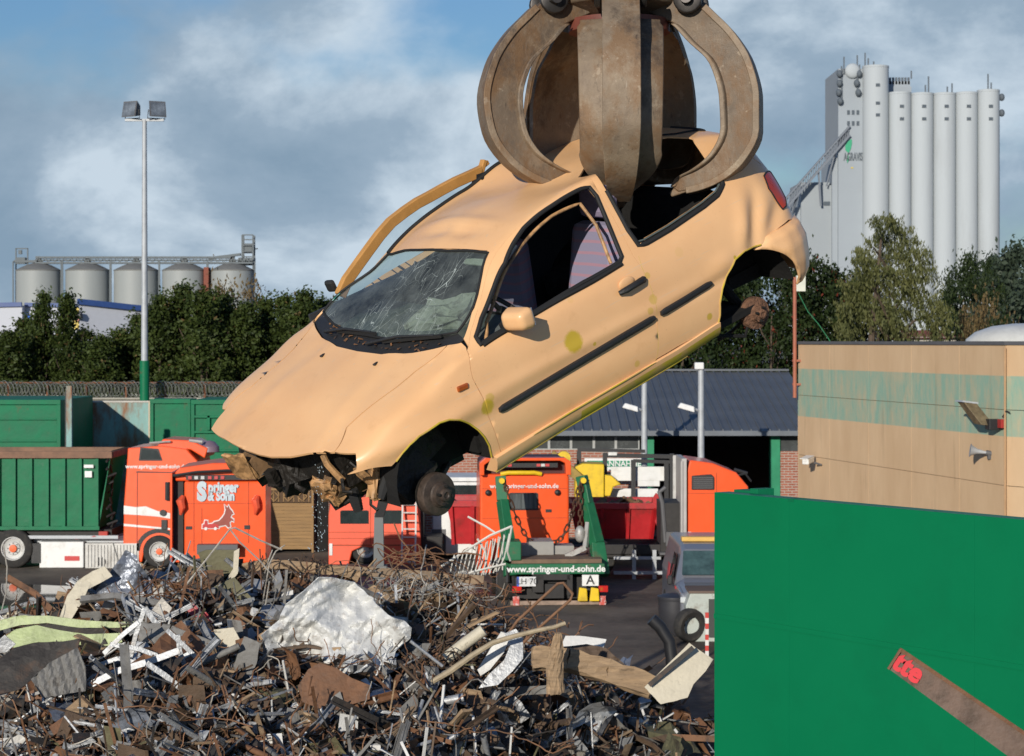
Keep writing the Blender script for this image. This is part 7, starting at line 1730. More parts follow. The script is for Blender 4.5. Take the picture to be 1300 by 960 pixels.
# ---------- grey van with its load of bits in front
d = 45.0
V9 = empty('grey_van', 'silver grey van facing the camera, half behind the green wall', 'van', (X(880,d),d,0)); V9.rotation_euler = (0,0,.0); V9.scale = (.92,1,.90)
def qx(px): return X(px,d)-X(880,d)
zz = lambda py: Z(py,d)
M_van = mat('silver_grey_paint', (.22,.23,.26), .35, metal=.3, coat=.5, var=.06)
sec = [  # y, half width at roof, roof z, body
 ]
mb = MB(); W2 = .93; cxv = qx(906)
rows = []
for y, zt, zb, hw, ht in ((-1.5,1.05,.35,.80,.74),(-1.45,1.12,.32,.88,.80),(-.7,1.22,.30,.92,.84),(-.45,1.30,.30,.93,.80),(.15,1.92,.30,.93,.72),(.5,2.02,.30,.93,.72),(3.2,2.02,.32,.93,.74),(3.4,1.95,.35,.92,.72)):
    rows.append([(cxv-hw,y,zb),(cxv-hw,y,min(1.15,zt-.05)),(cxv-ht,y,zt-.06),(cxv-ht+.1,y,zt),(cxv+ht-.1,y,zt),(cxv+ht,y,zt-.06),(cxv+hw,y,min(1.15,zt-.05)),(cxv+hw,y,zb)])
vs = [p for r in rows for p in r]; k = len(rows)
mb.add(vs, [(8*i+j, 8*i+(j+1) % 8, 8*i+8+(j+1) % 8, 8*i+8+j) for i in range(k-1) for j in range(8)]+[tuple(range(8))[::-1], tuple(8*(k-1)+j for j in range(8))])
mb.build('van_body', M_van, V9, bevel=.05)
MB().add([(cxv-.76,-.44,1.36),(cxv+.76,-.44,1.36),(cxv+.68,.10,1.88),(cxv-.68,.10,1.88)], [(0,1,2,3)]).xf(Matrix.Translation((0,-.035,.012))).build('windscreen', mat('van_glass', (.05,.09,.09), .06, spec=1.0, var=.5), V9)
MB().add([(cxv-.945,-.30,1.22),(cxv-.945,.75,1.22),(cxv-.82,.75,1.80),(cxv-.82,.20,1.80)], [(0,1,2,3)]).xf(Matrix.Translation((-.012,0,0))).build('side_window', M_wglass, V9)
MB().box((cxv-1.03,-.30,1.22),(.12,.12,.22)).build('side_mirror', M_trim, V9, bevel=.03)
MB().box((cxv,.95,2.09),(1.3,.28,.12)).build('roof_beacon_bar', mat('amber_bar', (.65,.40,.10), .4), V9, bevel=.03)
MB().bx(cxv-.80,cxv+.80,-1.56,-1.50,.55,.80).build('grille', M_trim, V9, bevel=.02)
for s_ in (-1,1): MB().box((cxv+s_*.72,-1.46,.90),(.34,.12,.15), (-.2,0,0)).build('headlight', mat('headlamp_glass', (.5,.52,.52), .1, spec=1.0), V9, bevel=.03)
MB().box((cxv-.965,.9,1.3),(.01,.5,.42), (0,.12,0)).build('side_lettering', mat('red_sticker', (.5,.03,.04), .5, var=.1, dirt=(.2,.2,.22), dirt_amt=1, dirt_scale=10), V9)
for s_ in (-1,1): wheel(V9, cxv+s_*.84, -.9, .33, .22, rot=PI/2*(-s_)); wheel(V9, cxv+s_*.84, 2.4, .33, .22, rot=PI/2*(-s_))
MB().bx(cxv-.9,cxv+.9,-1.62,-1.48,.30,.52).build('bumper', M_trim, V9, bevel=.03)
# wheelie bin, tyre, old machine casing, marker post
d = 44.0
t = empty('waste_bin', 'black rounded waste bin with red lid rim in front of the grey van', 'bin', (X(857,d),d,0)); 
MB().lathe([(.26,0),(.30,.05),(.36,.55),(.37,.78),(.33,.80)], n=20).build('bin_body', mat('bin_black', (.03,.03,.035), .5), t)
MB().lathe([(.38,.76),(.39,.80),(.39,.84),(.25,.88),(.01,.90)], n=20).build('bin_lid', mat('bin_black', (0,0,0)), t)
MB().box((.28,.4,.98),(.5,.2,.06)).build('red_strip', mat('bin_red', (.45,.03,.03), .5), t)
d = 43.0
t = empty('car_tyre', 'worn black car tyre leaning upright beside the pale machine casing', 'tyre', (X(874,d),d,0)); t.rotation_euler = (.12,0,.5)
MB().lathe([(.20,-.10),(.30,-.13),(.345,-.09),(.355,0),(.345,.09),(.30,.13),(.20,.10),(.19,0),(.20,-.10)], (0,0,.36), 'y', 32, caps=False).build('tyre_carcass', M_tyre, t)
t = empty('machine_casing', 'pale dented machine casing with brown top at the green wall end', 'machine', (X(896,d),d,0))
MB().prism([(-.38,.0),(-.42,.75),(-.32,1.02),(.5,1.02),(.5,0)], 0, .9, 'xz').build('casing', mat('pale_green_enamel', (.42,.46,.42), .5, var=.2, dirt=(.15,.11,.08), dirt_amt=.8, dirt_scale=3), t, bevel=.02)
MB().bx(-.36,.52,-.03,.95,1.02,1.07).build('casing_top', mat('brown_top', (.13,.09,.07), .7), t)
MB().bx(.06,.5,-.05,0,.1,.9).build('casing_door', mat('dark_hatch', (.04,.045,.04), .6), t)
t = empty('marker_post', 'slim red and white striped marker post by the green wall end', 'post', (X(897.5,41),41,0))
for k in range(8): MB().bx(-.035,.035,-.01,.02,k*.11,k*.11+.11).build('post_band', mat('marker_red', (.5,.04,.03), .6) if k % 2 else mat('marker_white', (.65,.63,.6), .6), t)
t = empty('blue_drum', 'blue plastic drum edge beside the van, against the green wall', 'drum', (X(911,46),46,0))
MB().lathe([(.22,0),(.26,.05),(.26,.9),(.2,.95)], n=18).build('drum', mat('drum_blue', (.02,.10,.45), .5), t)
MB().lathe([(.06,.95),(.06,.99)], n=10).build('drum_cap', M_trim, t)
# ------------------------------------------------------------------ the scrap heap
from mathutils import noise as mn
def crest(px):
    """height of the heap's crest at D=27 for a photo column"""
    T = [(-400,740),(-60,800),(0,790),(60,775),(110,750),(170,730),(250,722),(330,735),(420,738),(520,745),(600,765),(650,800),(700,835),(760,862),(830,885),(900,915),(1000,945),(1300,985),(1500,1000)]
    py = float(np.interp(px, [a for a, _ in T], [b for _, b in T])); return HC-(py-CYP)/F*27
def surfz(x, D):
    px = CXP+x/D*F if D > 1 else CXP
    z = crest(px)
    if D <= 27: z -= (27-D)*.145
    else: z -= (D-27)*.10+max(0, D-28)*.75
    z += .16*mn.noise(Vector((x*.9, D*.9, 3)))+.10*mn.noise(Vector((x*2.3, D*2.3, 7)))
    return z
def Dp(px, py):
    zc = crest(px); k = (py-CYP)/F
    return min(27.3, (HC+27*.145-zc)/(k+.145))
def hp(px, py, dd=0.0): return at(px, py, Dp(px, py)+dd)
def hmat(name, col, **k): return mat(name, col, **{**dict(rough=.7, var=.3, scale=5, dirt=(.05,.035,.022), dirt_amt=.85, dirt_scale=3.5, dirt_lo=.52, bump=.2, bscale=25), **k})
H_rust = hmat('heap_rust', (.16,.075,.035), dirt=(.035,.022,.015)); H_brown = hmat('heap_brown', (.095,.060,.036)); H_dark = hmat('heap_dark', (.028,.024,.021), dirt=(.09,.05,.03))
H_grey = hmat('heap_grey', (.17,.165,.155)); H_silver = hmat('heap_silver', (.36,.37,.38), rough=.5, metal=.45, dirt=(.16,.13,.10), dirt_amt=.7)
H_white = hmat('heap_white', (.62,.61,.58), rough=.5, var=.08, dirt=(.20,.14,.09), dirt_amt=.85, dirt_scale=5, dirt_lo=.60); H_cream = hmat('heap_cream', (.52,.47,.36), rough=.6, var=.1, dirt_lo=.58)
H_wood = hmat('heap_wood', (.30,.205,.12), stretch=(1,1,6), rough=.85, dirt_lo=.56); H_olive = hmat('heap_olive', (.12,.11,.055)); H_green = hmat('heap_lime', (.36,.42,.20), rough=.5, dirt_lo=.57)
H_blue = hmat('heap_bluegrey', (.20,.22,.26), rough=.35, metal=.3); H_pink = hmat('heap_pink', (.50,.22,.34), rough=.9, dirt_lo=.62); H_red = hmat('heap_red', (.38,.03,.035), rough=.5)
H_wire = hmat('heap_wire_rust', (.20,.10,.05), rough=.75); H_wireg = hmat('heap_wire_grey', (.40,.37,.32), rough=.55, metal=.3)
# base mound
nx, ny = 120, 60; V = []; 
for j in range(ny):
    D = 9+ (33.5-9)*j/(ny-1)
    for i in range(nx):
        x = -11+22.5*i/(nx-1)
        z = surfz(x, D)-.16+.10*mn.noise(Vector((x*6, D*6, 0)))
        V.append((x, D, max(z, -.05)))
mb = MB(); mb.add(V, [(j*nx+i, j*nx+i+1, (j+1)*nx+i+1, (j+1)*nx+i) for j in range(ny-1) for i in range(nx-1)], smooth=False)
tag(mb.build('scrap_mound', hmat('mound_dirt', (.05,.036,.025), bump=.8, bscale=12, rough=.9)), 'dark packed bottom layer of the scrap heap', 'scrap heap', kind='stuff')

def cr_sheet(mb, w, h, seed, amp, nx=7, ny=6, thick=.006, mi=0, f=1.0, smooth=False):
    """crumpled sheet about the origin, lying in xy"""
    vs = []
    for j in range(ny):
        for i in range(nx):
            x = (i/(nx-1)-.5)*w; y = (j/(ny-1)-.5)*h
            p = Vector((x*f*3+seed*7.1, y*f*3, seed*3.3)); n1 = mn.noise(p); d, _ = mn.voronoi(p*1.1)
            z = amp*(n1*1.2+(d[0]-.4)*1.3); o = mn.noise_vector(p*1.3)*amp*.5
            e = .12*w*mn.noise(Vector((seed*5.5, i+j*3.7, 1))) if i in (0, nx-1) or j in (0, ny-1) else 0
            vs.append((x+o.x+e, y+o.y, z+o.z*.4))
    n = len(vs); fs = [(j*nx+i, j*nx+i+1, (j+1)*nx+i+1, (j+1)*nx+i) for j in range(ny-1) for i in range(nx-1)]
    o_ = len(mb.v); mb.add(vs, fs, mi, smooth); return o_
def piece(kind, sd):
    r = random.Random(sd); mb = MB()
    if kind == 'sheet': cr_sheet(mb, r.uniform(.45,1.0), r.uniform(.3,.6), sd, r.uniform(.05,.14))
    elif kind == 'bar':
        L = r.uniform(.6,1.6); b = r.uniform(-.18,.18); w = r.uniform(.03,.07); P = [(-L/2,0,0),(-L*.1,b,.02),(L*.2,b*.8,.05),(L/2,0,-.03)]
        for a, c in zip(P[:-1], P[1:]): mb.beam(a, c, w, w*.35); 
        if r.random() < .6:
            for a, c in zip(P[:-1], P[1:]): mb.beam((a[0],a[1]+w*.45,a[2]+w*.45),(c[0],c[1]+w*.45,c[2]+w*.45), w*.12, w)
    elif kind == 'pipe':
        L = r.uniform(.5,1.5); mb.tube([(-L/2,0,0),(0,r.uniform(-.06,.06),0),(L/2,0,0)], r.uniform(.018,.045), 9, caps=False); mb.tube([(L/2,0,0),(-L/2+.0,0,0)], .012, 6, caps=False) if False else None
    elif kind == 'board':
        L = r.uniform(.6,1.3); mb.box((0,0,0),(L,r.uniform(.08,.2),r.uniform(.018,.04)), (0,0,0), taper=r.uniform(.9,1)); mb = crumple(mb, .008, sd, 3)
    elif kind == 'channel':
        L = r.uniform(.7,1.4); w = r.uniform(.05,.09); mb.box((0,0,0),(L,w,.004)).box((0,w/2,w*.25),(L,.004,w*.5)).box((0,-w/2,w*.25),(L,.004,w*.5)); mb = crumple(mb, .006, sd, 4)
    elif kind == 'lump':
        mb.box((0,0,0),(r.uniform(.2,.45),r.uniform(.15,.35),r.uniform(.1,.25))); mb = crumple(mb, .05, sd, 2)
    elif kind == 'wire':
        p = Vector((-.5,0,0)); d_ = Vector((1,0,.2)); P = []
        for k in range(22):
            P.append(p.copy()); d_ = (d_+Vector((r.uniform(-.5,.5), r.uniform(-.5,.5), r.uniform(-.45,.45)))).normalized(); p = p+d_*.07
        mb.tube(P, r.uniform(.004,.009), 5)
    me = bpy.data.meshes.new(kind); me.from_pydata(mb.v, [], mb.f)
    for p_, s_ in zip(me.polygons, mb.sm): p_.use_smooth = s_
    return me
KI = {'sheet': (['H_silver','H_white','H_grey','H_brown','H_dark','H_rust','H_blue','H_olive'], 'crumpled metal sheet', 'scrap sheet'),
      'bar': (['H_rust','H_brown','H_grey','H_dark','H_silver'], 'bent steel bar', 'steel bar'), 'pipe': (['H_rust','H_grey','H_silver','H_brown'], 'short steel pipe', 'pipe'),
      'board': (['H_wood','H_brown','H_wood'], 'splintered board', 'board'), 'channel': (['H_silver','H_grey','H_silver'], 'bent metal channel', 'metal channel'),
      'lump': (['H_dark','H_brown','H_rust'], 'crushed machine part', 'scrap part'), 'wire': (['H_wire','H_wireg','H_wire'], 'tangled wire', 'wire')}
cname = {'H_silver':'silver','H_white':'white','H_grey':'grey','H_brown':'brown','H_dark':'blackish','H_rust':'rusty','H_blue':'blue-grey','H_olive':'olive','H_wood':'weathered wooden','H_wire':'rusty','H_wireg':'grey'}
PROT = {}
for kd, (ms, _, _) in KI.items():
    for mi_, mn_ in enumerate(dict.fromkeys(ms)):
        for v_ in range(3):
            me = piece(kd, hash_ := (len(PROT)*13+5)); me.materials.append(globals()[mn_]); PROT[(kd, mn_, v_)] = me
r6 = random.Random(77); kinds = ['sheet']*5+['bar']*6+['pipe']*4+['board']*3+['channel']*4+['lump']*3+['wire']*6
knames = {'sheet':'scrap_sheet','bar':'steel_bar','pipe':'steel_pipe','board':'broken_board','channel':'metal_channel','lump':'crushed_part','wire':'loose_wire'}
cnt = 0
while cnt < 275:
    px = r6.uniform(-15, 860); py = r6.uniform(718, 975) if r6.random() < .8 else r6.uniform(860, 985)
    zc_py = CYP+(HC-crest(px))/27*F
    if py < zc_py-6: continue
    kd = r6.choice(kinds); mn_ = r6.choice(KI[kd][0])
    if px < 330 and r6.random() < .45: kd = 'channel'; mn_ = 'H_silver'
    if mn_ in ('H_white',) and r6.random() < .5: continue
    p = hp(px, py); p.z += r6.uniform(-.06,.10)
    o = bpy.data.objects.new(knames[kd], PROT[(kd, mn_, r6.randrange(3))]); COL.objects.link(o); o.location = p
    o.rotation_euler = (r6.gauss(.25,.5), r6.gauss(0,.45), r6.uniform(0,6.28)); s = r6.uniform(.6,1.3)*(1.0 if kd != 'lump' else .8); o.scale = (s, s*r6.uniform(.7,1.1), s)
    side_w = 'left' if px < 300 else ('middle' if px < 560 else 'right'); row_w = 'near the crest of' if py < zc_py+55 else 'low on the front of'
    tag(o, '%s %s %s the scrap heap, %s part' % (cname[mn_], KI[kd][1], row_w, side_w), KI[kd][2], '%s %ss %s the %s part of the heap' % (cname[mn_], KI[kd][1], row_w, side_w)); cnt += 1
# small rubble as one mass
rub = MB(); mats_ = [H_rust, H_brown, H_dark, H_grey, H_silver, H_wood, H_white, H_olive, H_wire, H_wireg]; wts = [.17,.18,.15,.15,.13,.08,.045,.03,.03,.03]
for k in range(5000):
    px = r6.uniform(-25, 1000); py = r6.uniform(715, 990); zc_py = CYP+(HC-crest(px))/27*F
    if py < zc_py-3: continue
    if px > 840 and r6.random() < .5: continue
    p = hp(px, py); p.z += r6.uniform(-.08,.05); mi = r6.choices(range(10), wts)[0]; E_ = Euler((r6.gauss(0,.7), r6.gauss(0,.7), r6.uniform(0,6.28))); M3 = Matrix.Translation(p) @ E_.to_matrix().to_4x4(); t_ = r6.random(); st = len(rub.v)
    if t_ < .33:
        w, h = r6.uniform(.05,.26), r6.uniform(.04,.16); a = r6.uniform(-.05,.05); rub.add([(-w,-h,0),(0,-h,a),(w,-h*.7,0),(w*.8,h,a*.5),(0,h*.9,a*1.3),(-w*.9,h,0)], [(0,1,4,5),(1,2,3,4)], mi)
    elif t_ < .66: L = r6.uniform(.10,.55); rub.beam((-L,0,0),(L,r6.uniform(-.06,.06),r6.uniform(-.05,.05)), r6.uniform(.008,.035), r6.uniform(.006,.02), mi=mi)
    elif t_ < .80:
        s = r6.uniform(.03,.10); rub.add([(-s,-s,0),(s,-s*.6,0),(s*.7,s,0),(-s,s*.8,0),(-s*.6,-s*.5,s),(s*.5,-s*.4,s*1.2),(s*.6,s*.5,s*.8)], [(0,1,5,4),(1,2,6,5),(4,5,6),(2,3,6),(3,0,4,6)], mi)
    else:
        q0 = Vector((0,0,0)); P = []; d_ = Vector((1,0,0))
        for i in range(9): P.append(q0.copy()); d_ = (d_+Vector((r6.uniform(-.6,.6),r6.uniform(-.6,.6),r6.uniform(-.5,.6)))).normalized(); q0 = q0+d_*r6.uniform(.03,.09)
        rub.tube(P, r6.uniform(.004,.008), 3, mi=r6.choice([8,9,8]), caps=False, smooth=False)
    rub.xf(M3, st)
tag(rub.build('small_scrap', mats_, recalc=False), 'countless small brown and grey scraps covering the heap', 'scrap', kind='stuff')

# ---- single pieces one can point at
FOLDS = [(.3,.55,.2,.55),(1.5,.7,.9,.5),(2.5,1.1,.4,.32),(.9,1.7,1.3,.20),(2.0,2.6,.1,.13),(2.9,3.9,.6,.09),(.1,5.1,.3,.06)]
def scrap(name, label, cat, group=None): return name, label, cat, group
def sheetpx(info, poly, D, m, amp=.05, f=2.0, step=.05, thick=.010, lean=0.0, sx=0.0, fold=None):
    """sheet outlined by photo points; D its mean distance (None: on the heap), lean and sx: how distance changes up and across it"""
    cxp = sum(p[0] for p in poly)/len(poly); cyp = sum(p[1] for p in poly)/len(poly); D0_ = D or Dp(cxp, cyp)
    k = D0_/F; Q = [((x-cxp)*k, -(y-cyp)*k) for x, y in poly]
    def dn(P, st):
        out = []
        for i in range(len(P)):
            a, b = P[i], P[(i+1) % len(P)]; n = max(1, int(math.hypot(a[0]-b[0], a[1]-b[1])/st))
            for q_ in range(n): out.append((a[0]+(b[0]-a[0])*q_/n, a[1]+(b[1]-a[1])*q_/n))
        return out
    O = dn(Q, step); n0 = len(O); pts = [Vector(p) for p in O]; x0 = min(p[0] for p in O); x1 = max(p[0] for p in O); y0 = min(p[1] for p in O); y1 = max(p[1] for p in O)
    x = x0
    rj = random.Random(int(cxp*7+cyp))
    while x < x1:
        y = y0
        while y < y1:
            qx_, qy_ = x+rj.uniform(-.3,.3)*step, y+rj.uniform(-.3,.3)*step
            if inpoly(qx_, qy_, O) and min((a[0]-qx_)**2+(a[1]-qy_)**2 for a in O) > (step*.4)**2: pts.append(Vector((qx_, qy_)))
            y += step
        x += step
    vs, es, fs, *_ = delaunay_2d_cdt(pts, [(i, (i+1) % n0) for i in range(n0)], [], 0, 1e-6)
    fs = [f_ for f_ in fs if inpoly(sum(vs[i].x for i in f_)/len(f_), sum(vs[i].y for i in f_)/len(f_), O)]
    sd = cxp*.013
    out = []
    for v in vs:
        p = Vector((v.x*f, v.y*f, sd)); wv_ = mn.noise_vector(p*.8)*.5; h = amp*mn.noise(p*.5)*.8
        for a_, fr_, ph, w_ in FOLDS: s_ = ((p.x+wv_.x)*math.cos(a_+sd)+(p.y+wv_.y)*math.sin(a_+sd))*fr_+ph; h += amp*w_*(abs((s_ % 2)-1)*2-1)
        h += amp*.10*mn.noise(p*6)
        if fold: h += fold(v.x, v.y)
        out.append((v.x, h+lean*v.y+sx*v.x, v.y))
    me = bpy.data.meshes.new(info[0]); me.from_pydata(out, [], fs); me.materials.append(m)
    o = bpy.data.objects.new(info[0], me); COL.objects.link(o); o.location = at(cxp, cyp, D0_)
    if thick: s_ = o.modifiers.new('s', 'SOLIDIFY'); s_.thickness = thick; s_.offset = 0
    return tag(o, *info[1:])
def polyrod(info, pts, r, m, D=None, dd=0.0, n=8, box=None, caps=True, ds=None, jag=0):
    P = []
    for i, (x, y) in enumerate(pts):
        d_ = (D if D else Dp(x, max(y, 720)))+dd+(ds[i] if ds else 0); P.append(at(x, y, d_))
    c = sum(P, Vector())/len(P); P = [p-c for p in P]; mb = MB()
    if box:
        for a, b in zip(P[:-1], P[1:]): mb.beam(a, b, box[0], box[1], up=(0,-1,.3))
    else: mb.tube(P, r, n, caps=caps)
    if jag: mb = crumple(mb, jag, int(pts[0][0]), 3)
    o = mb.build(info[0], m); o.location = c
    return tag(o, *info[1:])
sc_ = scrap
sheetpx(sc_('crumpled_sheet','big white crumpled dirty sheet in the middle of the heap','sheet metal'), [(324,868),(322,842),(338,822),(332,806),(352,790),(362,768),(384,752),(402,736),(420,738),(446,748),(468,762),(488,778),(512,788),(522,798),(520,812),(502,828),(498,846),(476,858),(452,868),(430,872),(400,866),(380,878),(350,874)], 23.6, hmat('crumpled_white', (.60,.60,.58), rough=.45, var=.1, dirt=(.22,.16,.11), dirt_amt=.8, dirt_scale=4.5, dirt_lo=.56), .27, 2.9, .020, lean=.5)
sheetpx(sc_('crumpled_sheet','blue-grey crumpled shiny sheet standing at the left crest','sheet metal'), [(116,790),(113,770),(120,752),(130,738),(150,712),(158,699),(172,706),(178,720),(190,740),(205,762),(203,776),(180,782),(150,788)], 26.0, H_blue, .11, 3.2, .035, lean=.3)
sheetpx(sc_('folded_sheet','cream torn panel folded over left of the blue-grey sheet','sheet metal'), [(78,782),(86,756),(98,738),(116,726),(132,720),(142,732),(128,740),(112,748),(106,764),(94,784)], 25.8, H_cream, .06, 3.0, .035, lean=.3)
sheetpx(sc_('hollow_shade','dark sheet painting the shade inside the folded cream panel','scrap part'), [(100,786),(104,764),(112,748),(130,738),(124,756),(118,788)], 26.2, H_dark, .04, 3.0, .06)  # dark sheet whose colour stands in for shade in the fold
sheetpx(sc_('curved_trim','long pale green curved plastic trim, upper of two at left','plastic trim'), [(-6,802),(-6,790),(20,783),(60,782),(110,788),(150,790),(190,788),(190,793),(150,797),(100,797),(60,791),(25,794)], 24.6, H_green, .02, 1.5, .05, lean=.2, thick=.03)
sheetpx(sc_('curved_trim','pale green bulged plastic trim, lower of two at left','plastic trim'), [(2,812),(20,800),(45,795),(70,800),(110,806),(152,804),(156,815),(140,820),(90,818),(50,815),(20,822)], 24.2, H_green, .04, 1.5, .05, lean=.4, thick=.03)
sheetpx(sc_('gap_shade','black sheet painting the shade between the two pale green trims','plastic trim'), [(20,796),(60,792),(110,798),(180,797),(160,806),(110,806),(60,799)], 24.5, H_dark, .02, 2, .08)  # black sheet in place of the shade between the trims
sheetpx(sc_('bulk_box_panel','olive brown steel box end poking up on the crest','scrap part'), [(251,702),(262,698),(300,698),(296,724),(280,738),(262,726)], 26.6, H_olive, .02, 1.5, .06, thick=.03)
sheetpx(sc_('box_edge','pale edge strip of the olive box panel','steel strip'), [(297,700),(304,696),(302,728),(290,742),(286,738),(296,722)], 26.4, H_cream, .01, 2, .05)
sheetpx(sc_('brown_plate','square brown-green plate tilted below the olive box','steel plate'), [(262,750),(296,734),(322,762),(326,782),(290,792),(276,778)], 25.8, H_olive, .03, 1.5, .06, lean=.3)
sheetpx(sc_('red_plate','bright red bent plate in the left middle of the heap','steel plate'), [(234,772),(242,766),(262,778),(278,796),(268,802),(250,790)], 24.8, H_red, .04, 3, .04, lean=.4)
sheetpx(sc_('pink_cloth','crumpled pink cloth below the red plate','cloth'), [(217,800),(232,794),(252,800),(272,804),(270,814),(250,812),(236,816),(222,810)], 24.4, H_pink, .06, 6, .022, lean=.5)
sheetpx(sc_('cream_board','upright cream board beside the pink cloth','board'), [(271,800),(296,797),(308,818),(304,844),(286,836),(274,826)], 23.6, H_cream, .015, 1.5, .05, lean=.15)
sheetpx(sc_('grey_plate','dark grey bent plate standing left of the white crumpled sheet','steel plate'), [(310,808),(330,816),(326,842),(314,868),(300,870),(297,846),(304,824)], 22.6, H_grey, .03, 2.5, .04)
sheetpx(sc_('rusty_shell','brown curved rusty shell at the bottom below the white sheet','steel plate'), [(378,872),(390,852),(404,844),(426,850),(446,862),(470,870),(470,886),(420,900),(385,890)], 21.7, H_rust, .05, 1.6, .04, lean=.6)
sheetpx(sc_('fibre_mat','dark brown fibrous mat at the bottom left corner','mat'), [(-8,842),(16,824),(40,818),(78,816),(100,812),(96,834),(56,850),(30,872),(-8,880)], 22.4, H_dark, .05, 2.5, .05, lean=.6)
sheetpx(sc_('corrugated_sheet','grey corrugated sheet under the dark mat at left','sheet metal'), [(40,862),(62,842),(96,824),(108,848),(110,876),(60,884)], 22.2, H_grey, .006, 1.5, .03, lean=.3, fold=lambda x, y: .02*math.sin(x*60+y*20))
sheetpx(sc_('shiny_sheet','small pale blue sheet at the left frame edge','sheet metal'), [(-8,818),(6,806),(20,818),(8,828),(-8,830)], 23.2, H_silver, .02, 3, .05)
sheetpx(sc_('white_gutter','white curved sheet above the timber on the right','sheet metal'), [(711,822),(718,808),(736,808),(770,812),(766,822),(740,820)], 24.2, H_white, .02, 2, .05, lean=.5)
sheetpx(sc_('brown_lining','brown crumpled lining under the white curved sheet','sheet metal'), [(706,838),(712,822),(745,820),(770,824),(798,848),(812,862),(780,850),(740,846)], 23.8, H_brown, .06, 3, .04, lean=.4)
sheetpx(sc_('curved_trim','silver curved channel arcing down right of the wire tangle','metal channel'), [(655,800),(664,812),(664,836),(650,852),(632,868),(608,872),(620,856),(640,838),(648,820),(640,806)], 22.8, H_silver, .025, 2, .035, lean=.3)
sheetpx(sc_('white_strip','dirty white torn strip left of the silver curved channel','sheet metal'), [(636,802),(648,806),(640,828),(622,850),(610,858),(606,850),(620,828)], 23.0, H_white, .03, 3, .04)
pdp_ = sheetpx(sc_('pale_door_panel','pale cracked panel with slots at the lower right end of the heap','panel'), [(818,872),(846,846),(876,818),(884,824),(906,838),(896,852),(880,868),(872,884),(838,892)], 22.3, H_cream, .02, 2, .04, lean=.35)
ps_ = polyrod(('panel_slot',), [(824,870),(852,846),(880,822)], .018, H_dark, 22.2, box=(.05,.02)); ps_.location = ps_.location-pdp_.location; ps_.parent = pdp_
polyrod(sc_('timber_beam','thick brown timber beam lying at lower right','timber'), [(676,836),(720,838),(770,852),(828,872)], 0, H_wood, 22.9, box=(.24,.22), jag=.018)
polyrod(sc_('splintered_post','upright splintered wooden post in front of the timber beam','timber'), [(706,880),(704,850),(706,826),(709,804)], [.10,.095,.08,.035], H_wood, 22.3, n=7, jag=.010)
polyrod(sc_('branch','long pale bare branch crossing the heap at right','branch'), [(548,866),(572,852),(600,832),(626,816),(652,808),(680,801),(704,796),(718,791)], [.032,.036,.034,.030,.028,.026,.024,.022], hmat('bark_pale', (.36,.29,.19), dirt_lo=.55), 22.6, n=8)
polyrod(sc_('paper_tube','short beige cardboard-like tube left of the branch','pipe'), [(566,836),(590,817),(614,800)], .07, H_cream, 23.6, n=12)
polyrod(sc_('thin_tube','thin straight grey tube right of the white crumpled sheet','pipe'), [(521,814),(562,846)], .018, H_silver, 22.8)
polyrod(sc_('rusty_loop','rusty rod bent into a long narrow loop in front of the skip loader','rod'), [(640,812),(657,788),(684,763),(708,741),(715,740),(727,754),(724,762),(690,792),(661,819),(645,836)], .018, H_wire, 24.6)
polyrod(sc_('black_pipe','black bent stub pipe standing alone at lower right','pipe'), [(827,786),(838,796),(850,814),(853,836),(854,870)], .075, mat('black_pipe', (.014,.014,.016), .5), 24.2, n=12)
polyrod(sc_('timber_strip','tan wooden strip leaning against the white crumpled sheet','timber'), [(330,810),(362,790),(392,768)], 0, H_wood, 24.0, box=(.07,.05))
polyrod(sc_('metal_channel','bright galvanised channel, left leg of the inverted V','metal channel'), [(166,834),(172,808),(184,772)], 0, H_silver, 23.4, box=(.05,.03))
polyrod(sc_('metal_channel','bright galvanised channel, right leg of the inverted V','metal channel'), [(184,772),(198,792),(224,826)], 0, H_silver, 23.3, box=(.06,.025))
polyrod(sc_('metal_channel','long bright galvanised channel lying lowest at left','metal channel'), [(110,872),(150,852),(190,840),(228,826)], 0, H_silver, 22.3, box=(.07,.03))
polyrod(sc_('metal_channel','galvanised channel descending right below the inverted V','metal channel'), [(186,842),(210,858),(232,876)], 0, H_silver, 22.0, box=(.06,.03))
polyrod(sc_('metal_channel','kinked galvanised channel crossing behind the long lowest one','metal channel'), [(120,846),(150,836),(176,842),(206,832)], 0, H_silver, 22.8, box=(.045,.02))
for lab, pts in (('thin bright channel left of the inverted V, pointing up right', [(132,830),(156,806),(176,790)]),('thin bright channel crossing under the inverted V', [(140,818),(176,824),(214,838)]),('short bright channel right of the inverted V', [(212,800),(236,822),(248,834)]),
        ('bright channel between the long lowest one and the grey tube', [(176,866),(212,846),(244,828)]),('bright kinked channel at the bottom left of the heap', [(96,880),(120,858),(150,862)]),('bright channel standing steeply beside the corrugated strip', [(236,850),(228,826),(226,806)])):
    polyrod(sc_('metal_channel', lab, 'metal channel'), pts, 0, H_silver, 22.7, box=(.05,.025))
polyrod(sc_('steel_tube','grey straight tube below the cream board','pipe'), [(196,872),(226,854),(256,842),(304,820)], .036, H_grey, 22.5, n=10)
polyrod(sc_('corrugated_strip','ribbed grey strip between inverted V and pink cloth','sheet metal'), [(178,802),(214,806),(262,826),(292,852)], 0, H_grey, 23.2, box=(.22,.01), jag=.012)
polyrod(sc_('flat_strip','long rust-edged flat strip lying along the crest behind the white sheet','steel strip'), [(382,722),(430,724),(500,728),(560,732),(614,737)], 0, hmat('strip_brown', (.22,.15,.09)), 27.0, box=(.12,.02))
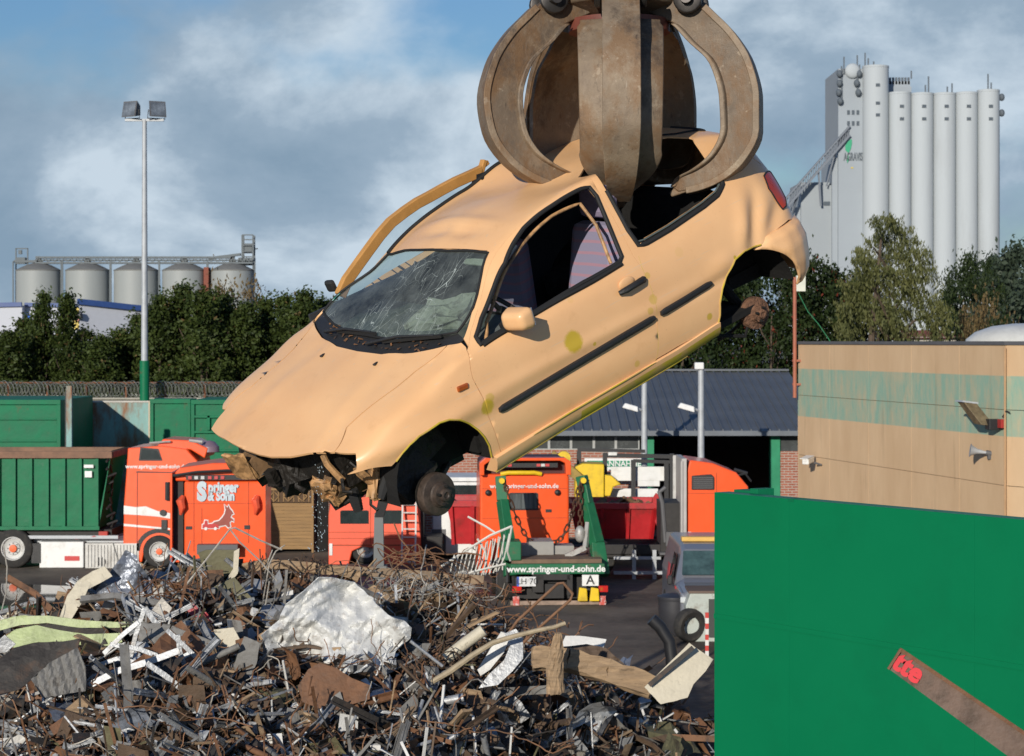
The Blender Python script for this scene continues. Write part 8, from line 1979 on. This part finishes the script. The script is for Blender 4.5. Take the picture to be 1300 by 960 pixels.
polyrod(sc_('flat_strip','pale driftwood-like strip on the crest left of the grey column','timber'), [(308,722),(340,716),(384,720),(440,726),(456,732)], 0, H_wood, 26.8, box=(.12,.05), jag=.015)
colm = empty('steel_column', 'grey upright steel column with flared black top, below the car front', 'column', at(481,722,28.2))
k_ = 28.2/F
MB().add([(-7*k_,-.06,-.3),(7*k_,-.06,-.3),(5.5*k_,-.06,70*k_),(-5.5*k_,-.06,70*k_),(-7*k_,.10,-.3),(7*k_,.10,-.3),(5.5*k_,.10,70*k_),(-5.5*k_,.10,70*k_)], [(0,1,2,3),(5,4,7,6),(1,5,6,2),(4,0,3,7),(3,2,6,7)]).build('column_shaft', mat('column_grey', (.14,.15,.15), .6), colm)
MB().add([(-5*k_,-.08,66*k_),(6*k_,-.08,66*k_),(14*k_,-.08,92*k_),(2*k_,-.08,98*k_),(-5*k_,.10,66*k_),(6*k_,.10,66*k_),(14*k_,.10,92*k_),(2*k_,.10,98*k_)], [(0,1,2,3),(5,4,7,6),(1,5,6,2),(4,0,3,7),(3,2,6,7)]).build('column_head', M_rubber, colm)
MB().bx(-10*k_,10*k_,-.10,.14,-.12,4*k_).build('column_foot', mat('column_foot_grey', (.18,.18,.17), .8), colm)
# white wire rack
rk = empty('wire_rack', 'bent white wire rack standing up in front of the skip loader wheel', 'wire rack', at(590,745,27.4))
def wr(mb, pts, r, D=27.4):
    mb.tube([at(x, y, D+dz_)-at(590,745,27.4) for x, y, dz_ in pts], r, 5)
mb = MB(); wr(mb, [(556,722,0),(590,700,0),(622,680,-.1),(650,668,-.2)], .016); wr(mb, [(594,656,.1),(616,668,0),(628,676,0)], .014); wr(mb, [(562,742,0),(600,726,0),(642,716,0)], .014); wr(mb, [(650,668,-.2),(644,700,-.1),(648,712,0)], .014); wr(mb, [(606,684,0),(616,700,0),(618,724,.1)], .014)
mb.build('rack_frame', mat('white_wire', (.62,.60,.54), .6), rk)
mb = MB()
for k in range(13):
    x_ = 575+k*5.6; wr(mb, [(x_-6-k*.4, 744-k*1.5, .05),(x_-2, 720-k, 0),(x_+2+k*.2, 704-k*2.2, 0)], .009)
for k in range(5): wr(mb, [(612+k*7, 690-k*3, 0),(610+k*7, 712-k*3, .1),(606+k*8, 732-k*2, 0)], .009)
mb.build('rack_wires', mat('white_wire', (0,0,0)), rk)
# tangles of wire
def tangle(info, c, sx, sy, n, r, m, seed, up=0.0, D=None):
    r_ = random.Random(seed); mb = MB(); o = hp(*c) if D is None else at(*c, D); k = (o.y)/F
    for i in range(n):
        p = Vector((r_.gauss(0,sx*.5)*k, r_.gauss(0,.25), r_.gauss(0,sy*.5)*k)); d_ = Vector((r_.gauss(0,1), r_.gauss(0,.6), r_.gauss(up,.6))).normalized(); cur = Vector((r_.gauss(0,1), r_.gauss(0,1), r_.gauss(0,1)))*.22; P = []
        for j in range(r_.randint(10,20)):
            P.append(p.copy()); d_ = (d_+cur+Vector((r_.uniform(-.25,.25),r_.uniform(-.25,.25),r_.uniform(-.25,.25)))-Vector((p.x/(sx*k)*.3,p.y*.5,(p.z/(sy*k))**3*1.5))).normalized(); p = p+d_*.07
        mb.tube(P, r*r_.uniform(.7,1.3), 4, caps=False)
    x_ = mb.build(info[0], m, recalc=False); x_.location = o; return tag(x_, *info[1:])
tangle(sc_('wire_tangle','springy rusty wire tangle rising below the front wheel hub','wire tangle'), (535,716), 56, 26, 22, .008, H_wire, 1, .3, 27.2)
tangle(sc_('wire_tangle','dense brown wire tangle right of the white crumpled sheet','wire tangle'), (580,770), 80, 40, 80, .0075, H_wire, 2)
tangle(sc_('wire_tangle','pale fine wire ball in the middle right of the heap','wire tangle'), (538,764), 54, 44, 60, .005, H_wireg, 3)
tangle(sc_('wire_tangle','brown wire nest behind the olive box on the crest','wire tangle'), (350,722), 50, 16, 20, .007, H_brown, 4, .0, 27)
tangle(sc_('wire_tangle','dark twisted wires between the inverted V and the red plate','wire tangle'), (222,762), 50, 34, 30, .007, H_rust, 5)
tangle(sc_('wire_tangle','yellow-brown wires over the pale green trims','wire tangle'), (80,806), 80, 16, 12, .006, hmat('wire_tan', (.32,.20,.08)), 6)
tangle(sc_('wire_tangle','rusty wires around the splintered post','wire tangle'), (670,826), 70, 34, 40, .007, H_wire, 9)
tangle(sc_('wire_tangle','low dark wire tangle right of the white sheet bottom','wire tangle'), (560,842), 70, 40, 40, .008, H_brown, 10)
for lab, pts, r in (('tall thin wire bent to a point in front of the orange tractor', [(201,786),(232,748),(264,708),(292,672),(298,670),(330,686),(358,698)], .012), ('second thin wire under the pointed one', [(292,672),(304,688),(330,712),(352,738)], .010),
        ('thin curly twig rising before the wooden gate', [(330,786),(336,750),(342,716),(350,700),(362,692)], .009), ('second thin twig beside the curly one', [(336,728),(342,708),(346,698)], .008), ('long thin wire at the left frame edge', [(2,776),(8,752),(9,720),(4,690)], .009),
        ('loose arched rusty wire beside the grey column', [(500,664),(508,684),(520,698),(512,712),(498,724)], .010), ('long pale stick leaning by the brown plates', [(340,812),(336,776),(342,738)], .009)):
    polyrod(sc_('bent_wire', lab, 'wire'), pts, r, H_wireg if 'pale' in lab or 'thin' in lab else H_wire, 25.5, n=6)
# ball of small white litter at left
lt = MB(); 
for k in range(60):
    p = hp(r6.uniform(2,46), r6.uniform(776,792)); s = r6.uniform(.02,.06); lt.box(p, (s*1.5,s,s*.6), (r6.random()*3,r6.random()*3,r6.random()*3))
tag(lt.build('white_litter', H_cream), 'small pale litter at the left end of the heap', 'litter', kind='stuff')
# rusty marked plate in front of the green wall
pl = empty('marked_plate', 'rusty steel plate with red spray marks in front of the green wall', 'steel plate', at(1165,850,9.8))
k_ = 9.8/F; Q = [(x-1165, -(y-850)) for x, y in ((1142,824),(1205,866),(1400,998),(1375,1030),(1128,849))]
mb = MB(); mb.prism([(x*k_, y*k_) for x, y in Q], 0, .012, 'xz').build('plate', hmat('plate_rust', (.15,.10,.075), dirt_lo=.5), pl)
MB().beam((-23*k_,-.01,26*k_),(235*k_,-.01,-148*k_), .018,.018).beam((-38*k_,-.012,1*k_),(-22*k_,-.02,27*k_), .008,.012).build('plate_rim', H_rust, pl)
text_mesh('spray_mark', 'tte', .13, mat('spray_red', (.65,.04,.05), .6), pl, Matrix.Translation((-12*k_,-.006,2*k_)) @ Matrix.Rotation(.60, 4, 'Y') @ Matrix.Rotation(PI/2, 4, 'X'), .002, bold=.006)
